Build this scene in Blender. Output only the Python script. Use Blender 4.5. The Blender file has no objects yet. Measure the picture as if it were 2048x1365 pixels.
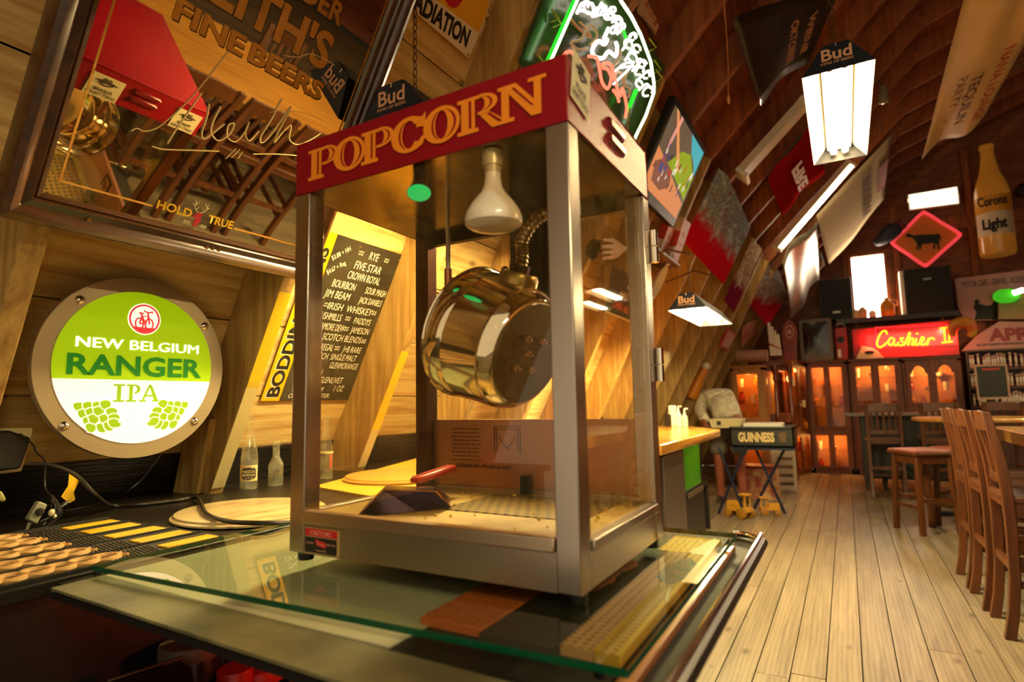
import bpy, bmesh, math, random
from mathutils import Vector as V, Matrix
random.seed(7)
S = bpy.context.scene
COL = S.collection
# ------------------------------------------------------------------ camera
FPX = 1163.97                      # focal length in pixels of a 2048 px wide frame
YAW, PITCH, ROLL = 0.5172, 0.1064, -0.0197
EYE = V((0.8179, -0.6766, 1.1365))
_f = V((-math.sin(YAW)*math.cos(PITCH), math.cos(YAW)*math.cos(PITCH), math.sin(PITCH)))
_r0 = V((math.cos(YAW), math.sin(YAW), 0)); _u0 = _r0.cross(_f)
_r = math.cos(ROLL)*_r0 + math.sin(ROLL)*_u0
_u = -math.sin(ROLL)*_r0 + math.cos(ROLL)*_u0
cd = bpy.data.cameras.new('camera'); cam = bpy.data.objects.new('camera', cd); COL.objects.link(cam)
m = Matrix.Identity(4)
for i, a in enumerate((_r, _u, -_f)):
    for k in range(3): m[k][i] = a[k]
m.translation = EYE
cam.matrix_world = m
cd.sensor_width = 36.0; cd.sensor_fit = 'HORIZONTAL'; cd.lens = FPX*36.0/2048
cd.clip_start = 0.02
cd.dof.use_dof = True; cd.dof.focus_distance = 1.55; cd.dof.aperture_fstop = 3.2
S.camera = cam
# ------------------------------------------------------------------ world, exposure
W = bpy.data.worlds.new('world'); S.world = W; W.use_nodes = True
W.node_tree.nodes['Background'].inputs[0].default_value = (1.0, .80, .50, 1)
W.node_tree.nodes['Background'].inputs[1].default_value = 0.58  # even warm fill, added through the open end of the room
S.view_settings.view_transform = 'Standard'; S.view_settings.look = 'None'
S.view_settings.exposure = 0.45; S.view_settings.gamma = 1.0; S.view_settings.use_curve_mapping = False
S.cycles.use_denoising = True
S.cycles.max_bounces = 10; S.cycles.transparent_max_bounces = 24
S.cycles.glossy_bounces = 5; S.cycles.diffuse_bounces = 3
S.cycles.sample_clamp_indirect = 6.0
S.cycles.caustics_reflective = False; S.cycles.caustics_refractive = False
TUBE = 160.0                        # radiance of a fluorescent tube
# ------------------------------------------------------------------ planes of the room
AL = math.atan(.5)
RN = V((math.cos(AL), 0, -math.sin(AL))); RE = V((math.sin(AL), 0, math.cos(AL))); R0 = V((-.60, 0, 1.575))
SN = V((1, 0, -1)).normalized(); SE = V((1, 0, 1)).normalized(); S0 = V((.0475, 0, 2.87))
MN = V((math.cos(-.4921), 0, math.sin(-.4921))); ME = V((-MN.z, 0, MN.x)); M0 = MN*-1.2323
XA, YA, ZA = V((1, 0, 0)), V((0, 1, 0)), V((0, 0, 1))
def ray(px, py): return _f + _r*((px-1024)/FPX) - _u*((py-682.5)/FPX)
def U(px, py, pl):
    "the point of a real plane (point, normal) seen at a pixel of the 2048x1365 frame"
    d = ray(px, py); return EYE + d*((pl[0]-EYE).dot(pl[1])/d.dot(pl[1]))
def PX(x): return (V((x, 0, 0)), XA)
def PY(y): return (V((0, y, 0)), YA)
def PZ(z): return (V((0, 0, z)), ZA)
def PR(o=0): return (R0+RN*o, RN)
def PS(o=0): return (S0+SN*o, SN)
def PM(o=0): return (M0+MN*o, MN)
BO = -.18                          # the boards lie this far behind the rafters' inner edges
def RP(y, s, o=0): return R0 + YA*y + RE*s + RN*o
def MP(y, s, o=0): return M0 + YA*y + ME*s + MN*o
# ------------------------------------------------------------------ building helpers
ORG = {}
def root_of(o):
    while o.parent: o = o.parent
    return o
class G:
    def __init__(s): s.v = []; s.f = []; s.mi = []; s.m = 0
    def add(s, vs, fs):
        b = len(s.v); s.v += [V(p) for p in vs]
        for f in fs: s.f.append([i+b for i in f]); s.mi.append(s.m)
        return s
    def poly(s, pts): return s.add(pts, [list(range(len(pts)))])
    def prism(s, pts, vec):
        n = len(pts); vec = V(vec); a = [V(p) for p in pts]; b = [p+vec for p in a]
        return s.add(a+b, [list(range(n))[::-1], list(range(n, 2*n))] + [[i, (i+1) % n, n+(i+1) % n, n+i] for i in range(n)])
    def obox(s, o, u, v, w):
        o, u, v, w = V(o), V(u), V(v), V(w); return s.prism([o, o+u, o+u+v, o+v], w)
    def box(s, x0, x1, y0, y1, z0, z1): return s.obox((x0, y0, z0), (x1-x0, 0, 0), (0, y1-y0, 0), (0, 0, z1-z0))
    def loft(s, rings, closed=True, cap=True):
        n = len(rings[0]); vs = [p for r in rings for p in r]; fs = []
        for k in range(len(rings)-1):
            for i in range(n if closed else n-1):
                j = (i+1) % n; fs.append([k*n+i, k*n+j, (k+1)*n+j, (k+1)*n+i])
        if cap and closed: fs.append(list(range(n))[::-1]); fs.append(list(range((len(rings)-1)*n, len(rings)*n)))
        return s.add(vs, fs)
    def lathe(s, prof, o, ax=(0, 0, 1), n=24, cap=True):
        o = V(o); ax = V(ax).normalized(); t = ax.orthogonal().normalized(); b = ax.cross(t)
        rings = [[o+ax*h+(t*math.cos(q)+b*math.sin(q))*max(r, 1e-5) for q in [2*math.pi*i/n for i in range(n)]] for r, h in prof]
        return s.loft(rings, True, cap)
    def cyl(s, a, b, r, r2=None, n=12):
        a, b = V(a), V(b); L = (b-a).length
        return s.lathe([(r, 0), (r if r2 is None else r2, L)], a, b-a, n)
    def ball(s, o, r, n=10, sc=(1, 1, 1)):
        o = V(o); rings = []
        for k in range(1, n):
            q = math.pi*k/n
            rings.append([o+V((r*sc[0]*math.sin(q)*math.cos(t), r*sc[1]*math.sin(q)*math.sin(t), -r*sc[2]*math.cos(q))) for t in [math.pi*i/n for i in range(2*n)]])
        return s.loft(rings)
    def tube(s, pts, r, n=8, closed=False):
        pts = [V(p) for p in pts]; N = len(pts); rings = []; last = None
        for i, p in enumerate(pts):
            if closed: d = pts[(i+1) % N]-pts[i-1]
            else: d = pts[min(i+1, N-1)]-pts[max(i-1, 0)]
            d = d.normalized() if d.length > 1e-9 else V((0, 0, 1))
            t = d.orthogonal().normalized() if last is None else (last-d*last.dot(d))
            t = t.normalized() if t.length > 1e-6 else d.orthogonal().normalized()
            last = t; b = d.cross(t); rr = r[i] if isinstance(r, (list, tuple)) else r
            rings.append([p+(t*math.cos(q)+b*math.sin(q))*rr for q in [2*math.pi*k/n for k in range(n)]])
        if closed: rings.append(rings[0]); return s.loft(rings, True, False)
        return s.loft(rings)
    def build(s, name, mat, parent=None, smooth=True, bevel=0, top=None):
        me = bpy.data.meshes.new(name)
        if parent is not None: org = ORG.get(root_of(parent).name, V((0, 0, 0)))
        elif top is not None: org = V(top)
        elif top is None and s.v:
            xs, ys, zs = zip(*[tuple(p) for p in s.v]); org = V(((min(xs)+max(xs))/2, (min(ys)+max(ys))/2, min(zs)))
        me.from_pydata([tuple(p-org) for p in s.v], [], s.f)
        mats = mat if isinstance(mat, (list, tuple)) else [mat]
        for q in mats: me.materials.append(q)
        bm = bmesh.new(); bm.from_mesh(me)
        if len(mats) > 1:
            for f, k in zip(bm.faces, s.mi): f.material_index = k
        bmesh.ops.remove_doubles(bm, verts=bm.verts, dist=1e-6)
        bmesh.ops.recalc_face_normals(bm, faces=bm.faces)
        bm.to_mesh(me); bm.free()
        if smooth:
            me.shade_smooth(); me.set_sharp_from_angle(angle=math.radians(35))
        o = bpy.data.objects.new(name, me); COL.objects.link(o)
        if parent is not None: o.parent = parent
        else: o.location = org; ORG[o.name] = org
        if bevel:
            b = o.modifiers.new('bevel', 'BEVEL'); b.width = bevel; b.segments = 2; b.limit_method = 'ANGLE'
        return o
def tag(o, label, cat, group=None):
    o['label'] = label; o['category'] = cat
    if group: o['group'] = group
    return o
def E(name, label, cat, loc=(0, 0, 0), group=None):
    o = bpy.data.objects.new(name, None); COL.objects.link(o); o.location = loc; ORG[o.name] = V(loc)
    o.empty_display_size = .05
    return tag(o, label, cat, group)
def struct(o): o['kind'] = 'structure'; return o
def dup(root, loc, rz=None, label=None, sc=None):
    r = root.copy(); COL.objects.link(r); r.location = loc
    if rz is not None: r.rotation_euler = (0, 0, rz)
    if sc: r.scale = (sc, sc, sc)
    if label: r['label'] = label
    for c in list(root.children):
        k = c.copy(); COL.objects.link(k); k.parent = r
        for g in list(c.children):
            j = g.copy(); COL.objects.link(j); j.parent = k
    return r
def lab(o, s): o['label'] = s; return o
FONT = None
def text(name, body, mat, parent, o, ux, uy, size=None, width=None, height=None, align='C', bold=0., shear=0., lift=.0008, ext=0.):
    "flat lettering: o is the middle (or left end) of the base line"
    if 'M' in body and bold > 0: bold = 0.
    c = bpy.data.curves.new(name, 'FONT'); c.body = body; c.size = 1.0; c.offset = bold; c.shear = shear
    c.resolution_u = 3; c.extrude = 0
    tmp = bpy.data.objects.new(name+'_t', c); COL.objects.link(tmp)
    me = bpy.data.meshes.new_from_object(tmp); bpy.data.objects.remove(tmp); bpy.data.curves.remove(c)
    xs = [v.co.x for v in me.vertices] or [0]; ys = [v.co.y for v in me.vertices] or [0]
    x0, x1, y1 = min(xs), max(xs), max(ys)
    kx = ky = size or 1.0
    if width: kx = width/max(x1-x0, 1e-6); ky = kx if not (height or size) else (size or height/max(y1, 1e-6))
    elif height: kx = ky = height/max(y1, 1e-6)
    ux, uy, o = V(ux).normalized(), V(uy).normalized(), V(o); nn = ux.cross(uy)
    org = ORG.get(root_of(parent).name, V((0, 0, 0))) if parent else V((0, 0, 0))
    xm = {'C': (x0+x1)/2, 'L': x0, 'R': x1}[align]
    for v in me.vertices: v.co = o - org + ux*((v.co.x-xm)*kx) + uy*(v.co.y*ky) + nn*lift
    me.materials.append(mat)
    ob = bpy.data.objects.new(name, me); COL.objects.link(ob)
    if parent: ob.parent = parent
    return ob
def spline(pts, k=6, closed=False):
    "Catmull-Rom through points"
    P = [V(p) for p in pts]; n = len(P); out = []
    for i in range(n if closed else n-1):
        if closed: a, b, c, d = P[i-1], P[i], P[(i+1) % n], P[(i+2) % n]
        else: a, b, c, d = P[max(i-1, 0)], P[i], P[i+1], P[min(i+2, n-1)]
        for j in range(k):
            t = j/k
            out.append(.5*((2*b)+(c-a)*t+(2*a-5*b+4*c-d)*t*t+(3*b-a-3*c+d)*t**3))
    if not closed: out.append(P[-1])
    return out
# ------------------------------------------------------------------ materials
def lin(h):
    if isinstance(h, str):
        h = h.lstrip('#'); c = [int(h[i:i+2], 16)/255 for i in (0, 2, 4)]
        return tuple(x/12.92 if x <= .04045 else ((x+.055)/1.055)**2.4 for x in c)+(1,)
    return tuple(h)+((1,) if len(h) == 3 else ())
MATS = {}
def base(name):
    m = bpy.data.materials.new(name); m.use_nodes = True
    nt = m.node_tree; return m, nt, nt.nodes['Principled BSDF']
def N(nt, t, **kw):
    n = nt.nodes.new(t)
    for k, v in kw.items():
        if k.startswith('i_'): n.inputs[k[2:].replace('_', ' ')].default_value = v
        else: setattr(n, k, v)
    return n
def mat(name, col, rough=.5, metal=0., es=0., ecol=None, bump=0., bscale=60., var=None, vscale=6., vstretch=(1, 1, 1), coat=0., spec=.5, trans=0., lo=.35, hi=.65):
    if name in MATS: return MATS[name]
    m, nt, b = base(name); L = nt.links
    b.inputs['Base Color'].default_value = lin(col); b.inputs['Roughness'].default_value = rough
    b.inputs['Metallic'].default_value = metal; b.inputs['Specular IOR Level'].default_value = spec
    b.inputs['Coat Weight'].default_value = coat; b.inputs['Coat Roughness'].default_value = .08
    b.inputs['Transmission Weight'].default_value = trans
    if es: b.inputs['Emission Color'].default_value = lin(ecol or col); b.inputs['Emission Strength'].default_value = es
    if var or bump:
        tc = N(nt, 'ShaderNodeTexCoord'); mp = N(nt, 'ShaderNodeMapping'); mp.inputs['Scale'].default_value = vstretch
        L.new(tc.outputs['Object'], mp.inputs[0])
    if var:
        no = N(nt, 'ShaderNodeTexNoise', i_Scale=vscale, i_Detail=5.); L.new(mp.outputs[0], no.inputs['Vector'])
        r = N(nt, 'ShaderNodeValToRGB'); r.color_ramp.elements[0].color = lin(col); r.color_ramp.elements[1].color = lin(var)
        r.color_ramp.elements[0].position = lo; r.color_ramp.elements[1].position = hi
        L.new(no.outputs[0], r.inputs[0]); L.new(r.outputs[0], b.inputs['Base Color'])
    if bump:
        n2 = N(nt, 'ShaderNodeTexNoise', i_Scale=bscale, i_Detail=3.); L.new(mp.outputs[0], n2.inputs['Vector'])
        bp = N(nt, 'ShaderNodeBump', i_Strength=bump, i_Distance=.004); L.new(n2.outputs[0], bp.inputs['Height']); L.new(bp.outputs[0], b.inputs['Normal'])
    MATS[name] = m; return m
def wood(name, c1, c2, grain='Y', rough=.55, sc=1., knots=.0, kcol='#3a1c08', bump=.25, var=.35, coat=0., wave=0.):
    "boards: stretched grain, per-board shade (random per island), optional knots"
    if name in MATS: return MATS[name]
    m, nt, b = base(name); L = nt.links
    tc = N(nt, 'ShaderNodeTexCoord'); ge = N(nt, 'ShaderNodeNewGeometry')
    mp = N(nt, 'ShaderNodeMapping'); k = {'X': (.7, 11, 11), 'Y': (11, .7, 11), 'Z': (11, 11, .7)}[grain]
    mp.inputs['Scale'].default_value = tuple(q*sc for q in k)
    off = N(nt, 'ShaderNodeMath', operation='MULTIPLY'); off.inputs[1].default_value = 37.
    L.new(ge.outputs['Random Per Island'], off.inputs[0])
    ad = N(nt, 'ShaderNodeVectorMath', operation='ADD'); L.new(tc.outputs['Object'], ad.inputs[0]); L.new(off.outputs[0], ad.inputs[1])
    L.new(ad.outputs[0], mp.inputs[0])
    no = N(nt, 'ShaderNodeTexNoise', i_Scale=2.2, i_Detail=7., i_Roughness=.6, i_Distortion=.5); L.new(mp.outputs[0], no.inputs['Vector'])
    fac = no.outputs[0]
    if wave:
        wv = N(nt, 'ShaderNodeTexWave', i_Scale=1.1, i_Distortion=7., i_Detail=2., i_Detail_Scale=.7); wv.bands_direction = 'X' if grain != 'X' else 'Y'
        mw = N(nt, 'ShaderNodeMapping'); mw.inputs['Scale'].default_value = {'X': (1.2, 14, 14), 'Y': (14, 1.2, 14), 'Z': (14, 14, 1.2)}[grain]
        L.new(ad.outputs[0], mw.inputs[0]); L.new(mw.outputs[0], wv.inputs['Vector'])
        mx = N(nt, 'ShaderNodeMix'); mx.data_type = 'FLOAT'; mx.inputs[0].default_value = wave
        L.new(no.outputs[0], mx.inputs[2]); L.new(wv.outputs[1], mx.inputs[3]); fac = mx.outputs[0]
    r = N(nt, 'ShaderNodeValToRGB'); r.color_ramp.elements[0].color = lin(c2); r.color_ramp.elements[1].color = lin(c1)
    r.color_ramp.elements[0].position = .3; r.color_ramp.elements[1].position = .68
    L.new(fac, r.inputs[0]); col = r.outputs[0]
    if knots:
        vo = N(nt, 'ShaderNodeTexVoronoi', i_Scale=3.2*knots); mk = N(nt, 'ShaderNodeMapping')
        mk.inputs['Scale'].default_value = {'X': (.8, 1.6, 1.6), 'Y': (1.6, .8, 1.6), 'Z': (1.6, 1.6, .8)}[grain]
        L.new(ad.outputs[0], mk.inputs[0]); L.new(mk.outputs[0], vo.inputs['Vector'])
        kr = N(nt, 'ShaderNodeValToRGB'); kr.color_ramp.elements[0].color = (1, 1, 1, 1); kr.color_ramp.elements[1].color = (0, 0, 0, 1)
        kr.color_ramp.elements[0].position = .05; kr.color_ramp.elements[1].position = .13
        L.new(vo.outputs[0], kr.inputs[0])
        mk2 = N(nt, 'ShaderNodeMix'); mk2.data_type = 'RGBA'; mk2.inputs[7].default_value = lin(kcol)
        kf = N(nt, 'ShaderNodeMath', operation='MULTIPLY'); kf.inputs[1].default_value = .75; L.new(kr.outputs[0], kf.inputs[0])
        L.new(kf.outputs[0], mk2.inputs[0]); L.new(col, mk2.inputs[6]); col = mk2.outputs[2]
    hs = N(nt, 'ShaderNodeHueSaturation'); mr = N(nt, 'ShaderNodeMapRange'); mr.inputs[3].default_value = 1-var; mr.inputs[4].default_value = 1+var*.6
    L.new(ge.outputs['Random Per Island'], mr.inputs[0]); L.new(mr.outputs[0], hs.inputs['Value']); L.new(col, hs.inputs['Color'])
    L.new(hs.outputs[0], b.inputs['Base Color'])
    b.inputs['Roughness'].default_value = rough; b.inputs['Coat Weight'].default_value = coat; b.inputs['Coat Roughness'].default_value = .12
    if bump:
        bp = N(nt, 'ShaderNodeBump', i_Strength=bump, i_Distance=.003); L.new(fac, bp.inputs['Height']); L.new(bp.outputs[0], b.inputs['Normal'])
    MATS[name] = m; return m
def glass(name, tint='#ffffff', dust=0., dcol='#b8a878', gloss=1., ior=1.5, dscale=9., base_t=1.):
    "thin clear sheet: transparent + fresnel reflection, with an optional dusty film"
    if name in MATS: return MATS[name]
    m, nt, b = base(name); L = nt.links; nt.nodes.remove(b); out = nt.nodes['Material Output']
    tr = N(nt, 'ShaderNodeBsdfTransparent'); tr.inputs[0].default_value = lin(tint)
    gl = N(nt, 'ShaderNodeBsdfAnisotropic') if False else N(nt, 'ShaderNodeBsdfGlossy'); gl.inputs['Roughness'].default_value = .02
    fr = N(nt, 'ShaderNodeLayerWeight'); fr.inputs[0].default_value = .5    # Schlick: works on both faces of a sheet
    pw = N(nt, 'ShaderNodeMath', operation='POWER'); pw.inputs[1].default_value = 5.; L.new(fr.outputs['Facing'], pw.inputs[0])
    mu = N(nt, 'ShaderNodeMath', operation='MULTIPLY_ADD', use_clamp=True); mu.inputs[1].default_value = .95*min(gloss, 1); mu.inputs[2].default_value = .04*gloss; L.new(pw.outputs[0], mu.inputs[0])
    mx = N(nt, 'ShaderNodeMixShader'); L.new(mu.outputs[0], mx.inputs[0]); L.new(tr.outputs[0], mx.inputs[1]); L.new(gl.outputs[0], mx.inputs[2])
    last = mx
    if dust:
        tc = N(nt, 'ShaderNodeTexCoord'); no = N(nt, 'ShaderNodeTexNoise', i_Scale=dscale, i_Detail=8., i_Roughness=.7); L.new(tc.outputs['Object'], no.inputs['Vector'])
        mr = N(nt, 'ShaderNodeMapRange'); mr.inputs[1].default_value = .42; mr.inputs[2].default_value = .75; mr.inputs[3].default_value = dust*.15; mr.inputs[4].default_value = dust
        L.new(no.outputs[0], mr.inputs[0]); df = N(nt, 'ShaderNodeBsdfDiffuse'); df.inputs[0].default_value = lin(dcol)
        m2 = N(nt, 'ShaderNodeMixShader'); L.new(mr.outputs[0], m2.inputs[0]); L.new(mx.outputs[0], m2.inputs[1]); L.new(df.outputs[0], m2.inputs[2]); last = m2
    L.new(last.outputs[0], out.inputs[0]); MATS[name] = m; return m
def brushed(name, col, rough=.28, ax='Z'):
    if name in MATS: return MATS[name]
    m, nt, b = base(name); L = nt.links
    b.inputs['Base Color'].default_value = lin(col); b.inputs['Metallic'].default_value = 1.
    tc = N(nt, 'ShaderNodeTexCoord'); mp = N(nt, 'ShaderNodeMapping'); mp.inputs['Scale'].default_value = {'X': (4, 900, 900), 'Y': (900, 4, 900), 'Z': (900, 900, 4)}[ax]
    no = N(nt, 'ShaderNodeTexNoise', i_Scale=1.5, i_Detail=2.); L.new(tc.outputs['Object'], mp.inputs[0]); L.new(mp.outputs[0], no.inputs['Vector'])
    mr = N(nt, 'ShaderNodeMapRange'); mr.inputs[3].default_value = rough*.9; mr.inputs[4].default_value = rough*1.1
    L.new(no.outputs[0], mr.inputs[0]); L.new(mr.outputs[0], b.inputs['Roughness'])
    MATS[name] = m; return m
def holes(name, col, hole, pitch=.01, r=.3, rough=.5, metal=0., plane='XY', stagger=True, es=0):
    "a sheet with a regular field of round holes"
    if name in MATS: return MATS[name]
    m, nt, b = base(name); L = nt.links
    tc = N(nt, 'ShaderNodeTexCoord'); sx = N(nt, 'ShaderNodeSeparateXYZ'); L.new(tc.outputs['Object'], sx.inputs[0])
    a, c = {'XY': (0, 1), 'YZ': (1, 2), 'XZ': (0, 2)}[plane]
    def mth(op, x, y=None):
        n = N(nt, 'ShaderNodeMath', operation=op)
        for i, q in enumerate((x, y)):
            if q is None: continue
            if isinstance(q, (int, float)): n.inputs[i].default_value = q
            else: L.new(q, n.inputs[i])
        return n.outputs[0]
    u = mth('DIVIDE', sx.outputs[a], pitch); v = mth('DIVIDE', sx.outputs[c], pitch)
    if stagger: u = mth('ADD', u, mth('MULTIPLY', mth('MODULO', mth('FLOOR', v), 2.), .5))
    du = mth('SUBTRACT', mth('FRACT', u), .5); dv = mth('SUBTRACT', mth('FRACT', v), .5)
    d = mth('SQRT', mth('ADD', mth('MULTIPLY', du, du), mth('MULTIPLY', dv, dv)))
    h = mth('LESS_THAN', d, r)
    mx = N(nt, 'ShaderNodeMix'); mx.data_type = 'RGBA'; mx.inputs[6].default_value = lin(col); mx.inputs[7].default_value = lin(hole)
    L.new(h, mx.inputs[0]); L.new(mx.outputs[2], b.inputs['Base Color']); b.inputs['Roughness'].default_value = rough; b.inputs['Metallic'].default_value = metal
    MATS[name] = m; return m
def glow(name, col, s): return mat(name, col, rough=.6, es=s*.74, ecol=col, spec=.2)

M_BOARD = wood('wall_boards', '#f6da90', '#bc8a44', 'Y', .6, sc=1.5, knots=1.2, kcol='#4a2408', var=.24, bump=.5)
M_ROOF = wood('roof_boards', '#9a4f28', '#5e2a12', 'Y', .65, knots=1.2, var=.3)  # wall wood again, with dimmer, redder light put into the colour
M_RAFT = wood('rafter_wood', '#d0ac64', '#8e6630', 'Z', .55, sc=1.4, knots=1., var=.2)
M_RAFTR = wood('rafter_wood_red', '#a05a2a', '#6c3616', 'Z', .6, knots=.8, var=.2)  # upper rafters: the dim warm light is put into the wood colour
M_FLOOR = wood('floor_planks', '#94846e', '#66594a', 'Y', .42, knots=1.1, kcol='#3a2614', var=.18, wave=.14, bump=.3)
M_GAP = mat('dark_gap', '#0c0805', .9)
M_BLACKPLY = mat('black_stained_plywood', '#14100c', .38, bump=.8, bscale=9., vstretch=(12, 1.2, 12), var='#241d15', vscale=3.)
M_STEEL = brushed('brushed_steel', '#b9aba0', .26, 'Z')
M_STEELX = brushed('brushed_steel_across', '#b5a596', .3, 'X')
M_STEELY = brushed('brushed_steel_along', '#c0b6a8', .3, 'Y')
M_CHROME = mat('polished_kettle', '#f2eadc', .07, 1.)
M_DARKM = mat('dark_metal', '#2a2420', .35, .8)
M_BLACK = mat('black_plastic', '#0b0a09', .4)
M_BLACKW = mat('black_wood', '#100d0b', .45, bump=.2, bscale=30)
M_WHITE = mat('white_paint', '#ece6da', .5)
M_CREAM = mat('cream_plastic', '#d9c99a', .5)
M_RED = mat('red_enamel', '#8c0f1c', .2, bump=.35, bscale=420., spec=.2)
M_ORANGE = mat('orange_print', '#f08a1c', .45)
M_INK = mat('black_print', '#0d0c0b', .55)
M_REDINK = mat('red_print', '#b3202a', .5)
M_GOLD = mat('gold_print', '#b9822a', .35, .6, bump=.6, bscale=500)
M_CHALK = mat('chalk_white', '#f0ead8', .8, es=.12, ecol='#f0ead8') if False else mat('chalk_white', '#f4efe0', .8)
M_DKWOOD = wood('dark_stained_wood', '#5a2f16', '#33180a', 'Z', .4, var=.15, coat=.05)
M_CHAIR = wood('chair_wood', '#643619', '#3c1e0c', 'Z', .38, var=.15, coat=.06)
M_TABLE = wood('table_wood', '#c8923e', '#96642a', 'Y', .35, var=.15, coat=.4)
M_CABW = wood('cabinet_wood', '#7c3818', '#4c200c', 'Z', .5, var=.15, coat=.0)
M_CLEAR = glass('clear_glass')
# ================================================================== THE ROOM
YB = 9.9                                            # back wall
TN = V((.386, 0, -1)).normalized(); TE = V((1, 0, .386)).normalized(); T0 = V((1.691, 0, 4.514))
SEG = [(R0-RE*1.761, RE, RN, 3.209), (S0, SE, SN, 2.324), (T0, TE, TN, 1.725)]
RX = 3.3                                            # ridge
def mirx(p): return V((2*RX-p.x, p.y, p.z))
# floor: real planks with gaps
g = G(); rnd = random.Random(3)
for k in range(-16, 57):
    x = .668 + .13*k; y = -2.6 - rnd.random()*2
    while y < YB:
        y2 = y + rnd.choice((2.4, 3.0, 3.6, 4.2))
        g.box(x+.0025, x+.1275, max(y, -2.6)+.002, min(y2, YB)-.002, -.02, -rnd.random()*.002)
        y = y2
g.box(-1.5, 8.1, -2.6, YB, -.06, -.021)
g.mi = [0]*(len(g.f)-6)+[1]*6
struct(g.build('floor', [M_FLOOR, M_GAP], smooth=False, top=(0, 0, 0)))
# left wall boards and roof boards (planks on a dark backing)
def boards(name, segs, mats, flip=False, ph=.0):
    g = G()
    for (p, e, n, Ln) in segs:
        s = ph if e is RE else -.105; i = 0
        while s < Ln+.12:
            w = .262; y = -2.6
            while y < YB:
                y2 = min(YB, y+rnd.choice((3.2, 4.4, 5.6)))
                o = p + e*s + n*BO; q = [o+YA*(y+.001), o+YA*(y2-.001), o+YA*(y2-.001)+e*w, o+YA*(y+.001)+e*w]
                if flip: q = [mirx(a) for a in q]; nn = V((-n.x, 0, n.z))
                else: nn = n
                g.m = 0; g.prism(q, nn*-.018); y = y2
            s += .267
        o = p + n*(BO-.03) - e*.2
        q = [o+YA*-2.6, o+YA*YB, o+YA*YB+e*(Ln+.5), o+YA*-2.6+e*(Ln+.5)]; nn = n
        if flip: q = [mirx(a) for a in q]; nn = V((-n.x, 0, n.z))
        g.m = 1; g.prism(q, nn*-.02)
    return struct(g.build(name, mats, smooth=False, top=(0, 0, 0)))
boards('wall_left', SEG[:1], [M_BOARD, M_GAP], ph=1.761-.53-.267*4)
boards('ceiling', SEG[1:], [M_ROOF, M_GAP])
boards('ceiling_2', SEG[1:], [M_ROOF, M_GAP], flip=True)
boards('wall_right', SEG[:1], [M_ROOF, M_GAP], flip=True)
# rafters: two plies each, three straight lengths
YR = [-.135 + .637*k for k in range(-3, 16)]
for i, y in enumerate(YR):
    g = G(); g2 = []
    for j, (p, e, n, Ln) in enumerate(SEG):
        for a, b in (((-.0235, -.0015), (.0015, .0235)) if j else ((-.0235, .0235),)):
            o = p + n*BO; u = 0 if j == 0 else -.10
            dy = .0007*j; g.m = min(j, 1); g.obox(o+YA*(y+a+dy)+e*u, e*(Ln-u+(.05 if j < 2 else .1)), n*-BO*(1 if j != 1 else .94), YA*(b-a-2*dy))
    struct(g.build('trim_%d' % (i+1), [M_RAFT, M_RAFTR], smooth=False, bevel=.003))
for i, y in enumerate(YR[3::3]):                    # the far slope, only hinted at in the picture and the mirror
    g = G()
    for j, (p, e, n, Ln) in enumerate(SEG):
        o = p + n*BO
        g.prism([mirx(q) for q in (o+YA*(y-.0235), o+YA*(y+.0235), o+YA*(y+.0235)+e*(Ln+.05), o+YA*(y-.0235)+e*(Ln+.05))], V((-n.x, 0, n.z))*-BO)
    struct(g.build('trim_%d' % (i+30), M_RAFTR, smooth=False))
# black plywood strip above the back counter
g = G(); s0, s1 = -1.2, -.735
g.obox(RP(-2.5, s0, BO+.001), YA*8.0, RE*(s1-s0), RN*.012)
struct(g.build('baseboard_left', M_BLACKPLY, smooth=False))
# back wall of diagonal boards, gable studs, end behind the camera left open for the world's fill
M_BACK = wood('gable_boards', '#a06038', '#6a381c', 'X', .6, var=.25)
g = G(); dg_ = V((1, 0, 1)).normalized(); pg_ = V((-1, 0, 1)).normalized()
for k in range(-42, 52):
    o = V((1.5, YB, 0))+pg_*(.142*k)-dg_*6.5; g.obox(o, dg_*16, pg_*.139, (0, .02, 0))
bmx = bmesh.new(); mex = bpy.data.meshes.new('clip'); mex.from_pydata([tuple(p) for p in g.v], [], g.f); bmx.from_mesh(mex)
for pc, pn in (((0, 0, 0), (0, 0, -1)), ((0, 0, 5.3), (0, 0, 1)), ((-1.45, 0, 0), (-1, 0, 0)), ((8.05, 0, 0), (1, 0, 0))):
    bmesh.ops.bisect_plane(bmx, geom=bmx.verts[:]+bmx.edges[:]+bmx.faces[:], plane_co=pc, plane_no=pn, clear_outer=True)
bmx.verts.ensure_lookup_table(); bmx.verts.index_update(); g = G(); g.add([v.co.copy() for v in bmx.verts], [[v.index for v in f.verts] for f in bmx.faces]); bmx.free(); bpy.data.meshes.remove(mex)
g.m = 1; g.box(-1.5, 8.1, YB+.021, YB+.06, 0, 5.3)
struct(g.build('wall_back', [M_BACK, M_GAP], smooth=False, top=(0, YB, 0)))
for i, px in enumerate((1690, 1792, 1948)):
    p = U(px, 500, PY(YB-.1)); g = G(); g.box(p.x-.04, p.x+.04, YB-.09, YB-.001, 0, 3.02 + (p.x-.3)*.75)
    struct(g.build('trim_%d' % (50+i), M_RAFTR, smooth=False))
g = G(); p = U(1960, 440, PY(YB-.1)); g.box(1.7, 4.6, YB-.1, YB-.001, p.z-.09, p.z+.09); struct(g.build('trim_60', M_RAFTR, smooth=False))
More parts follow.
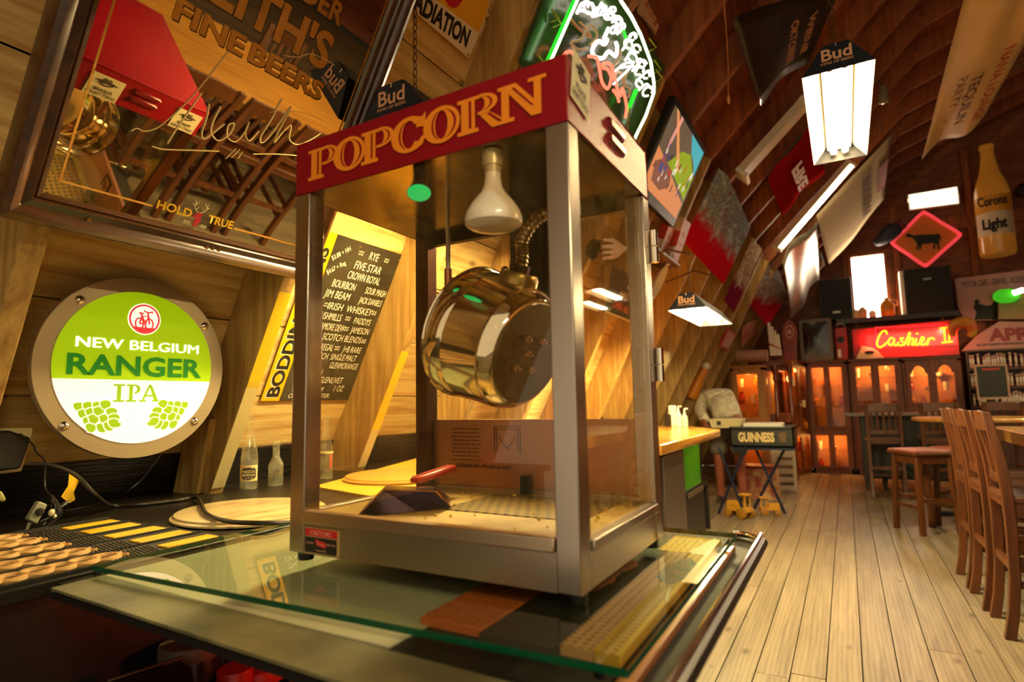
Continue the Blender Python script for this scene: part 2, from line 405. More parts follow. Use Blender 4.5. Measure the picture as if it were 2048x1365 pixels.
# the bright gable window
a, b = U(1702, 516, PY(YB-.12)), U(1778, 640, PY(YB-.12))
w = E('window_1', 'bright daylit gable window between the two black loudspeakers', 'window', ((a.x+b.x)/2, YB-.12, b.z)); struct(w)
g = G(); t = .045
g.box(a.x-t, a.x, YB-.14, YB-.01, b.z-t, a.z+t); g.box(b.x, b.x+t, YB-.14, YB-.01, b.z-t, a.z+t); g.box(a.x, b.x, YB-.14, YB-.01, a.z, a.z+t); g.box(a.x, b.x, YB-.14, YB-.01, b.z-t, b.z)
g.build('window_frame', M_RAFTR, w, smooth=False)
g = G(); g.box(a.x, b.x, YB-.06, YB-.05, b.z, a.z); g.build('window_pane', glow('daylight', '#ffe9c8', 30.), w, smooth=False)
# ================================================================== LAMPS
M_NAVY = mat('navy_enamel', '#0a1120', .45, spec=.3)
M_BUDTXT = mat('bud_lettering', '#e4ac80', .5)
M_TUBE = glow('fluorescent_tube', '#ffe2a8', TUBE)
M_REFL = mat('lamp_reflector', '#f2ead6', .45)
def bud_lamp(loc, label, L=.92, chain_to=None, k=1.):
    M_TUBE = glow('fluorescent_tube' + ('' if k == 1. else '_%d' % (k*100)), '#ffecb4' if k < 1.2 else '#ffe6a0', TUBE*k)
    t = E('pendant_lamp', label, 'lamp', (0, 0, 0), 'fluorescent bar lamps with navy end plates')
    hw, hh = .1125, .095
    for k, (y0, y1) in enumerate(((0, .006), (L-.006, L))):
        g = G(); g.prism([(-hw, y0, 0), (hw, y0, 0), (hw*.34, y0, hh), (-hw*.34, y0, hh)], (0, y1-y0, 0)); ep = g.build('end_plate', M_NAVY, t, smooth=False)
        if k == 0:
            text('brand_lettering', 'Bud', M_BUDTXT, ep, (0, y0-.0006, .037), XA, ZA, width=.094, height=.042, bold=.022)
            text('slogan_lettering', 'KING OF BEERS', M_BUDTXT, ep, (0, y0-.0006, .0225), XA, ZA, width=.1, height=.009, bold=.012)
            g = G()
            for z in (.084, .091): g.cyl((0, y0-.002, z), (0, y0, z), .003, n=10)
            g.build('rivet', M_STEEL, ep)
    g = G()                                          # bent sheet shade: white inside, navy outside
    pr = [(-hw, 0), (-hw*.34, hh), (hw*.34, hh), (hw, 0)]
    for (x0, z0), (x1, z1) in zip(pr, pr[1:]):
        n = V((-(z1-z0), 0, x1-x0)).normalized()
        a = [V((x0, .006, z0)), V((x0, L-.006, z0)), V((x1, L-.006, z1)), V((x1, .006, z1))]
        g.m = 0; g.prism(a, n*-.0012); g.m = 1; g.prism([p+n*.0002 for p in a], n*.0012)
    g.build('shade', [M_REFL, M_NAVY], t, smooth=False)
    for x in (-.024, .024):
        g = G(); g.cyl((x, .05, .032), (x, L-.05, .032), .0135, n=12); tb = g.build('tube', M_TUBE, t)
        g = G(); g.cyl((x, .03, .032), (x, .05, .032), .014); g.cyl((x, L-.05, .032), (x, L-.03, .032), .014); g.build('tube_cap', M_WHITE, tb)
    g = G(); g.box(-.05, .05, .02, L-.02, .052, .075); g.build('ballast_box', M_REFL, t, smooth=False)
    top = chain_to or .8
    for y in (.1, L-.1):
        z = hh; k = 0; g = G()
        while z < top:
            d = (V((.006, 0, 0)) if k % 2 else V((0, .006, 0)))
            g.tube([V((0, y, z))+d*math.cos(q)+V((0, 0, .014))*math.sin(q)+V((0, 0, .012)) for q in [math.pi*2*i/10 for i in range(10)]], .0016, 5, True)
            z += .023; k += 1
        g.build('hanging_chain', mat('rusty_chain', '#5a4228', .5, .6), t)
    t.location = loc; return t
def chain_len(x, z):                                 # up to the slope
    zz = 2.87 + (x-.0475) if x > .05 else 1.575+(x+.6)*2
    return max(.2, zz-z-.02)
bud_lamp((-.20, .476, 1.918), 'navy Bud fluorescent lamp hanging beside the right edge of the big mirror', chain_to=chain_len(-.2, 1.935)+.3, k=1.8)
b = bud_lamp((.872, 1.56, 2.275), 'large navy Bud fluorescent lamp glowing over the aisle at the upper right', chain_to=chain_len(.87, 2.285))
b.rotation_euler = (0, 0, 0)
bud_lamp((.035, 2.80, 1.672), 'navy Bud fluorescent lamp hanging low over the wooden work counter', chain_to=.34, k=4.0)
g = G(); l3 = [o for o in COL.objects if o.name.startswith('pendant_lamp')][-1]
for y in (.1, .82): g = G(); g.tube([(.02, y, .345), (-.12, y, .40), (-.33, y, .34)], .007, 6); g.build('hanging_bracket', M_DKWOOD, None, top=(0, 0, 0)).parent = l3
bud_lamp((2.55, 1.7, 2.35), 'added navy Bud fill lamp over the long table, out of frame', chain_to=1.3)  # unseen, added as fill light for the right side
bud_lamp((2.55, 5.2, 2.35), 'added navy Bud fill lamp over the far end of the right tables, out of frame', chain_to=1.3)  # unseen, added as fill light for the far tables
bud_lamp((1.9, -1.65, 2.275), 'added navy Bud fill lamp over the near end of the bar, out of frame', chain_to=1.2, k=1.15)  # unseen, added to light the front of the machine
bud_lamp((3.3, 6.7, 2.5), 'added navy Bud fill lamp over the far right tables, out of frame', chain_to=1.2, k=1.3)  # unseen, added to brighten the far wall
# fluorescent strip fixtures lying along the upper slope
def strip_light(px0, py0, px1, py1, wid, label, lit, Lmin=1.2, off=.03, art=False):
    a, b = U(px0, py0, PS(off)), U(px1, py1, PS(off)); c = (a+b)/2
    t = E('strip_light', label, 'lamp', tuple(a), 'fluorescent strip fixtures on the slope')
    e = (b-a); e = e.normalized(); Ln = (b-a).length; n = SN; wv = n.cross(e).normalized()*wid
    g = G(); g.obox(a-wv/2-n*.03, e*Ln, wv, n*.06); g.build('housing', mat('fixture_white', '#d8cdb8', .4), t, smooth=False)
    if lit:
        g = G(); g.cyl(a+n*.06+e*.05, b+n*.06-e*.05, .016); g.build('tube', glow('strip_tube', '#ffe2b0', 50.), t)
    for q in (a, b-e*.03):
        g = G(); g.obox(q-wv*.55-n*.03, e*.03, wv*1.1, n*.11); g.build('end_cap', M_WHITE, t, smooth=False)
    return t
# ================================================================== POPCORN MACHINE
PW, PD, ZB, ZH, ZT = .5243, .3634, .900, 1.507, 1.600
def popcorn_machine():
    t = E('popcorn_machine', 'red and steel popcorn machine with glass sides standing on the glass bar top', 'popcorn machine', (PW/2, PD/2, .885))
    # hood: five red faces, hollow below
    g = G(); th = .0025
    g.box(0, PW, 0, th, ZH, ZT); g.box(0, PW, PD-th, PD, ZH, ZT); g.box(0, th, th, PD-th, ZH, ZT); g.box(PW-th, PW, th, PD-th, ZH, ZT); g.box(0, PW, 0, PD, ZT-th, ZT+.001)
    hood = g.build('hood', M_RED, t, bevel=.0012)
    pop_letters(hood)
    for x, sgn in ((PW, 1), (0, -1)):                # pressed louvres on both sides
        g = G()
        for z in (1.572, 1.547):
            pts = [(x, .152, z), (x, .228, z+.002)]
            g.loft([[V((x-sgn*.001, y+dy*s, zz+dz*s))+V((sgn*h, 0, 0)) for y, zz, dy, dz in [(.156, z, -1, 0), (.160, z+.004, -.7, .7), (.22, z+.004, .7, .7), (.226, z, 1, 0), (.22, z-.006, .7, -.7), (.160, z-.006, -.7, -.7)]] for s, h in ((.006, 0), (.004, .004), (0, .007))])
        g.build('louvre', mat('louvre_red', '#6e0a14', .3), hood)
    # notices taped to the hood
    M_NOTE = mat('notice_paper', '#d9cba6', .6); M_NOTER = mat('notice_print', '#3a2a26', .6)
    def notice(x, ys, sgn):
        y0, z0, w, h, tilt = ys
        ux = V((0, sgn, 0)); ux = V((0, sgn*math.cos(tilt), -math.sin(tilt))); uy = V((0, sgn*math.sin(tilt), math.cos(tilt)))
        o = V((x+sgn*.0015, y0, z0)); g = G(); g.obox(o, ux*w, uy*h, (sgn*.0006, 0, 0)); nt = g.build('notice', M_NOTE, hood, smooth=False); lab(nt, 'cream warning notice taped to the hood')
        o2 = o+V((sgn*.0008, 0, 0))
        text('notice_lettering', 'PLEASE', M_NOTER, nt, o2+ux*w*.5+uy*h*.29, ux, uy, width=w*.55, height=h*.13, bold=.02)
        text('notice_lettering', "DON'T TOUCH", M_NOTER, nt, o2+ux*w*.5+uy*h*.09, ux, uy, width=w*.86, height=h*.14, bold=.02)
        g = G(); c = o2+ux*w*.5+uy*h*.72
        for k in range(9):
            q = math.pi*(k/8); g.tube([c, c+ux*math.cos(q)*w*.36+uy*(math.sin(q)*h*.12-h*.02)], [.0022, .0004], 4)
        for s in (-1, 1): g.tube([c+ux*s*w*.07+uy*h*(.12+.045*math.sin(q))+ux*w*.05*math.cos(q) for q in [i*.7 for i in range(9)]], .0012, 4, True)
        g.tube([c-uy*h*.05-ux*w*.2, c-uy*h*.14, c-uy*h*.05+ux*w*.2], .0022, 4); g.build('notice_emblem', M_NOTER, nt)
    notice(PW, (.008, 1.545, .062, .078, .18), 1)
    notice(0, (.130, 1.508, .082, .072, 0.), -1); notice(0, (.352, 1.508, .074, .072, 0.), -1)
    # posts, skirt, ledges, feet
    for x in (0, PW-.035):
        for y in (0, PD-.035):
            g = G(); g.box(x+.0005, x+.0345, y+.0005, y+.0345, ZB, ZH); g.build('corner_post', M_STEEL if y == 0 or x > .1 else brushed('dark_post', '#5a3a2c', .35), t, bevel=.002)  # rear left post: dark brown reflection put into the steel colour
    g = G(); g.box(.003, PW-.003, .003, PD-.003, ZB, .950); g.build('base_skirt', M_STEELX, t, smooth=False)
    for a in ((.035, PW-.035, -.004, .016), (.035, PW-.035, PD-.014, PD+.002)):
        g = G(); g.box(*a, .949, .968); g.build('front_ledge' if a[2] < 0 else 'rear_ledge', brushed('ledge_steel', '#cbb49a', .3, 'X'), t, bevel=.002)
    for a in ((PW-.014, PW+.004), (-.004, .014)):
        g = G(); g.box(*a, .036, PD-.036, .947, .962); g.build('side_ledge', M_STEELY, t, bevel=.002)
    for x in (.017, PW-.017):
        for y in (.022, PD-.022):
            g = G(); g.lathe([(.0125, 0), (.0135, .002), (.0135, .014), (.011, .0155)], (x, y, .885), n=20); g.build('rubber_foot', M_BLACK, t)
    # floor of the cabinet
    g = G(); g.box(.014, PW-.014, .016, PD-.014, .951, .957)
    g.build('floor_pan', mat('buttery_pan', '#d9b764', .45, var='#b39048', vscale=14, bump=.3, bscale=90), t, smooth=False)
    g = G(); g.box(.20, .46, .15, PD-.03, .957, .9585); g.build('perforated_plate', holes('perforated_pan', '#8a7238', '#0d0a06', .019, .27, .35, .3), t, smooth=False)
    rr = random.Random(5); g = G()
    for k in range(46): 
        x, y = rr.uniform(.05, .49), rr.uniform(.03, .32); g.ball((x, y, .9595), rr.uniform(.0012, .0038), 4)
    cr = g.build('popcorn_crumbs', mat('popcorn_crumb', '#e0b848', .7), t); cr['kind'] = 'stuff'
    g = G(); g.box(.003, PW-.003, .003, PD-.003, ZH+.001, ZH+.004); g.build('ceiling_plate', mat('brassy_plate', '#a08a52', .16, 1., bump=.15, bscale=14), t, smooth=False)
    # glass
    GP = glass('dusty_pane', '#fffcf6', .025, '#d8c080'); GS = glass('dusty_side_pane', '#fffaf0', .13, '#c8ac68', dscale=16)
    g = G(); g.box(.036, PW-.036, .006, .009, .967, ZH); lab(g.build('glass_pane', GP, t, smooth=False), 'front glass')
    g = G(); g.box(.006, .009, .036, PD-.036, .961, ZH); lab(g.build('glass_pane', GP, t, smooth=False), 'left glass')
    g = G(); g.box(PW-.009, PW-.006, .036, PD-.036, .961, ZH); lab(g.build('glass_pane', GS, t, smooth=False), 'dusty right glass')
    # rear door rail, drop shelf panel with its printed instructions
    g = G(); g.box(.036, PW-.036, PD-.016, PD-.004, .968, 1.104); sh = g.build('drop_shelf', brushed('shelf_steel', '#b88468', .32, 'X'), t, smooth=False)
    M_PR = mat('instruction_print', '#2c1710', .6); o = V((0, PD-.0165, 0))
    def inv(s, x, z, w, h=.006): text('instruction_print', s, M_PR, sh, o+V((x, 0, z)), -XA, -ZA, width=w, height=h, bold=.01, lift=.0003)
    inv('HOW TO INSTALL THIS DROPSHELF', .16, 1.012, .135, .007)
    for k in range(9): inv(('Insert tabs on the shelf', 'into the slots of the door', 'Lower the shelf gently')[k % 3], .12, 1.022+.008*k, .075-.008*(k % 2), .0035)
    g = G()
    for a, b in (((.19, 1.035), (.19, 1.09)), ((.19, 1.09), (.25, 1.09)), ((.25, 1.09), (.25, 1.035)), ((.195, 1.04), (.195, 1.085)), ((.245, 1.085), (.195, 1.085)), ((.245, 1.085), (.245, 1.04)), ((.2, 1.07), (.22, 1.045)), ((.22, 1.045), (.24, 1.07))):
        g.cyl((a[0], PD-.0168, a[1]), (b[0], PD-.0168, b[1]), .0007, n=4)
    g.build('instruction_drawing', M_PR, sh)
    g = G(); g.box(.255, .272, PD-.03, PD-.017, .960, .995); g.build('shelf_catch', M_DARKM, t, smooth=False)
    g = G(); g.box(.036, PW-.036, PD-.02, PD-.004, 1.49, ZH); g.build('rear_door_rail', M_DARKM, t, smooth=False)
    for z in (1.418, 1.20):                          # hinges of the rear door, on the right rear post
        g = G()
        for k in range(2): g.cyl((PW+.007, PD+.001, z-.03+.031*k), (PW+.007, PD+.001, z-.001+.031*k), .007, n=14)
        hi = g.build('door_hinge', M_CHROME, t)
        g = G(); g.box(PW-.03, PW+.006, PD+.0005, PD+.003, z-.03, z+.03); g.build('hinge_leaf', M_STEELX, hi, smooth=False)
    # kettle tipped on its trunnion
    K0 = V((.263, .19, 1.257)); KA = V((math.cos(-.165)*math.cos(-.3527), math.sin(-.165)*math.cos(-.3527), math.sin(-.3527)))
    g = G(); g.lathe([(.119, -.022), (.1205, -.02), (.119, -.017), (.1165, -.016), (.114, .016), (.1125, .018), (.1085, .045), (.098, .105), (.091, .113), (.086, .114), (.0, .1145)], K0, KA, 56, cap=False)
    g.lathe([(.117, -.02), (.105, .09), (0, .092)], K0, KA, 40, cap=False); ke = g.build('kettle', M_CHROME, t)
    g = G(); g.lathe([(.0865, .1148), (.0845, .1165), (0, .117)], K0, KA, 48); kb = g.build('kettle_bottom_plate', mat('scratched_plate', '#6a5a40', .22, .9, bump=.5, bscale=30, vstretch=(1, 18, 18)), ke)
    tv = V((0, 0, 1)).cross(KA).normalized(); bv = KA.cross(tv)
    for px, py in ((1051, 677), (1081, 682), (1052, 707), (1028, 735), (1057, 739)):
        g = G(); c = U(px, py, (K0+KA*.1172, KA)); v = 0; r = .0062
        g.lathe([(r, 0), (r, .004), (r*.8, .007), (r*.5, .008), (r*.5, .013), (.001, .014)], c, KA, 6 if r > .005 else 12); g.build('bolt', mat('brass_nut', '#d8b080', .3, 1.), kb)
    hx = K0+bv*.112+KA*.05
    g = G(); g.lathe([(.034, -.008), (.034, .006), (.03, .012), (0, .013)], hx, bv, 28); g.build('heater_cover', mat('brassy_cover', '#a58c50', .3, .9), ke)
    p0 = hx+bv*.012
    cpts = spline([p0, p0+bv*.02+V((0, 0, .012)), p0+V((.012, -.01, .055)), p0+V((.045, -.015, .085)), p0+V((.085, -.01, .093)), p0+V((.115, .0, .094))], 14)
    g = G(); g.tube(cpts, [.0105+.0016*math.sin(i*2.2) for i in range(len(cpts))], 12); g.build('conduit', mat('conduit_metal', '#9a8660', .3, 1.), t)
    g = G(); g.cyl(p0-bv*.002, p0+bv*.014, .016, n=6); g.cyl(p0+bv*.006+tv*.02, p0+bv*.006-tv*.02, .004, n=8); g.build('conduit_clamp', mat('clamp_metal', '#4a3a2c', .4, .8), t)
    # hanger plate, rod and knob
    g = G(); g.prism([(.262, .30, ZH), (.335, .30, ZH), (.335, .30, 1.42), (.35, .30, 1.37), (.33, .30, 1.33), (.28, .30, 1.33), (.255, .30, 1.37), (.262, .30, 1.42)], (0, .006, 0)); g.build('kettle_hanger', mat('hanger_plate', '#3a3428', .4, .7), t, smooth=False)
    g = G(); g.ball((.258, .285, 1.395), .008, 6); g.build('hanger_knob', mat('red_knob', '#5a2418', .4), t)
    g = G(); g.cyl((.345, .31, 1.3), (.345, .31, ZH), .017, n=16); g.build('support_tube', M_DARKM, t)
    g = G(); g.cyl((.184, .2, 1.385), (.184, .2, ZH), .0045, n=10); rd = g.build('lid_rod', M_STEEL, t)
    g = G(); g.cyl((.184, .2, 1.34), (.184, .2, 1.39), .0075, n=12); g.cyl((.196, .2, 1.35), (.196, .2, 1.372), .005, n=10); g.tube([(.17, .2, 1.343), (.15, .19, 1.35)], .002, 6); g.build('rod_sleeve', mat('sleeve', '#b0765a', .25, 1.), rd)
    # flood bulb
    c = U(985, 303, PZ(1.5065)); k = .70; zt = 1.5065
    def sc(pr): return [(r*k, (h-1.606)*k) for r, h in pr]
    g = G(); g.lathe(sc([(.021, 1.572), (.022, 1.59), (.021, 1.606), (.019, 1.606)]), c, n=24); g.lathe(sc([(.0165, 1.555), (.0185, 1.573)]), c, n=24); g.build('bulb_socket', mat('socket', '#c8b48a', .35, .3), t)
    g = G(); g.lathe(sc([(.0165, 1.558), (.017, 1.545), (.019, 1.53), (.026, 1.515), (.044, 1.493), (.056, 1.474), (.0605, 1.458), (.059, 1.447), (.05, 1.441), (.03, 1.4375), (0, 1.436)]), c, n=40); g.build('flood_bulb', mat('frosted_bulb', '#e8d8c4', .3, coat=.6), t)
    # second lamp; the neon's green reflection is given as a glowing lens
    c = U(838, 352, PZ(1.5065)); le = U(858, 396, PZ(1.484)); ax = ((EYE-c).normalized()+V((0, 0, -1.5))).normalized(); q = .040
    g = G(); g.lathe([(.009, -.0), (.010, q*.4), (.013, q*.6), (.019, q)], c, ax, 24, cap=False); rl = g.build('reflector_lamp', M_DARKM, t)
    g = G(); g.lathe([(.0186, q*.98), (.012, q*1.07), (0, q*1.1)], c, ax, 24); lab(g.build('lens', mat('lens_neon_reflection', '#0fae5a', .2, es=.55, ecol='#19d06a'), rl), 'lens glowing green for the neon reflection')
    # maker's plate
    g = G(); g.box(.040, .114, .0006, .0032, .9035, .9425); pl = None
    g = G(); g.box(.040, .114, -.0006, .003, .9035, .9425); pl = g.build('maker_plate', mat('plate_gold', '#b79a5c', .4), t, smooth=False)
    g = G(); g.box(.0408, .1125, -.0012, -.0005, .9300, .9418); g.build('plate_red_field', mat('plate_red', '#c01820', .4), pl, smooth=False)
    g = G(); g.box(.0408, .1115, -.0012, -.0005, .9045, .9286); g.build('plate_black_field', M_INK, pl, smooth=False)
    text('plate_lettering', 'CRETORS', mat('plate_pale', '#f0a890', .5), pl, (.0765, -.0013, .9325), XA, ZA, width=.047, height=.0065)
    g = G(); g.prism([(.064, -.0013, .9262), (.090, -.0013, .9216), (.0875, -.0013, .9130), (.067, -.0013, .9168)], (0, -.0003, 0)); g.build('plate_flag', mat('plate_red', '#c01820', .4), pl, smooth=False)
    text('plate_lettering', 'Cretors', mat('plate_pale', '#f0a890', .5), pl, (.077, -.0017, .9175), V((1, 0, -.15)), ZA, width=.017, height=.0045)
    for sx, wd, s in ((.053, .018, 'CHICAGO'), (.100, .018, 'SINCE 1885'), (.078, .022, 'POPCORN')):
        text('plate_lettering', s, mat('plate_pale', '#f0a890', .5), pl, (sx, -.0014, .9185 if sx != .078 else .9075), XA, ZA, width=wd, height=.0026)
    return t
def pop_letters(hood):
    "heavy slab letters with an inline stripe, POPCORN"
    y = -.0008; g = G(); h = G(); Z0, Z1 = .0, 1.0
    def pt(x, z): return V((x, y, 1.5265+z*.0545))
    cnt = [0]
    def poly(ps, gg=None):
        cnt[0] += 1; (gg or g).poly([pt(*p)+V((0, -3e-6*cnt[0]-(0 if gg is None else .0009), 0)) for p in ps])
    def band(cx, cz, rx, rz, ix, iz, a0, a1, gg=None, n=28, dx=0.):
        gg = gg or g; o = [(cx+rx*math.cos(a), cz+rz*math.sin(a)) for a in [a0+(a1-a0)*k/n for k in range(n+1)]]
        i = [(cx+dx+ix*math.cos(a), cz+iz*math.sin(a)) for a in [a0+(a1-a0)*k/n for k in range(n+1)]]
        for k in range(n): poly([o[k], o[k+1], i[k+1], i[k]], gg)
    PI = math.pi
    def P(x0, w):                                     # stem with two slabs, bowl
        poly([(x0, 0), (x0+w*.52, 0), (x0+w*.52, .11), (x0, .11)]); poly([(x0, .9), (x0+w*.6, .9), (x0+w*.6, 1), (x0, 1)])
        poly([(x0+w*.10, .1), (x0+w*.44, .1), (x0+w*.44, .92), (x0+w*.10, .92)])
        poly([(x0+w*.31, .14), (x0+w*.36, .14), (x0+w*.36, .9), (x0+w*.31, .9)], h)
        band(x0+w*.58, .70, w*.42, .30, w*.13, .22, -PI*.62, PI*.5); band(x0+w*.60, .70, w*.29, .23, w*.235, .22, -PI*.45, PI*.45, h)
    def O(x0, w):
        band(x0+w/2, .5, w*.5, .53, w*.17, .41, 0, 2*PI, n=40)
        band(x0+w/2, .5, w*.40, .43, w*.335, .42, -PI*.42, PI*.42, h); band(x0+w/2, .5, w*.27, .43, w*.215, .42, PI*.62, PI*1.38, h)
    def C(x0, w):
        band(x0+w*.52, .5, w*.52, .53, w*.2, .41, PI*.22, PI*1.80, n=40)
        band(x0+w*.52, .5, w*.30, .44, w*.245, .43, PI*.62, PI*1.38, h)
        poly([(x0+w*.72, .66), (x0+w*.98, .62), (x0+w*.98, 1.05), (x0+w*.88, .93), (x0+w*.72, .98)])
        poly([(x0+w*.72, .02), (x0+w*.9, .12), (x0+w*1.0, .38), (x0+w*.9, .38), (x0+w*.74, .2)])
    def Rr(x0, w):
        poly([(x0, 0), (x0+w*.44, 0), (x0+w*.44, .11), (x0, .11)]); poly([(x0, .9), (x0+w*.5, .9), (x0+w*.5, 1), (x0, 1)])
        poly([(x0+w*.08, .1), (x0+w*.37, .1), (x0+w*.37, .92), (x0+w*.08, .92)]); poly([(x0+w*.25, .14), (x0+w*.30, .14), (x0+w*.30, .9), (x0+w*.25, .9)], h)
        band(x0+w*.48, .72, w*.36, .28, w*.1, .2, -PI*.55, PI*.5); band(x0+w*.50, .72, w*.24, .21, w*.19, .2, -PI*.4, PI*.45, h)
        poly([(x0+w*.42, .52), (x0+w*.64, .5), (x0+w*.98, .11), (x0+w*1.02, 0), (x0+w*.72, 0)]); poly([(x0+w*.62, .42), (x0+w*.68, .42), (x0+w*.93, .1), (x0+w*.86, .1)], h)
    def Nn(x0, w):
        poly([(x0, 0), (x0+w*.38, 0), (x0+w*.38, .11), (x0, .11)]); poly([(x0+w*.02, .9), (x0+w*.4, .9), (x0+w*.4, 1), (x0+w*.02, 1)])
        poly([(x0+w*.10, .1), (x0+w*.27, .1), (x0+w*.27, .92), (x0+w*.10, .92)])
        poly([(x0+w*.12, 1), (x0+w*.42, 1), (x0+w*.95, .2), (x0+w*.95, 0), (x0+w*.74, 0)]); poly([(x0+w*.34, .88), (x0+w*.39, .88), (x0+w*.8, .26), (x0+w*.76, .26)], h)
        poly([(x0+w*.80, 0), (x0+w*.95, 0), (x0+w*.95, .92), (x0+w*.80, .92)]); poly([(x0+w*.68, .9), (x0+w*1.06, .9), (x0+w*1.06, 1), (x0+w*.68, 1)])
    for fn, x0, w in ((P, .032, .073), (O, .094, .072), (P, .157, .070), (C, .222, .069), (O, .286, .068), (Rr, .349, .083), (Nn, .417, .074)):
        g.v, g.f, g.mi = [], [], []; h.v, h.f, h.mi = [], [], []; fn(x0, w)
        g.build('popcorn_letter', M_ORANGE, hood, smooth=False); h.build('letter_inline', M_RED, hood, smooth=False)
popcorn_machine()
# popcorn scoop lying upside down on the pan
t = E('popcorn_scoop', 'steel popcorn scoop with red handle lying inside the popcorn machine', 'scoop', tuple(U(800, 1030, PZ(.959))))
zf = .9585
A, B = U(713, 1035, PZ(zf)), U(902, 1016, PZ(zf)); C_, D_ = U(872, 983, PZ(.992)), U(768, 980, PZ(.994)); bk = V((-.045, .06, 0))
C2, D2 = C_+bk*.5+V((0, 0, .002)), D_+bk*.5+V((0, 0, .002)); A2, B2 = A+bk*1.5, B+bk*1.5
g = G(); g.poly([A, B, C_, D_]); g.poly([D_, C_, C2, D2]); g.poly([B, B2, C2, C_]); g.poly([A, D_, D2, A2]); g.poly([A2, D2, C2, B2])
g.build('bowl', mat('scoop_steel', '#6a5a70', .14, 1.), t, smooth=False)
g = G()
for a, b in ((D_, C_), (C_, B), (D_, A)): g.cyl(a, b, .0012, n=6)
g.build('bowl_rim', mat('rim_steel', '#d09a7c', .25, 1.), t)
h0 = U(828, 962, PZ(1.0)); h1 = U(905, 935, PZ(1.012)); d = (h1-h0).normalized(); w = d.cross(ZA).normalized()
g = G(); g.loft([[h0+d*s*(h1-h0).length+w*a*k*.014+ZA*b*k*.006 for a, b in ((1, .3), (.7, 1), (-.7, 1), (-1, .3), (-.8, -1), (.8, -1))] for s, k in ((0, .7), (.06, 1), (.5, 1.05), (.94, 1), (1, .75))])
g.build('handle', mat('red_handle', '#c02416', .35, coat=.3), t, bevel=.001)
# ================================================================== BAR TOP AND WHAT LIES ON IT
ZG = .885
def rrect(x0, x1, y0, y1, r, z, n=6, corners=(1, 1, 1, 1)):
    out = []
    for (cx, cy, a0), on in zip(((x1-r, y0+r, -90), (x1-r, y1-r, 0), (x0+r, y1-r, 90), (x0+r, y0+r, 180)), corners):
        if on: out += [(cx+r*math.cos(math.radians(a0+90*k/n)), cy+r*math.sin(math.radians(a0+90*k/n)), z) for k in range(n+1)]
        else: out.append((cx+(r if a0 in (-90, 0) else -r), cy+(r if a0 in (0, 90) else -r), z))
    return out
t = E('bar_counter', 'black edged bar counter under the glass sheet with chrome trim', 'counter', (.2, .15, 0))
g = G(); g.prism(rrect(-.30, .648, -.20, .60, .05, .842, corners=(0, 1, 0, 0)), (0, 0, .010)); g.build('counter_top', mat('black_counter', '#14100c', .6, bump=.3, bscale=30, spec=.2), t, bevel=.003)
g = G(); g.box(-.30, .599, -.20, .56, .852, .864); g.build('raised_bed', mat('black_counter', '#14100c', .6), t, smooth=False)
g = G(); g.prism([(-.262, -.224, .8642), (.60, -.245, .8642), (.60, -.165, .8642), (-.262, -.150, .8642)], (0, 0, .004)); g.build('front_strip', mat('worn_front_strip', '#7c7654', .4, var='#4e4b36', vscale=8, bump=.2), t, smooth=False)
g = G(); g.prism([(-.262, -.2245, .862), (.648, -.2455, .862), (.648, -.2455, .853), (-.262, -.2245, .853)], (0, .018, 0)); g.build('front_fascia', mat('dark_fascia', '#0b0907', .5), t, smooth=False)
g = G(); g.box(.601, .619, -.12, .50, .852, .863); g.build('wood_edging', wood('orange_wood', '#c0702a', '#8a4516', 'Y', .35, coat=.4), t, bevel=.002)
tr = rrect(-.30, .651, -.225, .603, .052, .866, corners=(0, 1, 0, 0)); tr = [p for p in tr if p[0] > .59][:]
g = G(); g.tube(spline(tr, 2), .0045, 8); g.build('chrome_trim', mat('chrome', '#e8e2d8', .08, 1.), t)
g = G(); g.tube(spline([(p[0]+.001, p[1], .850) for p in tr], 2), .012, 8); g.build('rubber_edge', M_BLACK, t)
g = G(); g.box(.30, .36, .44, .50, 0, .838); g.box(-.24, .36, .50, .52, 0, .838)
g.build('counter_base', M_BLACKW, t, smooth=False)
g = G(); g.box(-.325, .36, -.16, .50, .44, .462); g.build('under_shelf', M_BLACKW, t, smooth=False)
# glass sheet on top, green polished edges
t = E('glass_sheet', 'clear glass sheet with green edges covering the bar counter', 'glass sheet', (.17, .17, .877))
g = G(); x0, x1, y0, y1 = -.275, .622, -.163, .505; y0b = -.124
pts = [V((x0, y0, .877)), V((x1, y0b, .877)), V((x1, y1, .877)), V((x0, y1, .877))]
g.poly([p+ZA*.008 for p in pts]); g.build('glass_top', glass('bar_glass', '#e6f0e2', .03, '#a0a070', gloss=1.6), t, smooth=False)
g = G()
for i in range(4):
    a, b = pts[i], pts[(i+1) % 4]; g.poly([a, b, b+ZA*.008, a+ZA*.008])
lab(g.build('polished_edge', mat('green_glass_edge', '#06482e', .15, coat=.3), t, smooth=False), 'green polished edge')
for bx_, by_ in ((-.27, -.155), (.59, -.115)): g = G(); g.cyl((bx_, by_, .8685), (bx_, by_, .877), .006); g.build('glass_bumper', M_BLACK, t)
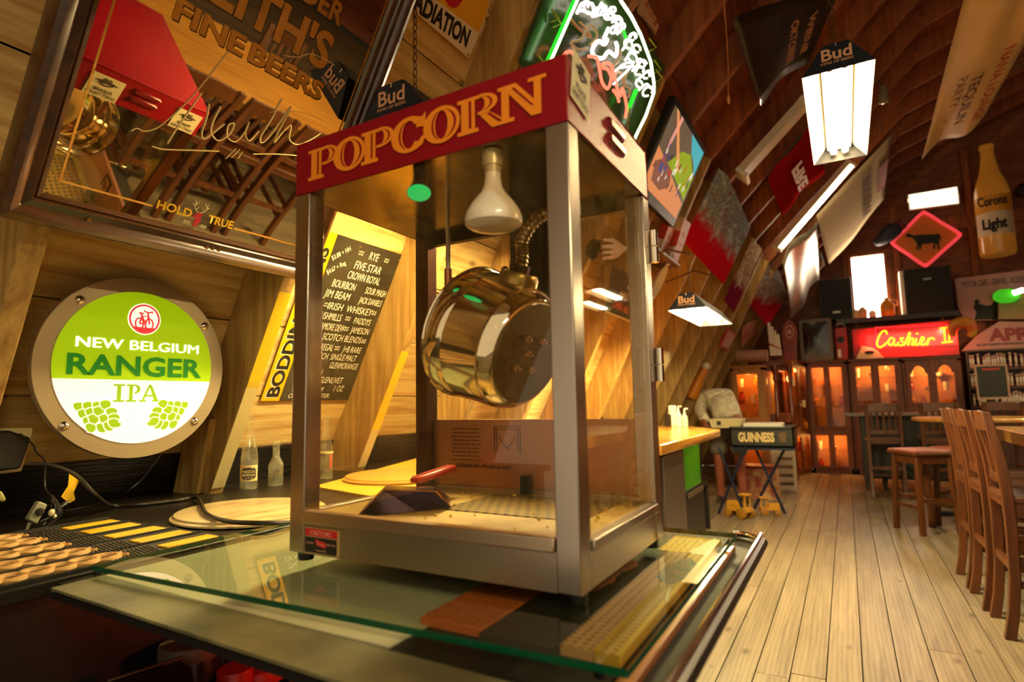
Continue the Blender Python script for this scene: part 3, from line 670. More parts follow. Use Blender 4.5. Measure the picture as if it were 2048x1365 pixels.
# things pressed under the glass
g = G(); g.prism([(-.27, -.150, .8645), (.352, -.152, .8645), (.352, .2, .8645), (-.27, .30, .8645)], (0, 0, .0012)); tag(g.build('paper_sheet', mat('grey_paper', '#b9b096', .6), smooth=False), 'large pale paper sheet lying under the glass bar top', 'paper')
g = G(); g.box(.340, .431, -.08, .16, .8645, .8757); o = g.build('drip_mat', mat('orange_rubber', '#d2621c', .5, es=0), bevel=.001); tag(o, 'orange ridged drip mat under the glass in front of the popcorn machine', 'mat')
g = G()
for i in range(7):
    for j in range(17): g.ball((.347+.013*i, -.073+.0138*j, .8758), .0036, 4, (1, 1, .4))
g.build('raised_dots', mat('orange_rubber_dark', '#b04a12', .5), o)
g = G(); g.box(.433, .528, -.09, .46, .8645, .8745); tag(g.build('dark_mat', mat('dark_green_mat', '#10130f', .5, var='#2a2016', vscale=12), smooth=False), 'dark rubber mat under the glass between orange and tan boards', 'mat')
PGX = {'M_PEGT': (.531, .567), 'M_PEGY': (.570, .598)}
M_PEGT = holes('tan_pegboard', '#c98c4e', '#7a4a22', .0112, .28, .5, stagger=False); M_PEGY = holes('yellow_pegboard', '#d8a028', '#96661a', .0112, .28, .5, stagger=False)
g = G(); g.box(.530, .568, -.080, .36, .8645, .8762); o = g.build('peg_board', mat('tan_board', '#c98c4e', .5), bevel=.001); tag(o, 'tan cribbage peg board under the glass along the bar edge', 'peg board'); g = G(); g.box(*PGX['M_PEGT'], -.079, .359, .8763, .8766); g.build('peg_holes', M_PEGT, o, smooth=False)
g = G(); g.box(.569, .599, -.080, .36, .8645, .8762); o = g.build('peg_board', mat('yellow_board_edge', '#d8a028', .5), bevel=.001); tag(o, 'yellow cribbage peg board under the glass nearest the wood edging', 'peg board'); g = G(); g.box(*PGX['M_PEGY'], -.079, .359, .8763, .8766); g.build('peg_holes', M_PEGY, o, smooth=False)
g = G(); g.box(.512, .597, .365, .487, .8645, .8757); tag(g.build('peg_board', holes('bright_yellow_pegboard', '#e0b020', '#a87a14', .0112, .28, .5, stagger=False), bevel=.001), 'bright yellow peg board under the far right corner of the glass', 'peg board')
g = G(); g.prism([(.556, .20, .8763), (.582, .17, .8763), (.597, .21, .8763), (.598, .29, .8763), (.575, .33, .8763), (.552, .27, .8763)], (0, 0, .0005)); tag(g.build('torn_picture', mat('torn_picture', '#3c424c', .5, var='#8a5a34', vscale=40), smooth=False), 'torn dark blue picture lying on the peg boards under the glass', 'picture')
g = G(); g.tube(spline([(.588, .155, .8766), (.592, .125, .8766), (.598, .10, .8766)]), .0016, 6); tag(g.build('paper_scrap', M_WHITE), 'thin white paper scrap on the yellow peg board', 'scrap')
g = G(); g.tube(spline([(.487, .11, .8752), (.497, .16, .8752), (.492, .2, .8752), (.506, .26, .8752)]), [.008+.003*math.sin(i*1.3) for i in range(19)], 6); tag(g.build('pretzel_crumb', mat('reddish_crumb', '#8a3c18', .6)), 'reddish crumb strip on the dark mat beside the machine', 'crumb')
g = G(); g.prism([(.565, .37, .8759), (.598, .32, .8759), (.598, .47, .8759), (.585, .49, .8759)], (0, 0, .0006)); tag(g.build('paper_slip', mat('white_slip', '#efe2c8', .5), smooth=False), 'white paper slip under the right rear corner of the glass', 'paper')
# ------------------------------------------------------------------ back counter
t = E('back_counter', 'black back counter running along the sloping wall', 'counter', (-.7, .4, 0))
g = G(); g.box(-1.14, -.305, -1.6, 2.15, .845, .8695); g.build('counter_top', mat('black_counter_b', '#15110c', .35, bump=.4, bscale=14), t, bevel=.003)
g = G(); g.box(-1.14, -.34, -1.6, 2.12, .10, .845); g.build('counter_base', M_BLACKW, t, smooth=False)
g = G(); g.box(-1.15, -.37, -1.6, 2.10, 0, .10); g.build('plinth', M_BLACK, t, smooth=False)
g = G(); g.box(-.3395, -.333, -1.6, -.02, .846, .866); g.build('edge_trim', M_STEELY, t, smooth=False)
# bar mat with rows of raised rings, ribs and yellow panels
t = E('bar_mat', 'black rubber bar mat with tan ring rows and yellow panels on the back counter', 'bar mat', (-.55, -.4, .8695))
g = G(); g.box(-.785, -.308, -1.0, .108, .8695, .8735)
for k in range(6): x = -.785+.0954*k; g.box(x-.0015, x+.0015, -1.0, .108, .8735, .8775)
g.build('mat_base', mat('black_rubber', '#1c1812', .55), t, smooth=False)
M_TAN = mat('tan_rubber', '#c99a5a', .5); M_YEL = mat('yellow_rubber', '#f0b81c', .5, var='#8a6410', vscale=9, vstretch=(14, 1, 1), lo=.5, hi=.75)
LX = [-.742, -.657, -.558, -.459, -.360]
for k, x in enumerate(LX):
    x1 = x+.046; e = -.098 if k < 4 else -.09
    if k == 4: x1 = x+.036
    g = G(); g.box(x, x1, -.012, .092, .8735, .8768); g.build('yellow_panel', M_YEL, t, bevel=.001)
    g = G(); y = -.02
    while y > -.105:
        g.prism([(x-.018, y, .8735), (x-.018, y+.003, .8735), (x1+.016, y-.012+.003, .8735), (x1+.016, y-.012, .8735)], (0, 0, .0025)); y -= .0075
    r_ = g.build('diagonal_ribs', mat('grey_ribs', '#3a3226', .6), t, smooth=False); r_['kind'] = 'stuff'
    g = G(); y = e-.018; i = 0; xc = (x+x1)/2-.005
    while y > -.95:
        rx, ry = .021, .020
        g.tube([(xc+rx*math.cos(q), y+ry*math.sin(q), .8768+.0012*(i % 2)) for q in [2*math.pi*j/14 for j in range(14)]], .0052, 6, True); y -= .034; i += 1
    g.tube([(xc-.012, e+.012, .8765), (xc+.004, e+.006, .8765), (xc+.012, e+.014, .8765)], .004, 6)
    r_ = g.build('ring_row', M_TAN, t); r_['kind'] = 'stuff'
# round boards
def plaque(c, rx, ry, m, label, z, edge=.014):
    g = G(); n = 56; pr = [(.96, 0), (1, .003), (1, .007), (.965, .010), (.955, .0145), (.93, .0165), (0, .0165)]
    g.loft([[V((c[0]+rx*k*math.cos(q), c[1]+ry*k*math.sin(q), z+h)) for q in [2*math.pi*i/n for i in range(n)]] for k, h in pr]); return tag(g.build('serving_board', m), label, 'serving board')
a = U(283, 1036, PZ(.884)); b = U(500, 984, PZ(.884)); c_ = U(450, 1062, PZ(.872))
M_PLQ = mat('pale_marbled_board', '#d8bd86', .35, var='#a8643c', vscale=7, vstretch=(3, 1.2, 1), lo=.52, hi=.8, coat=.4)
plaque(((-.50), .30), .195, .175, M_PLQ, 'pale marbled round board with moulded rim on the back counter', .8697)
g = G(); g.prism([U(628, 977, PZ(.870)), U(760, 1000, PZ(.870)), U(860, 985, PZ(.870)), U(850, 915, PZ(.870))], (0, 0, .006)); tag(g.build('yellow_board', mat('yellow_card', '#e0b23a', .5), smooth=False), 'yellow square board lying on the back counter behind the popcorn machine', 'board')
plaque((-.60, .98), .20, .20, mat('tan_round_board', '#cf9c48', .4), 'tan round board resting on the yellow board', .8762)
# ------------------------------------------------------------------ bottles on the back counter
CL = glass('bottle_glass', '#f8f8f0', .30, '#f0e8c0', gloss=2.2, dscale=30)
def bottle(name, px, py, prof, label, lab_fn=None, m=CL, z=.8697, cat='bottle', grp='old glass bottles on the back counter'):
    c = U(px, py, PZ(z)); t = E(name, label, cat, tuple(c), grp)
    g = G(); g.lathe(prof, c, n=28, cap=False); g.lathe([(prof[0][0]*.8, .002), (.001, .004)], c, n=28, cap=False); g.build('glass_body', m, t)
    if lab_fn: lab_fn(t, c)
    return t
def facing(c): d = (EYE-V(c)); d.z = 0; d.normalize(); return d, ZA.cross(d).normalized()
def mission(t, c):
    d, u = facing(c); R = .0275
    def strip(z0, z1, half, m, name, off):
        g = G(); n = 14; A_ = [(-half+2*half*k/n) for k in range(n+1)]
        g.loft([[V(c)+(d*math.cos(q)+u*math.sin(q))*(R+off)+ZA*z for q in A_] for z in (z0, z1)], closed=False); return g.build(name, m, t)
    l = strip(.028, .080, 1.15, mat('mission_label', '#c8b47c', .6), 'label', .0006)
    g = G(); rows = []
    for j in range(-7, 8):
        hw = .84*max(0, 1-(j/7.)**4)**.5+.02; rows.append([V(c)+(d*math.cos(q)+u*math.sin(q))*(R+.0012)+ZA*(.053+.0205*j/7) for q in [hw*(i/6-1) for i in range(13)]])
    g.loft(rows, closed=False); g.build('label_badge', mat('mission_brown', '#2a1a0c', .6), l)
    PL = mat('mission_print', '#d8c48c', .6); o = V(c)+d*(R+.0022)
    text('label_lettering', 'MISSION', PL, l, o+ZA*.0545, u, ZA, width=.038, height=.010, bold=.03)
    text('label_lettering', 'BEVERAGES', PL, l, o+ZA*.0455, u, ZA, width=.038, height=.0065, bold=.02)
    text('label_lettering', 'Naturally Good', PL, l, o+ZA*.0375, u, ZA, width=.028, height=.005, shear=.3)
bottle('glass_bottle', 497, 979, [(.027, 0), (.0285, .006), (.0275, .012), (.0275, .09), (.0265, .11), (.022, .14), (.0155, .165), (.0115, .19), (.0105, .215), (.0125, .217), (.0125, .224), (.0115, .226), (.0115, .245), (.0125, .248)], 'clear swirled glass bottle with brown and tan paper label on the back counter', mission)
bottle('glass_bottle', 551, 972, [(.024, 0), (.025, .004), (.025, .062), (.0235, .075), (.015, .093), (.0115, .1), (.0115, .135), (.0135, .137), (.0135, .15), (.0125, .153)], 'small plain clear glass bottle with short neck beside the labelled bottle')
bottle('glass_bottle', 620, 965, [(.030, 0), (.031, .005), (.031, .075), (.027, .1), (.015, .13), (.012, .15), (.012, .18)], 'clear glass bottle half hidden behind the left post of the popcorn machine')
def redmark(t, c):
    d, u = facing(c); g = G(); R = .0262
    g.loft([[V(c)+(d*math.cos(q)+u*math.sin(q))*R+ZA*z for q in (.55, .7, .85, 1.0)] for z in (.04, .09)], closed=False); l = g.build('red_script', mat('faded_red', '#a84a30', .6), t)
    g = G(); g.lathe([(.0262, .094), (.0266, .097), (.0262, .1)], c, n=24, cap=False); g.build('raised_ring', mat('pale_ring', '#d8cc98', .5), t)
bottle('glass_bottle', 651, 958, [(.027, 0), (.028, .005), (.026, .02), (.0255, .09), (.0255, .105), (.022, .13), (.0145, .165), (.0115, .19), (.011, .215), (.013, .217), (.013, .232)], 'tall clear soda bottle with faded red mark seen through the front glass', redmark)
# ------------------------------------------------------------------ power outlet, adapter, cords
t = E('outlet_box', 'cream wall outlet box with black power adapter plugged in at far left', 'outlet', tuple(U(20, 930, PX(-.86))))
p = U(-30, 905, PX(-.90)); g = G(); q = [U(-60, 858, PX(-.90)), U(66, 856, PX(-.90)), U(66, 866, PX(-.90)), U(44, 944, PX(-.90)), U(-60, 955, PX(-.90))]
g.prism(q, (-.03, 0, 0)); g.build('cover_plate', M_CREAM, t, bevel=.003)
q = [U(-10, 865, PX(-.86)), U(20, 862, PX(-.86)), U(64, 876, PX(-.86)), U(42, 938, PX(-.86)), U(-14, 945, PX(-.86))]
g = G(); g.prism(q, (-.045, 0, 0)); g.build('power_adapter', M_BLACK, t, bevel=.006)
cz = .8697
pts = [U(586, 1046, PZ(.884)), U(530, 1047, PZ(.895)), U(460, 1044, PZ(.893)), U(415, 1030, PZ(.893)), U(402, 1008, PZ(.893)), U(392, 996, PZ(.880)), U(350, 1002, PZ(.876)), U(280, 1010, PZ(.876)), U(225, 1012, PZ(.878)), U(190, 990, PX(-.80)), U(160, 958, PX(-.815)), U(130, 940, PX(-.83)), U(95, 930, PX(-.845)), U(55, 929, PX(-.86))]
g = G(); g.tube(spline(pts, 8), .0052, 10); cord = tag(g.build('power_cord', mat('black_cord', '#231d16', .35)), 'thick black power cord running from the outlet to the popcorn machine', 'cord')
ORG[cord.name] = V(cord.location)
tg = [U(138, 948, PX(-.815)), U(158, 962, PX(-.815)), U(147, 985, PX(-.815)), U(150, 1000, PX(-.815)), U(138, 1007, PX(-.815)), U(122, 994, PX(-.815)), U(136, 972, PX(-.815))]
g = G(); g.prism(tg, (.0012, 0, 0)); tag_ = g.build('cord_tag', mat('yellow_tag', '#e8b414', .5), cord, smooth=False); lab(tag_, 'yellow paper tag on the cord')
for k in range(5): text('tag_print', 'CAUTION RISK OF SHOCK', M_INK, tag_, U(135+k*2.4, 985+k*3, PX(-.8125)), V((0, .55, .8)), V((0, -.8, .55)), width=.022, height=.0022)
# inline switch with its bundled lead
t = E('lead_switch', 'grey inline cord switch with a tied bundle of thin cable hanging below the outlet', 'switch', tuple(U(75, 1040, PX(-.80))))
q = [U(78, 1003, PX(-.80)), U(96, 1010, PX(-.80)), U(75, 1050, PX(-.80)), U(56, 1040, PX(-.80))]
g = G(); g.prism(q, (-.02, 0, 0)); g.build('switch_body', mat('grey_switch', '#8a8a70', .4), t, bevel=.003)
c = U(79, 1024, PX(-.799)); g = G(); g.lathe([(.009, 0), (.009, .003), (.005, .004), (0, .004)], c, XA, 18); g.build('rocker', M_BLACK, t)
g = G(); g.tube([U(60, 1046, PX(-.81)), U(52, 1062, PX(-.81))], [.0042, .002], 8); g.build('strain_relief', mat('grey_switch', '#8a8a70', .4), t)
rr = random.Random(2); g = G()
for k in range(9):
    a = U(104+rr.uniform(-6, 8), 994+rr.uniform(-6, 6), PX(-.81)); b = U(86+rr.uniform(-6, 6), 1050+rr.uniform(-6, 6), PX(-.81)); c = U(102+rr.uniform(-8, 24), 1026, PX(-.80+rr.uniform(-.01, .01)))
    g.tube(spline([a, c, b], 6), .0014, 5)
for k in range(4):
    a = U(104, 1026, PX(-.803)); b = U(134+rr.uniform(-8, 8), 1002+rr.uniform(-8, 8), PX(-.81)); g.tube(spline([a, (a+b)/2+V((.004, 0, .002*k)), b], 6), .0013, 5)
g.tube(spline([U(40, 868, PX(-.855)), U(66, 890, PX(-.855)), U(72, 905, PX(-.855)), U(90, 925, PX(-.855)), U(90, 975, PX(-.85)), U(105, 995, PX(-.81))], 8), .0022, 6)
g.build('bundled_cable', mat('black_cord', '#231d16', .35), t)
g = G(); g.ball(U(104, 1026, PX(-.798)), .0075, 6, (.8, 1, 1.2)); g.ball(U(109, 1033, PX(-.798)), .005, 5); g.build('cable_tie', M_CREAM, t)
g = G(); g.tube(spline([U(323, 908, PX(-.83)), U(285, 958, PX(-.86)), U(245, 990, PX(-.9)), U(232, 996, PZ(.875)), U(190, 1010, PZ(.872)), U(130, 1022, PZ(.872))], 8), .0014, 6); tag(g.build('sign_lead', mat('black_cord', '#231d16', .35)), 'thin lead hanging down from the round green beer sign', 'cord')
g = G(); pts = [U(-12, 975, PX(-.80)), U(6, 985, PX(-.80)), U(14, 1000, PX(-.80)), U(8, 1006, PX(-.80)), U(-12, 1000, PX(-.80))]
g.prism(pts, (-.025, 0, 0)); tag(g.build('plug_end', mat('olive_plug', '#8a8a4a', .4), bevel=.004), 'olive plug end poking in at the left edge below the outlet', 'plug')
# ================================================================== UNDER THE BAR (lit by a red glow)
q = [U(215, 1367, PZ(.70)), U(363, 1320, PZ(.70)), U(386, 1334, PZ(.70)), U(394, 1400, PZ(.70)), U(250, 1430, PZ(.70))]
t = E('dark_case', 'dark flat topped case with a pale top rail below the bar', 'case', (q[1].x, q[1].y, .462))
g = G(); g.prism(q, (0, 0, -.2375)); g.build('case_body', M_BLACK, t, bevel=.004)
g = G(); g.cyl(q[0]+ZA*.003, q[1]+ZA*.003, .003); g.build('top_rail', M_STEELX, t)
def canister(px, py, z, r, h, m, label, name='canister', rib=False, lid=None):
    c = U(px, py, PZ(z)); t = E(name, label, name.replace('_', ' '), (c.x, c.y, z-h))
    pr = [(r*.96, -h), (r, -h+.004)] + ([(r*(1 if k % 2 else .975), -h+.01+.006*k) for k in range(int((h-.06)/.006))] if rib else []) + [(r, -.004), (r*.96, 0), (0, 0)]
    g = G(); g.lathe(pr, c, n=32); g.build('body', m, t)
    if lid: g = G(); g.lathe([(r*1.03, -.02), (r*1.03, .0), (r*.98, .004), (0, .004)], c, n=32); g.build('lid', lid, t)
    return t
canister(385, 1285, .70, .055, .238, mat('dark_ribbed', '#1a1612', .3), 'tall black ribbed canister with pale lid below the bar', rib=True, lid=mat('beige_lid', '#5a4636', .5))
canister(470, 1337, .69, .029, .228, mat('red_cup', '#a81c0c', .35), 'near red plastic cup below the bar', 'cup')
canister(515, 1330, .65, .055, .188, mat('jar_dark', '#17120e', .3), 'squat jar with red lid beside the red cup below the bar', 'jar', lid=mat('red_lid', '#b02412', .4))
g = G(); a = U(600, 1350, PZ(.63)); g.box(a.x-.005, a.x+.06, a.y-.02, a.y+.05, .462, .63); tag(g.build('carton', mat('orange_carton', '#b05a18', .5, var='#3a1c08', vscale=40), smooth=False), 'orange carton standing below the bar at the right', 'carton')
g = G(); a = U(350, 1290, PZ(.62)); g.box(-.22, -.12, .2, .3, .462, .70); tag(g.build('dark_box', mat('dark_box', '#1c100c', .35), bevel=.003), 'dark appliance box with red glints at the back of the bar shelf', 'box')
for p, e, c, r in (((.16, .22, .78), 1.8, (1, .12, .04), .02), ((-.05, .40, .80), .35, (1, .15, .05), .02)):
    l = bpy.data.lights.new('under_bar_red_light', 'POINT'); l.energy = e; l.color = c; l.shadow_soft_size = r  # bare red point lights for the glow under the bar, no fixture
    o = bpy.data.objects.new('under_bar_red_light', l); COL.objects.link(o); o.location = p
# ================================================================== MIRROR
MI = (-.162, .468, 1.127, 2.06)                     # inner y0,y1 and s0,s1
t = E('beer_mirror', 'big framed gold lettered beer mirror hanging tilted on the sloping wall', 'mirror', tuple(MP(.15, 1.06)))
g = G(); g.obox(MP(MI[0]-.01, MI[2]-.01, -.004), YA*(MI[1]-MI[0]+.02), ME*(MI[3]-MI[2]+.02), MN*.004); g.build('mirror_glass', mat('mirror_silver', '#d8ccb0', .015, 1.), t, smooth=False)
g = G(); g.obox(MP(MI[0]-.06, MI[2]-.06, -.026), YA*(MI[1]-MI[0]+.12), ME*(MI[3]-MI[2]+.12), MN*.006); g.build('backing_board', M_BLACKW, t, smooth=False)
prof = [(0, .0), (0, .008), (-.008, .011), (-.011, .008), (-.016, .016), (-.030, .013), (-.036, .021), (-.048, .026), (-.060, .021), (-.066, .006), (-.066, -.022), (0, -.022)]
M_FR = wood('mirror_frame_wood', '#5a361a', '#2a1508', 'Y', .28, var=.05, coat=.6, bump=.1)
cs = [(MI[0], MI[2], -1, -1), (MI[1], MI[2], 1, -1), (MI[1], MI[3], 1, 1), (MI[0], MI[3], -1, 1)]
for i, nm in enumerate(('bottom', 'right', 'top', 'left')):
    a, b = cs[i], cs[(i+1) % 4]; g = G()
    g.loft([[MP(c[0]-c[2]*d, c[1]-c[3]*d, h) for d, h in prof] for c in (a, b)]); g.build('frame_rail', M_FR, t)
for y in (-.075, .19, .205, .222):
    g = G(); c = MP(y, MI[2]-.03, .0145); g.lathe([(.0045, 0), (.0045, .003), (.002, .003), (.0018, .001), (0, .001)], c, MN, 14); g.build('frame_screw', mat('brass_screw', '#c09a5a', .3, 1.), t)
g = G(); w = .0022                                    # thin gold border line
for a, b in (((-.137, 1.160), (.046, 1.160)), ((.252, 1.160), (.452, 1.160)), ((-.137, 1.160), (-.137, 2.03)), ((.454, 1.160), (.454, 2.03))):
    g = G()
    if a[0] == b[0]: g.obox(MP(a[0]-w, a[1], .0004), YA*2*w, ME*(b[1]-a[1]), MN*.0004)
    else: g.obox(MP(a[0], a[1]-w, .0004), YA*(b[0]-a[0]), ME*2*w, MN*.0004)
    g.build('gold_border', M_GOLD, t, smooth=False)
def mtext(s, y, ss, w, h, m=M_GOLD, bold=.03, dy=V((0, 0, 0)), sh=0, lift=.0012): return text('mirror_lettering', s, m, t, MP(y, ss), YA, ME, width=w, height=h, bold=bold, shear=sh, lift=lift)
M_GSH = mat('gold_edge', '#2a1a08', .4)
for m_, dx, lf in ((M_GSH, .0025, .0008), (M_GOLD, 0, .0014)):
    mtext('FINE', .047+dx, 1.556-dx, .162, .044, m_, lift=lf, bold=.035); mtext('BEERS', .252+dx, 1.556-dx, .218, .044, m_, lift=lf, bold=.035)
    mtext("KEITH'S", .145+dx, 1.630-dx, .40, .092, m_, lift=lf, bold=.035)
    mtext('ALEXANDER', .145+dx, 1.748-dx, .40, .050, m_, lift=lf, bold=.035)
mtext('HOLD', .0945, 1.158, .083, .020, mat('yellow_gold', '#d0a020', .4), bold=.03); mtext('TRUE', .212, 1.157, .068, .020, mat('yellow_gold', '#d0a020', .4), bold=.03)
mtext('ESTD', .131, 1.140, .016, .008, M_CREAM, bold=.01); mtext('1820', .172, 1.140, .016, .008, M_CREAM, bold=.01)
g = G()                                             # small red stag head with antlers
st = [(.1485, 1.136), (.158, 1.146), (.162, 1.158), (.159, 1.168), (.164, 1.172), (.157, 1.174), (.150, 1.176), (.147, 1.171), (.139, 1.164), (.142, 1.160), (.149, 1.160), (.146, 1.150)]
g.prism([MP(a, b, .0006) for a, b in st], MN*.0006); g.build('stag_head', mat('stag_red', '#a01418', .5), t, smooth=False)
g = G()
for s in (-1, 1):
    g.tube(spline([MP(.152+s*.002, 1.174, .001), MP(.152+s*.012, 1.181, .001), MP(.152+s*.015, 1.190, .001), MP(.152+s*.008, 1.199, .001)], 5), .0009, 5)
    for a, b in (((.010, 1.180), (.005, 1.187)), ((.015, 1.188), (.021, 1.193)), ((.014, 1.192), (.017, 1.200))): g.tube([MP(.152+s*a[0], a[1], .001), MP(.152+s*b[0], b[1], .001)], .0008, 5)
g.build('stag_antlers', M_CREAM, t)
def zp(x, y): return U(x/2.626, y/2.626, PM(.0012))
g = G()                                             # etched signature
for st, r in ((((690, 690), (720, 675), (760, 690), (830, 670), (900, 615), (1000, 520), (1100, 400), (1200, 270)), .0022), (((880, 755), (920, 690), (990, 590), (1060, 490)), .0026),
              (((1100, 545), (1085, 620), (1060, 700), (1075, 730), (1130, 690), (1180, 650)), .003), (((1160, 560), (1120, 640), (1110, 700), (1150, 740), (1210, 700), (1230, 650), (1200, 660), (1195, 720), (1240, 745), (1290, 690), (1310, 640), (1290, 700), (1310, 740), (1360, 690)), .0028),
              (((1480, 520), (1430, 620), (1370, 720), (1380, 750), (1430, 700), (1530, 560), (1470, 680), (1440, 750), (1490, 690), (1530, 660), (1520, 730), (1560, 760), (1620, 740), (1685, 700)), .0028),
              (((1420, 590), (1500, 580), (1600, 595), (1700, 635)), .0014), (((800, 770), (860, 785), (1000, 790), (1150, 795)), .0026), (((1330, 810), (1450, 810), (1560, 818)), .0022),
              (((1240, 780), (1185, 835)), .0016), (((1260, 785), (1215, 830)), .0016), (((1275, 795), (1250, 835)), .0016), (((1490, 290), (1560, 300), (1640, 285), (1740, 330), (1755, 345)), .0018)):
    g.tube(spline([zp(*p) for p in st], 5), r*.6, 5)
g.build('etched_signature', mat('etched_gold', '#d8b878', .5), t)
# ================================================================== SIGNS ON THE LEFT WALL
SC = V((-.8094, .1765, 1.2516)); SR = .239
t = E('round_beer_sign', 'round lit green and white beer sign with steel rim on the plank wall', 'sign', tuple(SC-ZA*SR))
g = G(); g.lathe([(SR, -.022), (SR, -.002), (SR-.001, 0), (0, 0)], SC, XA, 96); g.build('steel_rim', mat('sign_steel', '#b8a684', .32, .55, bump=.08, bscale=6, vstretch=(1, 1, 60)), t)
RI = SR*.838
def sp(u, v, k=.0): return SC + YA*u*SR + ZA*v*SR + XA*k    # sign coordinates, -1..1
vb = -.147; g = G(); aa = math.asin(vb/.838)
up = [aa+(math.pi-2*aa)*k/60 for k in range(61)]; lo = [math.pi-aa+(math.pi+2*aa)*k/60 for k in range(61)]
g.poly([sp(.838*math.cos(q), .838*math.sin(q), .002) for q in up]); g.build('green_field', glow('sign_green', '#8fae04', .75), t, smooth=False)
g = G(); g.poly([sp(.838*math.cos(q), .838*math.sin(q), .002) for q in lo]); g.build('white_field', glow('sign_white', '#ffe6d6', .80), t, smooth=False)
GS_W = glow('sign_letter_white', '#fff2dc', .95); GS_D = glow('sign_letter_dark', '#1c6a18', .55); GS_M = glow('sign_letter_mid', '#7a9a14', .62); GS_R = glow('sign_red', '#d83a3a', .7)
for k in (-.006, -.002, .002, .006): text('sign_lettering', 'NEW BELGIUM', GS_W, t, sp(.012+k, .186+k*.4, .003+k*.01), YA, ZA, width=1.30*SR, height=.105*SR)
text('sign_lettering', 'RANGER', GS_D, t, sp(0, -.095, .003), YA, ZA, width=1.42*SR, height=.213*SR, bold=.03)
# IPA in slab serifs
g = G(); nb = [0]
def sbar(ps): nb[0] += 1; g.poly([sp(-.262+(a+.16)*.823, -.385+(b+.375)*.826, .003+nb[0]*4e-6) for a, b in ps])
def rect(a, b, c, d): sbar([(a, c), (b, c), (b, d), (a, d)])
z0, z1 = -.375, -.145
rect(-.16, -.02, z0, z0+.022); rect(-.16, -.02, z1-.022, z1); rect(-.115, -.065, z0, z1)
rect(.0, .13, z0, z0+.022); rect(.0, .1, z1-.022, z1); rect(.035, .08, z0, z1)
for k in range(14):
    a0, a1 = -math.pi/2+math.pi*k/14, -math.pi/2+math.pi*(k+1)/14; cx, cz = .10, z1-.062
    sbar([(cx+.075*math.cos(a0), cz+.062*math.sin(a0)), (cx+.075*math.cos(a1), cz+.062*math.sin(a1)), (cx+.032*math.cos(a1), cz+.042*math.sin(a1)), (cx+.032*math.cos(a0), cz+.042*math.sin(a0))])
sbar([(.19, z0), (.215, z0), (.315, z1), (.285, z1)]); sbar([(.285, z1), (.32, z1), (.42, z0), (.365, z0)]); rect(.165, .25, z0, z0+.022); rect(.335, .445, z0, z0+.022); rect(.225, .38, z0+.07, z0+.092)
g.build('ipa_lettering', GS_M, t, smooth=False)
# red bicycle badge
bc = (.022, .54)
g = G(); g.lathe([(.178*SR, .002), (.178*SR, .0032), (0, .0033)], sp(*bc), XA, 40); bd = g.build('badge_disc', GS_W, t)
g = G(); n = 36
for r0, r1, h in ((.166, .146, .0036),):
    for k in range(n):
        q0, q1 = 2*math.pi*k/n, 2*math.pi*(k+1)/n
        g.poly([sp(bc[0]+r*math.cos(q), bc[1]+r*math.sin(q), h) for r, q in ((r0, q0), (r0, q1), (r1, q1), (r1, q0))])
for wx in (-.055, .05):                               # wheels, seen at an angle
    c = (bc[0]+wx, bc[1]-.055)
    g.tube([sp(c[0]+.042*math.cos(q), c[1]+.062*math.sin(q), .004) for q in [2*math.pi*k/20 for k in range(20)]], .0020, 5, True)
for pl in (((-.055, -.055), (-.03, .03), (.04, .035), (.01, -.05), (-.055, -.055)), ((-.03, .03), (.01, -.05)), ((.04, .035), (.052, -.055)), ((.036, .03), (.032, .075), (-.01, .092)), ((.032, .075), (.075, .09), (.085, .075)), ((-.033, .03), (-.04, .062)), ((-.065, .066), (-.015, .062))):
    g.tube([sp(bc[0]+a, bc[1]+b, .004) for a, b in pl], .0022, 5)
g.poly([sp(bc[0]+.146*math.cos(q), bc[1]+.146*math.sin(q), .0037) for q in [math.radians(180+40+100*k/14) for k in range(15)]])
g.build('bicycle_emblem', GS_R, bd)
# hop cones
def hop(cx, cz, mir, rot):
    g = G(); ca, sa = math.cos(rot), math.sin(rot)
    def tp(x, y): return sp(cx+mir*(x*ca-y*sa), cz+(x*sa+y*ca), .003)
    nh = 0; rows = [(.215, 1, .085), (.15, 2, .09), (.08, 3, .094), (.005, 4, .094), (-.07, 3, .098), (-.135, 2, .098), (-.165, 1, .09)]
    for yy, nn, s in rows:
        for k in range(nn):
            x = (k-(nn-1)/2)*.088; y = yy-abs(x)*.25+.03*(nn == 4)
            for m_, sc_ in ((1, 1.22), (0, 1.0)):
                nh += 1; g.m = m_; g.poly([tp(x+dx*s*sc_, y+dy*s*sc_)+XA*nh*1.2e-5 for dx, dy in ((-.42, -.42), (-.53, .02), (-.34, .40), (0, .66), (.34, .40), (.53, .02), (.42, -.42), (0, -.52))])
    g.m = 0
    g.prism([tp(-.02, -.19), (tp(.02, -.19)), tp(.03, -.235), tp(.01, -.24), tp(-.025, -.23)], XA*.0006)
    g.build('hop_cone', [glow('hop_green', '#7c9c10', .62), glow('sign_white', '#ffe6d6', .80)], t, smooth=False)
hop(-.39, -.53, 1, math.radians(62)); hop(.325, -.53, -1, math.radians(62))
for u, v in ((-.62, .67), (.74, .54), (-.69, -.62), (.66, -.62)):
    g = G(); g.lathe([(.011, 0), (.011, .002), (.006, .007), (0, .0085)], sp(u, v), XA, 14); g.build('rim_bolt', mat('bolt_steel', '#d0c4b0', .12, 1.), t)
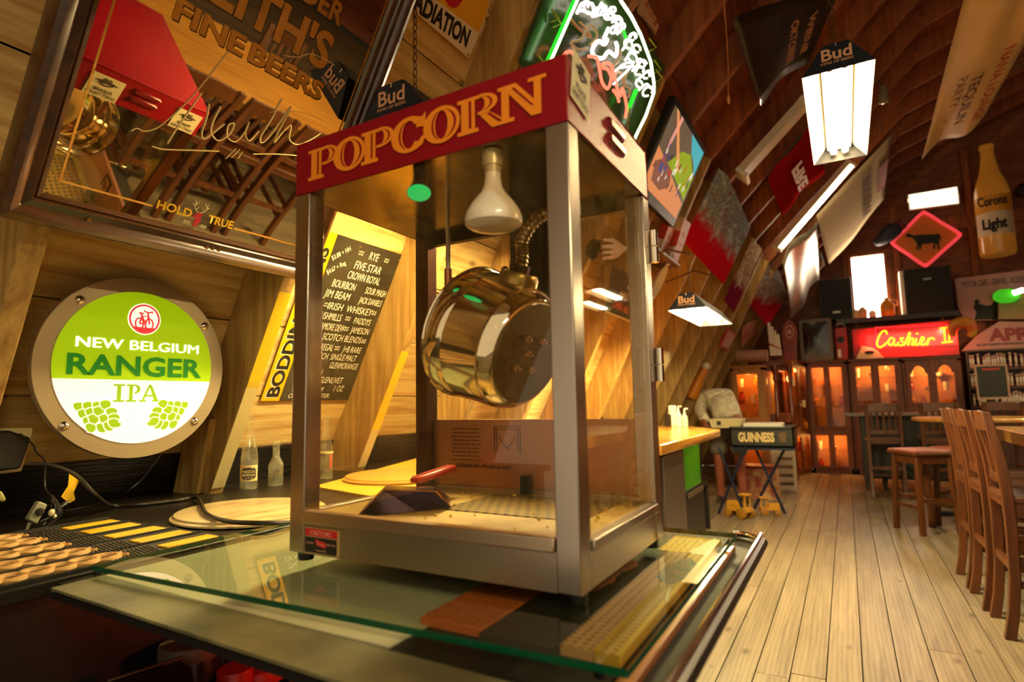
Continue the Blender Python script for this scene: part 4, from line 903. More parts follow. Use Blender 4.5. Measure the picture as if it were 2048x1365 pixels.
# blackboard menu with its yellow band
BY0, BY1, BS0, BS1 = .692, 1.137, -.548, .104
t = E('drinks_blackboard', 'blackboard whiskey menu with yellow lettered band on the plank wall', 'blackboard', tuple(RP(.9, BS0, BO+.004)))
g = G(); g.obox(RP(BY0, BS0, BO+.003), YA*(BY1-BY0), RE*(BS1-BS0), RN*.004); g.build('board', mat('slate_board', '#1d1b14', .5, var='#3a3526', vscale=5), t, smooth=False)
g = G(); g.obox(RP(BY0, BS0, BO+.0072), YA*.078, RE*(BS1-BS0), RN*.0008); yb = g.build('yellow_band', mat('band_yellow', '#f0b400', .45), t, smooth=False)
for m_, k, lf in ((mat('band_white', '#f4e8c8', .5), .004, .0003), (M_INK, 0, .0009)):
    text('band_lettering', 'BODDINGTONS', m_, yb, RP(BY0+.065-k, (BS0+BS1)/2-.02-k, BO+.008), RE, -YA, width=.58, height=.05, bold=.035, lift=lf)
def bt(s, y, ss, w, h, dy=-.0, sh=.12, bold=-.008): text('chalk_lettering', s, M_CHALK, t, RP(y, ss, BO+.0072), YA+RE*dy, RE, width=w, height=h, shear=sh, bold=bold)
L_ = [('RYE', .975, .048, .05, .030), ('FIVE STAR', .965, .000, .14, .031), ('CROWN ROYAL', .965, -.042, .17, .030), ('BOURBON', .88, -.085, .115, .029), ('SOUR MASH', 1.05, -.085, .115, .027),
      ('JIM BEAM', .865, -.127, .125, .029), ('JACK DANIELS', 1.04, -.127, .125, .026), ('IRISH  WHISKEY', .955, -.172, .23, .028), ('BUSHMILLS', .865, -.213, .115, .028), ('PADDYS', 1.035, -.213, .09, .026),
      ('TULLAMORE DEW', .875, -.253, .16, .027), ('JAMESON', 1.04, -.253, .10, .026), ('SCOTCH BLENDS', .965, -.293, .20, .027), ('CHIVAS REGAL', .865, -.336, .14, .027), ('J+B RARE', 1.035, -.336, .10, .026),
      ('SCOTCH  SINGLE MALT', .955, -.372, .24, .025), ('GLENMORANGIE', 1.025, -.408, .15, .026), ('GLENFIDDICH', .86, -.440, .13, .025), ('TALISKER  GLENLIVET', .925, -.472, .24, .026), ('1 OZ', 1.04, -.508, .05, .026)]
for s, y, ss, w, h in L_: bt(s, y, ss, w, h)
for s, y, ss in (('$3.88 + HH', .80, .035), ('$4.67 + Reg', .80, -.02)): text('chalk_lettering', s, M_CHALK, t, RP(y+.02, ss, BO+.0072), (YA+RE*.8), (RE-YA*.8), width=.085, height=.018)
bt('THE CREAM', .885, -.508, .15, .018, sh=.25, bold=.03); bt('OF MANCHESTER.', .905, -.536, .20, .018, sh=.25, bold=.03)
g = G()
for y, s in ((.905, .055), (1.045, .055), (.83, -.165), (1.08, -.165), (.80, -.29), (1.08, -.29), (.955, -.205), (.965, -.247), (.955, -.33)):
    for d in (0, .010): g.tube(spline([RP(y-.012+.006*k, s+.003+d+.003*(-1)**k, BO+.0075) for k in range(5)], 4), .0009, 4)
g.build('chalk_flourish', M_CHALK, t)
for y, s in ((.89, .085), (1.115, .08), (1.118, -.53)):
    g = G(); g.lathe([(.005, 0), (.004, .002), (0, .003)], RP(y, s, BO+.007), RN, 10); g.build('board_screw', mat('brass_screw', '#c09a5a', .3, 1.), t)
# short sister blocks nailed to the feet of the rafters, and strips of painted lamplight on the rafter edges
g = G(); q = [U(372, 985, PY(.50)), U(420, 985, PY(.50)), U(446, 838, PY(.50)), U(400, 838, PY(.50))]; g.prism(q, (0, -.045, 0)); struct(g.build('trim_70', M_RAFT, smooth=False, bevel=.002))
for i, (yy, s0, s1, c) in enumerate(((YR[4], -.77, -.40, '#c8b880'), (YR[4], -.42, -.10, '#e8c020'), (YR[5], -.77, -.60, '#b8ac80'), (YR[5], -.60, -.25, '#e8c020'))):
    g = G(); g.obox(RP(yy-.022, s0, .0005), YA*.044, RE*(s1-s0), RN*.0015); tag(g.build('lit_edge_strip', mat('strip_%s' % c[1:], c, .35), smooth=False), ['pale lamplight painted on the rafter foot beside the round sign', 'yellow lamplight painted on the rafter edge beside the round sign', 'pale painted lamplight at the foot of the rafter seen through the popcorn machine', 'yellow painted lamplight up the rafter seen through the popcorn machine'][i], 'strip')
# radiation warning poster, curling
t = E('warning_poster', 'white and yellow radiation warning poster curling on the upper wall', 'poster', tuple(U(935, 112, PR(-.16))))
PP = lambda x, y, k=0: U(760+x/3.531, y/3.531, PR(-.15))
g = G(); g.prism([PP(225, 65), PP(625, 410), PP(660, 340, -.15), PP(740, 150, -.14), PP(800, -90, -.13), PP(520, -260), PP(380, -250)], RN*-.0008); g.build('paper', mat('poster_white', '#f0d8b0', .5), t, smooth=False)
g = G(); g.prism([PP(375, -20), PP(695, 228, -.145), PP(745, 110, -.138), PP(790, -90, -.13), PP(520, -250), PP(440, -230)], RN*.0012); g.build('yellow_field', mat('poster_yellow', '#eaa81c', .5), t, smooth=False)
g = G(); c = PP(520, -60, -.153); g.prism([c+YA*.05*math.cos(q)+RE*.05*math.sin(q)+RN*.0012 for q in [2*math.pi*k/20 for k in range(20)]], RN*.001); g.build('trefoil_spot', mat('poster_magenta', '#c01838', .5), t, smooth=False)
a, b = PP(180, 20, -.154), PP(610, 330, -.153); ux = (b-a); up = (PP(655, 225, -.153)-b); up = (up-ux*(up.dot(ux)/ux.length_squared))
text('poster_lettering', 'RADIATION', M_INK, t, a, ux, up, width=ux.length*1.0, height=up.length*1.02, align='L', bold=.045, lift=.0006)
g = G(); g.lathe([(.004, 0), (0, .003)], PP(622, 385), RN, 10); g.build('poster_pin', M_BLACK, t)
# small danger sign
t = E('danger_sign', 'small white and red danger sign high on the wall beside the neon', 'sign', tuple(U(1310, 70, PR(-.1))))
DP = lambda x, y: U(1040+x/3.411, y/3.411, PR(-.1))
q = [DP(795, 75), DP(920, 240), DP(990, 90), DP(860, -120)]; g = G(); g.prism(q, RN*-.002); g.build('plate', mat('sign_plate', '#d8b088', .5), t, smooth=False)
g = G(); q = [DP(850, 25), DP(915, 180), DP(965, 120), DP(960, 70), DP(890, -60)]; g.prism([p+RN*.0006 for p in q], RN*.0006); g.build('red_field', mat('danger_red', '#b83a1c', .5), t, smooth=False)
ux = DP(920, 240)-DP(795, 75); up = DP(860, -120)-DP(795, 75)
text('danger_lettering', 'DANGER', mat('sign_plate', '#d8b088', .5), t, DP(882, 118)+RN*.0012, ux, up, width=ux.length*.62, height=.05, bold=.03)
text('danger_lettering', 'DO NOT TOUCH', M_INK, t, DP(868, 190)+RN*.0008, ux, up, width=ux.length*.7, height=.02, bold=.03)
# ================================================================== UPPER WALL: NEON, SCREEN, POSTERS
def quadthing(name, label, cat, cs, m, n, th=.006, group=None, smooth=False, build_name=None):
    t = E(name, label, cat, tuple(sum((V(c) for c in cs), V((0, 0, 0)))/len(cs)), group)
    g = G(); g.prism(cs, V(n)*-th); g.build(build_name or 'panel', m, t, smooth=False); return t
# green bordered neon sign on a dark plate
t = E('neon_beer_sign', 'green bordered neon beer sign with white script on a dark plate above the popcorn machine', 'neon sign', tuple(U(1200, 120, PR(.02))))
NP = lambda x, y, k=.0: U(1040+x/3.411, y/3.411, PR(.02))+RN*k
g = G(); g.prism([NP(5, 430), NP(160, 0), NP(330, -470), NP(560, -260), NP(660, 0), NP(990, 455), NP(765, 955), NP(600, 1100), NP(300, 1000)], RN*-.012)
g.build('back_plate', mat('neon_plate', '#2c4a22', .25, coat=.3), t, smooth=False)  # the tubes' green light is put into the plate colour
NW = glow('neon_white', '#ffe8dc', 2.6); NG = glow('neon_green_core', '#d8ffc0', 3.2); NGG = glow('neon_green', '#2cd830', 1.0); NR = glow('neon_red', '#ff6a50', 2.2); NDIM = mat('neon_dim', '#a8946a', .3, es=.12, ecol='#e8c890')
g = G(); bd = [NP(130, 420, .05), NP(310, 0, .05), NP(420, -260, .05), NP(560, -130, .05), NP(620, 0, .05), NP(690, 100, .05), NP(760, 230, .05), NP(830, 410, .05), NP(855, 560, .05), NP(855, 620, .05), NP(800, 780, .05), NP(740, 900, .05), NP(700, 990, .05)]
g.tube(bd, .0075, 8); g.build('green_border_tube', NG, t)
g = G()
for p, q in (((105, 420), (295, -10)), ((640, 200), (665, 270)), ((725, 600), (660, 770)), ((740, 600), (690, 720))): g = G(); g.tube([NP(*p, .05), NP(*q, .05)], .0068, 8); g.build('green_plate_glow', NGG, t)  # glow falling on the plate, drawn as separate lit strips
g = G()                                              # looping white letters, two lines
def loop(cx, cy, rx, ry, rot, a0=0., a1=6.283, n=16): return [NP(cx+rx*math.cos(a)*math.cos(rot)-ry*math.sin(a)*math.sin(rot), cy+rx*math.cos(a)*math.sin(rot)+ry*math.sin(a)*math.cos(rot), .06) for a in [a0+(a1-a0)*k/n for k in range(n+1)]]
for cx, cy, rx, ry in ((385, 45, 40, 34), (350, 30, 22, 40), (440, 70, 22, 44), (470, 60, 26, 40), (520, 90, 30, 34), (545, 60, 20, 24), (590, 130, 34, 22), (600, 180, 24, 40), (560, 190, 20, 30), (690, 240, 22, 28), (660, 290, 32, 24), (720, 320, 28, 22), (690, 380, 36, 26), (750, 420, 34, 20), (740, 470, 22, 34), (790, 500, 20, 26), (740, 560, 28, 20), (800, 610, 26, 40)):
    g.tube(loop(cx, cy, rx, ry, .9, .4, 5.9), .0052, 6)
for st in (((330, 20), (300, 80), (330, 60), (420, 90)), ((405, 10), (430, 100), (470, 10), (500, 100)), ((500, 60), (530, 120), (560, 90)), ((545, 140), (600, 120), (610, 190), (580, 220)), ((620, 330), (690, 215), (710, 250)), ((640, 400), (700, 300)), ((560, 480), (640, 420), (690, 430), (560, 560)), ((600, 450), (690, 440), (720, 470)), ((690, 470), (760, 400), (790, 420)), ((720, 540), (800, 470), (810, 500)), ((740, 600), (790, 560), (820, 590))):
    g.tube(spline([NP(*p, .06) for p in st], 5), .0055, 6)
for st in (((530, 180), (500, 250), (520, 260), (500, 290), (460, 270), (420, 320), (430, 370), (490, 385), (530, 340), (580, 370), (590, 310), (580, 280)),): g.tube(spline([NP(*p, .055) for p in st], 5), .0085, 8)
g.build('white_script_tube', NW, t)
g = G()
for st in (((410, 165), (380, 230), (350, 265), (300, 275), (300, 300), (345, 330), (400, 320)), ((430, 160), (470, 220), (460, 260), (420, 300)), ((560, 560), (620, 480), (660, 560), (640, 620)), ((640, 330), (620, 400), (580, 440)), ((680, 480), (660, 560), (700, 600), (690, 660))): g = G(); g.tube(spline([NP(*p, .04) for p in st], 5), .0065, 6); g.build('dim_tube', NDIM, t)  # these tubes carry a faint emission
g = G()
for st in (((385, 370), (440, 380), (460, 440), (480, 540), (520, 590), (545, 520), (520, 460), (490, 450), (490, 420), (540, 430), (570, 520), (590, 600), (610, 640), (620, 590), (640, 640), (655, 720), (645, 790)), ((205, 400), (225, 350), (265, 340), (300, 370)), ((560, 600), (590, 640), (600, 680))): g.tube(spline([NP(*p, .06) for p in st], 5), .0072, 7)
g.build('red_script_tube', NR, t)
g = G()
for p in ((905, 410), (915, 470), (870, 260), (200, 60), (215, 95), (110, 375)): g.tube([NP(p[0], p[1], .01), NP(p[0]+22, p[1]+60, .03), NP(p[0]-8, p[1]+90, .012)], .004, 5); g.build('tube_support', mat('support_yellow', '#a8b428', .3), t); g = G()
g = G(); g.tube(spline([NP(300, 90, .02), NP(350, 170, .02), NP(440, 245, .02), NP(450, 235, .02), NP(380, 150, .02)], 5), .006, 5); g.tube([NP(730, 690, .02), NP(705, 900, .02)], .004, 5); g.build('painted_accent', mat('accent_tan', '#c8945a', .5), t)
g = G(); g.tube(spline([NP(-30, 560, -.02), NP(40, 360, -.02), NP(30, 250, -.02), NP(90, 150, -.02)], 6), .0018, 5); g.build('supply_lead', mat('yellow_lead', '#b8a030', .5), t)
# flat television on the rafters
t = E('television', 'black flat television showing a colourful ball game on the sloping wall', 'television', tuple(U(1340, 330, PR(.05))))
TP = lambda x, y, k=.055: U(1290+x/3.411, 80+y/3.411, PR(k))
cs = [TP(150, 385), TP(390, 765), TP(200, 1245), TP(-70, 960), TP(0, 760), ]
y0, y1, s0, s1 = 2.53, 3.36, .885, 1.455
q = [RP(y0, s0, .055), RP(y1, s0, .055), RP(y1, s1, .055), RP(y0, s1, .055)]
g = G(); g.prism(q, RN*-.05); g.build('housing', M_BLACK, t, bevel=.006)
def SP(u, v, k=.0562): return RP(y0+.035+(y1-y0-.07)*u, s0+.06+(s1-s0-.095)*v, k)
g = G(); g.prism([SP(0, 0, .0545), SP(1, 0, .0545), SP(1, 1, .0545), SP(0, 1, .0545)], RN*.001); sc_ = g.build('screen', mat('screen_base', '#5a4a3a', .2, es=.35, ecol='#8a7058', var='#4a5a3a', vscale=9), t, smooth=False)
def scr(name, col, s, pts, k):
    g = G(); g.prism([SP(u, v, .0556+k*.0002) for u, v in pts], RN*.0001); g.build(name, glow(name+'_glow', col, s), sc_, smooth=False)
scr('court_floor', '#d8905c', .7, [(0, 0), (1, 0), (1, .22), (.55, .36), (.0, .5)], 1)
scr('court_key', '#8a5a48', .6, [(.05, .34)]+[(.28+.25*math.cos(a), .20+.25*math.sin(a)) for a in [math.pi-.2-k*.28 for k in range(11)]]+[(.36, .1), (.12, .12)], 2)
scr('green_stand', '#8fae20', .7, [(.3, .45), (.62, .38), (1, .28), (1, .62), (.72, .8), (.5, .72)], 1)
scr('blue_banner', '#4ab4c4', .75, [(.55, 1), (1, 1), (1, .64), (.86, .76), (.72, .82)], 2)
scr('orange_beam', '#e8a060', .7, [(.05, 1), (.12, 1), (.62, .5), (.55, .48)], 3); scr('pink_beam', '#e0a090', .7, [(.2, 1), (.26, 1), (.2, .55), (.15, .55)], 3)
rr = random.Random(11)
for i, (c, n) in enumerate((('#f0e8e0', 14), ('#2a4a9a', 9), ('#c8302a', 7), ('#20242a', 8))):
    g = G()
    for k in range(n):
        u, v = rr.uniform(.12, .95), rr.uniform(.2, .62); w, h = rr.uniform(.008, .018), rr.uniform(.03, .07)
        g.prism([SP(u-w, v-h, .0566), SP(u+w, v-h*.8, .0566), SP(u+w*.8, v+h*.5, .0566), SP(u, v+h, .0566), SP(u-w*.9, v+h*.5, .0566)], RN*.0001)
    g.build('players', glow('player%d' % i, c, .7), sc_, smooth=False)
text('maker_lettering', 'DYNEX', mat('tv_logo', '#c8c0b0', .4), t, RP((y0+y1)/2, s0+.02, .0552), YA, RE, width=.07)
# foil posters taped over the rafters (blue grey above, red below)
def streak(name, c1, c2, red, z0, z1, gl=.38):
    m, nt, b = base(name); L = nt.links; tc = N(nt, 'ShaderNodeTexCoord'); mp = N(nt, 'ShaderNodeMapping'); mp.inputs['Scale'].default_value = (3, 1.2, 3); mp.inputs['Rotation'].default_value = (.6, 0, 0)
    no = N(nt, 'ShaderNodeTexNoise', i_Scale=3.2, i_Detail=8., i_Roughness=.65, i_Distortion=.8); L.new(tc.outputs['Object'], mp.inputs[0]); L.new(mp.outputs[0], no.inputs['Vector'])
    r = N(nt, 'ShaderNodeValToRGB'); e = r.color_ramp.elements; e[0].color = lin(c1); e[0].position = .32; e[1].color = lin('#d0d6da'); e[1].position = .74
    for ps, cc in ((.46, c2), (.50, '#7a4a2a'), (.54, c2)): k = e.new(ps); k.color = lin(cc)
    L.new(no.outputs[0], r.inputs[0]); sx = N(nt, 'ShaderNodeSeparateXYZ'); L.new(tc.outputs['Object'], sx.inputs[0])
    ad = N(nt, 'ShaderNodeMath', operation='MULTIPLY_ADD'); ad.inputs[1].default_value = .25; L.new(no.outputs[0], ad.inputs[0]); L.new(sx.outputs[2], ad.inputs[2])
    mr = N(nt, 'ShaderNodeMapRange'); mr.inputs[1].default_value = z0; mr.inputs[2].default_value = z1; mr.inputs[3].default_value = 1; mr.inputs[4].default_value = 0; L.new(ad.outputs[0], mr.inputs[0])
    mx = N(nt, 'ShaderNodeMix'); mx.data_type = 'RGBA'; mx.inputs[7].default_value = lin(red); L.new(mr.outputs[0], mx.inputs[0]); L.new(r.outputs[0], mx.inputs[6]); L.new(mx.outputs[2], b.inputs['Base Color']); b.inputs['Roughness'].default_value = gl; b.inputs['Specular IOR Level'].default_value = 0.
    return m
Q = lambda x, y, k=.012: U(1280+x/3.411, 320+y/3.411, PR(k))
quadthing('foil_poster', 'large glossy blue grey poster with red lower edge on the sloping wall', 'poster', [Q(300, 560), Q(540, 60), Q(600, 110), Q(755, 460), Q(570, 850)], streak('poster_streaks', '#4a6072', '#93abbc', '#cc1830', -.05, .09), RN)
quadthing('foil_poster', 'smaller glossy poster with blurred red and blue bottles below the big one', 'poster', [Q(575, 960), Q(770, 535), Q(835, 610), Q(640, 1040)], streak('poster_streaks_b', '#8a4a2c', '#b8a48c', '#7a2040', -.02, .09), RN)
quadthing('foil_poster', 'wrinkled pale poster with red streaks hanging beyond the smaller poster', 'poster', [*[U(1280+x/3.411, 320+y/3.411, PY(yy)) for x, y, yy in ((715, 950, 7.6), (860, 650, 8.0), (950, 760, 8.5), (1010, 930, 8.6), (870, 1140, 8.1), (800, 1050, 7.8))]], streak('poster_streaks_c', '#7a6e68', '#b0a49c', '#a01828', -.04, .12), RN)
quadthing('foil_poster', 'small red lit picture low on the far rafters', 'poster', [Q(690, 1290), Q(700, 1140), Q(800, 1080), Q(780, 1190)], mat('red_picture', '#c83a3a', .4, var='#e8c0a0', vscale=9), RN)
# small red framed notice on the far rafters
fq = [Q(540, 1275), Q(605, 1150), Q(660, 1185), Q(600, 1305)]
t = quadthing('framed_notice', 'small red framed notice on the rafters below the pale posters', 'notice', fq, mat('red_frame', '#a82c30', .4), RN, .02, build_name='frame')
c0 = sum(fq, V((0, 0, 0)))/4; g = G(); g.prism([c0+(p-c0)*.78+RN*.002 for p in fq], RN*.001); g.build('notice_sheet', mat('notice_sheet', '#d8c0b8', .5, var='#b8645a', vscale=30), t, smooth=False)
# popcorn boxes on a little shelf
t = E('wall_shelf', 'small wooden shelf holding popcorn boxes right of the popcorn machine', 'shelf', tuple(Q(150, 640, .1)))
sa, sb = Q(75, 590, .16), Q(262, 715, .02); g = G(); dv = V((-.16, 0, 0))
zS = U(1345, 510, PR(.12)).z; pA, pB = U(1300, 492, PZ(zS)), U(1356, 530, PZ(zS))
g.box(min(pA.x, pB.x)-.12, max(pA.x, pB.x)+.015, min(pA.y, pB.y), max(pA.y, pB.y), zS-.018, zS); g.build('shelf_board', M_DKWOOD, t, smooth=False)
M_STRIPE = None
def striped(name, a, b, sc_=60., ax='X'):
    m, nt, bb = base(name); L = nt.links; tc = N(nt, 'ShaderNodeTexCoord'); wv = N(nt, 'ShaderNodeTexWave', i_Scale=sc_); wv.bands_direction = ax; L.new(tc.outputs['Object'], wv.inputs['Vector'])
    r = N(nt, 'ShaderNodeValToRGB'); r.color_ramp.interpolation = 'CONSTANT'; r.color_ramp.elements[0].color = lin(a); r.color_ramp.elements[1].color = lin(b); r.color_ramp.elements[1].position = .5
    L.new(wv.outputs[0], r.inputs[0]); L.new(r.outputs[0], bb.inputs['Base Color']); bb.inputs['Roughness'].default_value = .5; return m
M_STRIPE = striped('popcorn_box_stripe', '#d8432c', '#f0c8a0', 22., 'Y')
for i, (px, py, h, w, tilt, lbl) in enumerate(((1362, 526, .33, .19, .36, 'red and cream striped popcorn box leaning at the outer end of the little shelf'), (1336, 514, .23, .15, .40, 'smaller striped popcorn box standing behind the leaning one on the little shelf'))):
    c = U(px, py, PZ(zS)); t = E('popcorn_box', lbl, 'box', tuple(c), 'popcorn boxes on the little shelf'); c = c+V((-.05, 0, .001))
    up = V((math.sin(tilt), 0, math.cos(tilt))); sd = V((math.cos(tilt), 0, -math.sin(tilt)))
    g = G(); g.loft([[c-YA*w*k*.5-sd*.0, c+YA*w*k*.5-sd*.0, c+YA*w*k*.5-sd*d, c-YA*w*k*.5-sd*d] if False else [c+up*hh-YA*w*k*.5, c+up*hh+YA*w*k*.5, c+up*hh+YA*w*k*.5-sd*d, c+up*hh-YA*w*k*.5-sd*d] for hh, k, d in ((0, .8, .05), (h, 1, .06))]); g.build('carton', M_STRIPE, t, smooth=False)
    for wd, dz in (('POP', .62), ('CORN', .42)): text('box_lettering', wd, mat('box_red', '#c0281c', .5), t, c+up*h*dz+sd*.001, YA, up, width=w*.45, bold=.03)
# giant fork and spoon, enamel sign and cream bell, partly behind the glass
t = E('giant_fork', 'giant silver fork hung sideways on the wall behind the popcorn machine glass', 'fork', tuple(U(1230, 500, PR(.03))))
FP = lambda x, y, k=.03: U(1140+x/3.59, 420+y/3.59, PR(k))
g = G(); M_SILV = mat('silver_tone', '#d8d0c4', .35, .3)
for a, b in (((245, 215), (330, 222)), ((235, 265), (320, 268)), ((235, 308), (318, 305)), ((235, 352), (320, 340))): g.loft([[FP(x-6*k, y-16*k), FP(x-6*k, y+13*k), FP(x-6*k, y+13*k, .02), FP(x-6*k, y-16*k, .02)] for (x, y), k in ((a, .8), (b, 1.15))])
g.prism([FP(315, 208), FP(350, 225), FP(400, 265), FP(460, 275), FP(560, 290), FP(560, 300), FP(460, 298), FP(400, 290), FP(350, 340), FP(312, 355)], RN*-.012); g.build('fork_body', M_SILV, t, bevel=.002)
t = E('giant_spoon', 'giant spoon hanging beside the rear hinge of the popcorn machine', 'spoon', tuple(FP(640, 560)))
g = G(); c = FP(645, 515, .05); 
g.loft([[c+YA*.085*k*math.cos(q)+RE*.14*k*math.sin(q)+RN*d for q in [2*math.pi*i/24 for i in range(24)]] for k, d in ((.2, -.045), (.6, -.035), (.92, -.01), (1, 0), (.93, .003), (.6, -.025), (.2, -.035))]); g.tube([c+RE*.13, c+RE*.28], [.02, .012], 8); g.build('spoon_body', M_SILV, t)
t = E('enamel_sign', 'dark enamel sign with pale lettering on the wall behind the right glass pane', 'sign', tuple(FP(380, 650, .04)))
sq = [FP(250, 735, .035), FP(485, 828, .035), FP(560, 560, .035), FP(310, 395, .035)]; g = G(); g.prism(sq, RN*-.006); g.build('plate', mat('enamel_dark', '#1c2420', .3, coat=.4), t, smooth=False)
ux = (sq[1]-sq[0]).normalized(); up = (sq[3]-sq[0]); up = (up-ux*up.dot(ux)).normalized(); o = sq[0]+RN*.001; wd = (sq[1]-sq[0]).length
g = G(); g.obox(sq[0]+RN*.0, ux*wd, up*.012, RN*.001); g.obox(o+ux*wd*.28+up*.20, ux*wd*.34, up*.09, RN*.001); g.build('cream_panel', M_CREAM, t, smooth=False)
for s, u, v, w_, m_ in (('MENU', .42, .125, .5, M_CREAM), ('GS', .86, .16, .2, M_CREAM), ('OPEN ALL NIGHT', .52, .05, .85, mat('sign_pink', '#c85a48', .5)), ('GARAGE', .5, .34, .6, mat('sign_pink', '#c85a48', .5))): text('enamel_lettering', s, m_, t, o+ux*wd*u+up*v, ux, up, width=wd*w_, height=.045, bold=.03)
t = E('black_pan', 'black pan hanging on the wall between the bulb and the fork', 'pan', tuple(FP(180, 280))); g = G(); g.lathe([(.055, 0), (.06, .03), (.055, .03), (.05, .004), (0, .004)], FP(150, 275, .02), RN, 24, cap=False); g.build('pan_body', M_BLACK, t)
# hanging dark bits between rafters
t = E('pull_cord', 'pull cord with wooden toggle dangling from the slope', 'cord', tuple(U(1457, 200, PS(-.05)))); g = G(); a, b = U(1448, 0, PS(.35)), U(1457, 190, PS(.35)); g.tube(spline([a, (a+b)/2+V((.006, 0, 0)), b], 6), .003, 5); g.build('cord', mat('hemp', '#8a5a30', .7), t)
g = G(); g.lathe([(.004, 0), (.009, .02), (.004, .05)], b-ZA*.05, ZA, 10); g.build('toggle', mat('toggle_wood', '#c88a50', .5), t)
# flag, banners and strip lights on the upper slope
def cloth(name, label, cat, cs, m, n, nu=14, nv=8, amp=.03, seed=1, group=None):
    "wavy cloth between four corners (bl, br, tr, tl)"
    rr = random.Random(seed); bl, br, tr, tl = [V(c) for c in cs]; t = E(name, label, cat, tuple((bl+br+tr+tl)/4), group)
    f1, f2, p1, p2 = rr.uniform(2, 4), rr.uniform(5, 9), rr.random()*6, rr.random()*6; vs = []; fs = []
    def at(u, v): return (bl*(1-u)+br*u)*(1-v)+(tl*(1-u)+tr*u)*v
    for j in range(nv+1):
        for i in range(nu+1):
            u, v = i/nu, j/nv; w = amp*(math.sin(f1*u*2+p1+v*2)*.6+math.sin(f2*u+p2-v*3)*.4); vs.append(at(u, v)+V(n)*w)
    for j in range(nv):
        for i in range(nu): a = j*(nu+1)+i; fs.append([a, a+1, a+nu+2, a+nu+1])
    g = G(); g.add(vs, fs); o = g.build('cloth', m, t); so = o.modifiers.new('thickness', 'SOLIDIFY'); so.thickness = .002
    return t, at
FC = [U(1515, 208, PS(.10)), U(1610, 125, PS(.10)), U(1700, -60, PS(.10)), U(1475, 42, PS(.10))]
ft, at = cloth('black_flag', 'shiny black flag with faded lettering under the upper rafters', 'flag', FC, mat('black_flag', '#1c1a18', .3, coat=.3, bump=.6, bscale=9), SN, amp=.035, seed=4)
for s, u, v, w_ in (('WIENE', .62, .55, .30), ('OKTOBER', .42, .55, .36)): 
    dx = (at(u, .8)-at(u, .2)).normalized(); up = (at(u-.1, v)-at(u, v)).normalized(); text('flag_lettering', s, mat('flag_print', '#a87858', .6), ft, at(u, v)+SN*.045, -dx, -up, width=w_, height=.07, bold=.03)
strip_light(1478, 352, 1610, 205, .16, 'pale fluorescent fixture lying on the slope below the black flag', False, off=.06)
strip_light(1550, 497, 1700, 322, .10, 'long lit fluorescent tube fixture further along the slope', True, off=.05)
RC = [U(1562, 430, PS(.06)), U(1648, 342, PS(.06)), U(1622, 250, PS(.06)), U(1535, 358, PS(.06))]
ct, at = cloth('red_banner', 'red vinyl banner with pale printed lettering on the slope', 'banner', RC, mat('red_vinyl', '#8a1612', .6, spec=0.), SN, amp=.025, seed=2)
dx = (at(.6, .9)-at(.6, .1)); text('banner_lettering', 'FIRE', mat('banner_pale', '#e0b898', .5), ct, at(.62, .45)+SN*.03, -dx.normalized(), (at(0, .5)-at(1, .5)), width=dx.length*.7, height=.12, bold=.05)
BC = [U(1660, 530, PY(9.2)), U(1768, 400, PY(9.2)), U(1784, 270, PS(.06)), U(1632, 430, PS(.06))]
ct, at = cloth('white_banner', 'large pale vinyl banner with brown print and glare on the slope near the gable', 'banner', BC, mat('pale_vinyl', '#b8a888', .45, spec=.0), SN, amp=.02, seed=5)
dx = (at(.6, .9)-at(.6, .1)); text('banner_lettering', 'CANADIAN', mat('banner_brown', '#5a4630', .5), ct, at(.72, .5)+SN*.03, -dx.normalized(), (at(0, .5)-at(1, .5)), width=dx.length*.8, height=.16, bold=.05)
g = G(); g.prism([at(.82, .35)+SN*.028, at(.95, .35)+SN*.028, at(.95, .75)+SN*.028, at(.82, .75)+SN*.028], SN*.002); g.build('printed_badge', mat('badge_red', '#8a2a24', .5), ct, smooth=False)
WC = [U(1580, 640, PY(8.9)), U(1640, 560, PY(9.1)), U(1632, 440, PS(.12)), U(1560, 520, PS(.12))]
cloth('foil_banner', 'creased shiny foil banner hanging under the lit tube fixture', 'banner', WC, mat('foil_sheet', '#a89a84', .34, .35, var='#5a5a50', vscale=3), SN, amp=.05, seed=8)
WC = [U(1595, 590, PY(9.3)), U(1650, 530, PY(9.5)), U(1640, 500, PY(9.5)), U(1585, 560, PY(9.3))]
cloth('printed_pennant', 'colourful printed pennant strip at the low end of the gable slope', 'pennant', WC, mat('pennant_print', '#d8b89a', .5, var='#3a7a8a', vscale=12), SN, amp=.01, seed=3)
# tequila banner across the roof
tz = 3.15; TC = [U(1843, 314, PZ(tz)), U(1972, 234, PZ(tz)), U(2120, -40, PZ(tz+.0)), U(1935, -5, PZ(tz))]
ct, at = cloth('tequila_banner', 'long pale banner with red and brown lettering slung under the roof at upper right', 'banner', TC, mat('pale_canvas', '#c8b084', .6), ZA*-1, nu=10, nv=20, amp=.045, seed=6)
dv = (at(.5, 0)-at(.5, 1)).normalized(); du = (at(0, .5)-at(1, .5)).normalized()
for s, u, v, w_, h_, c in (('TEQUILIN', .38, .42, .70, .10, '#3a2420'), ('PARTY', .18, .52, .42, .09, '#6a4a20'), ('NANA LOUNGE', .68, .44, .95, .09, '#8a2420'), ('YES', .92, .58, .30, .10, '#3a2420'), ('NO. 1 LEMON LIME', .14, .24, .40, .05, '#8a3424')):
    text('banner_lettering', s, mat('ink'+c[1:], c, .6), ct, at(u, v)-ZA*.05, dv, du if du.cross(dv).z > 0 else -du, width=w_*(at(.5, 0)-at(.5, 1)).length*.55, height=h_*1.5*(at(0, .5)-at(1, .5)).length, bold=.02)
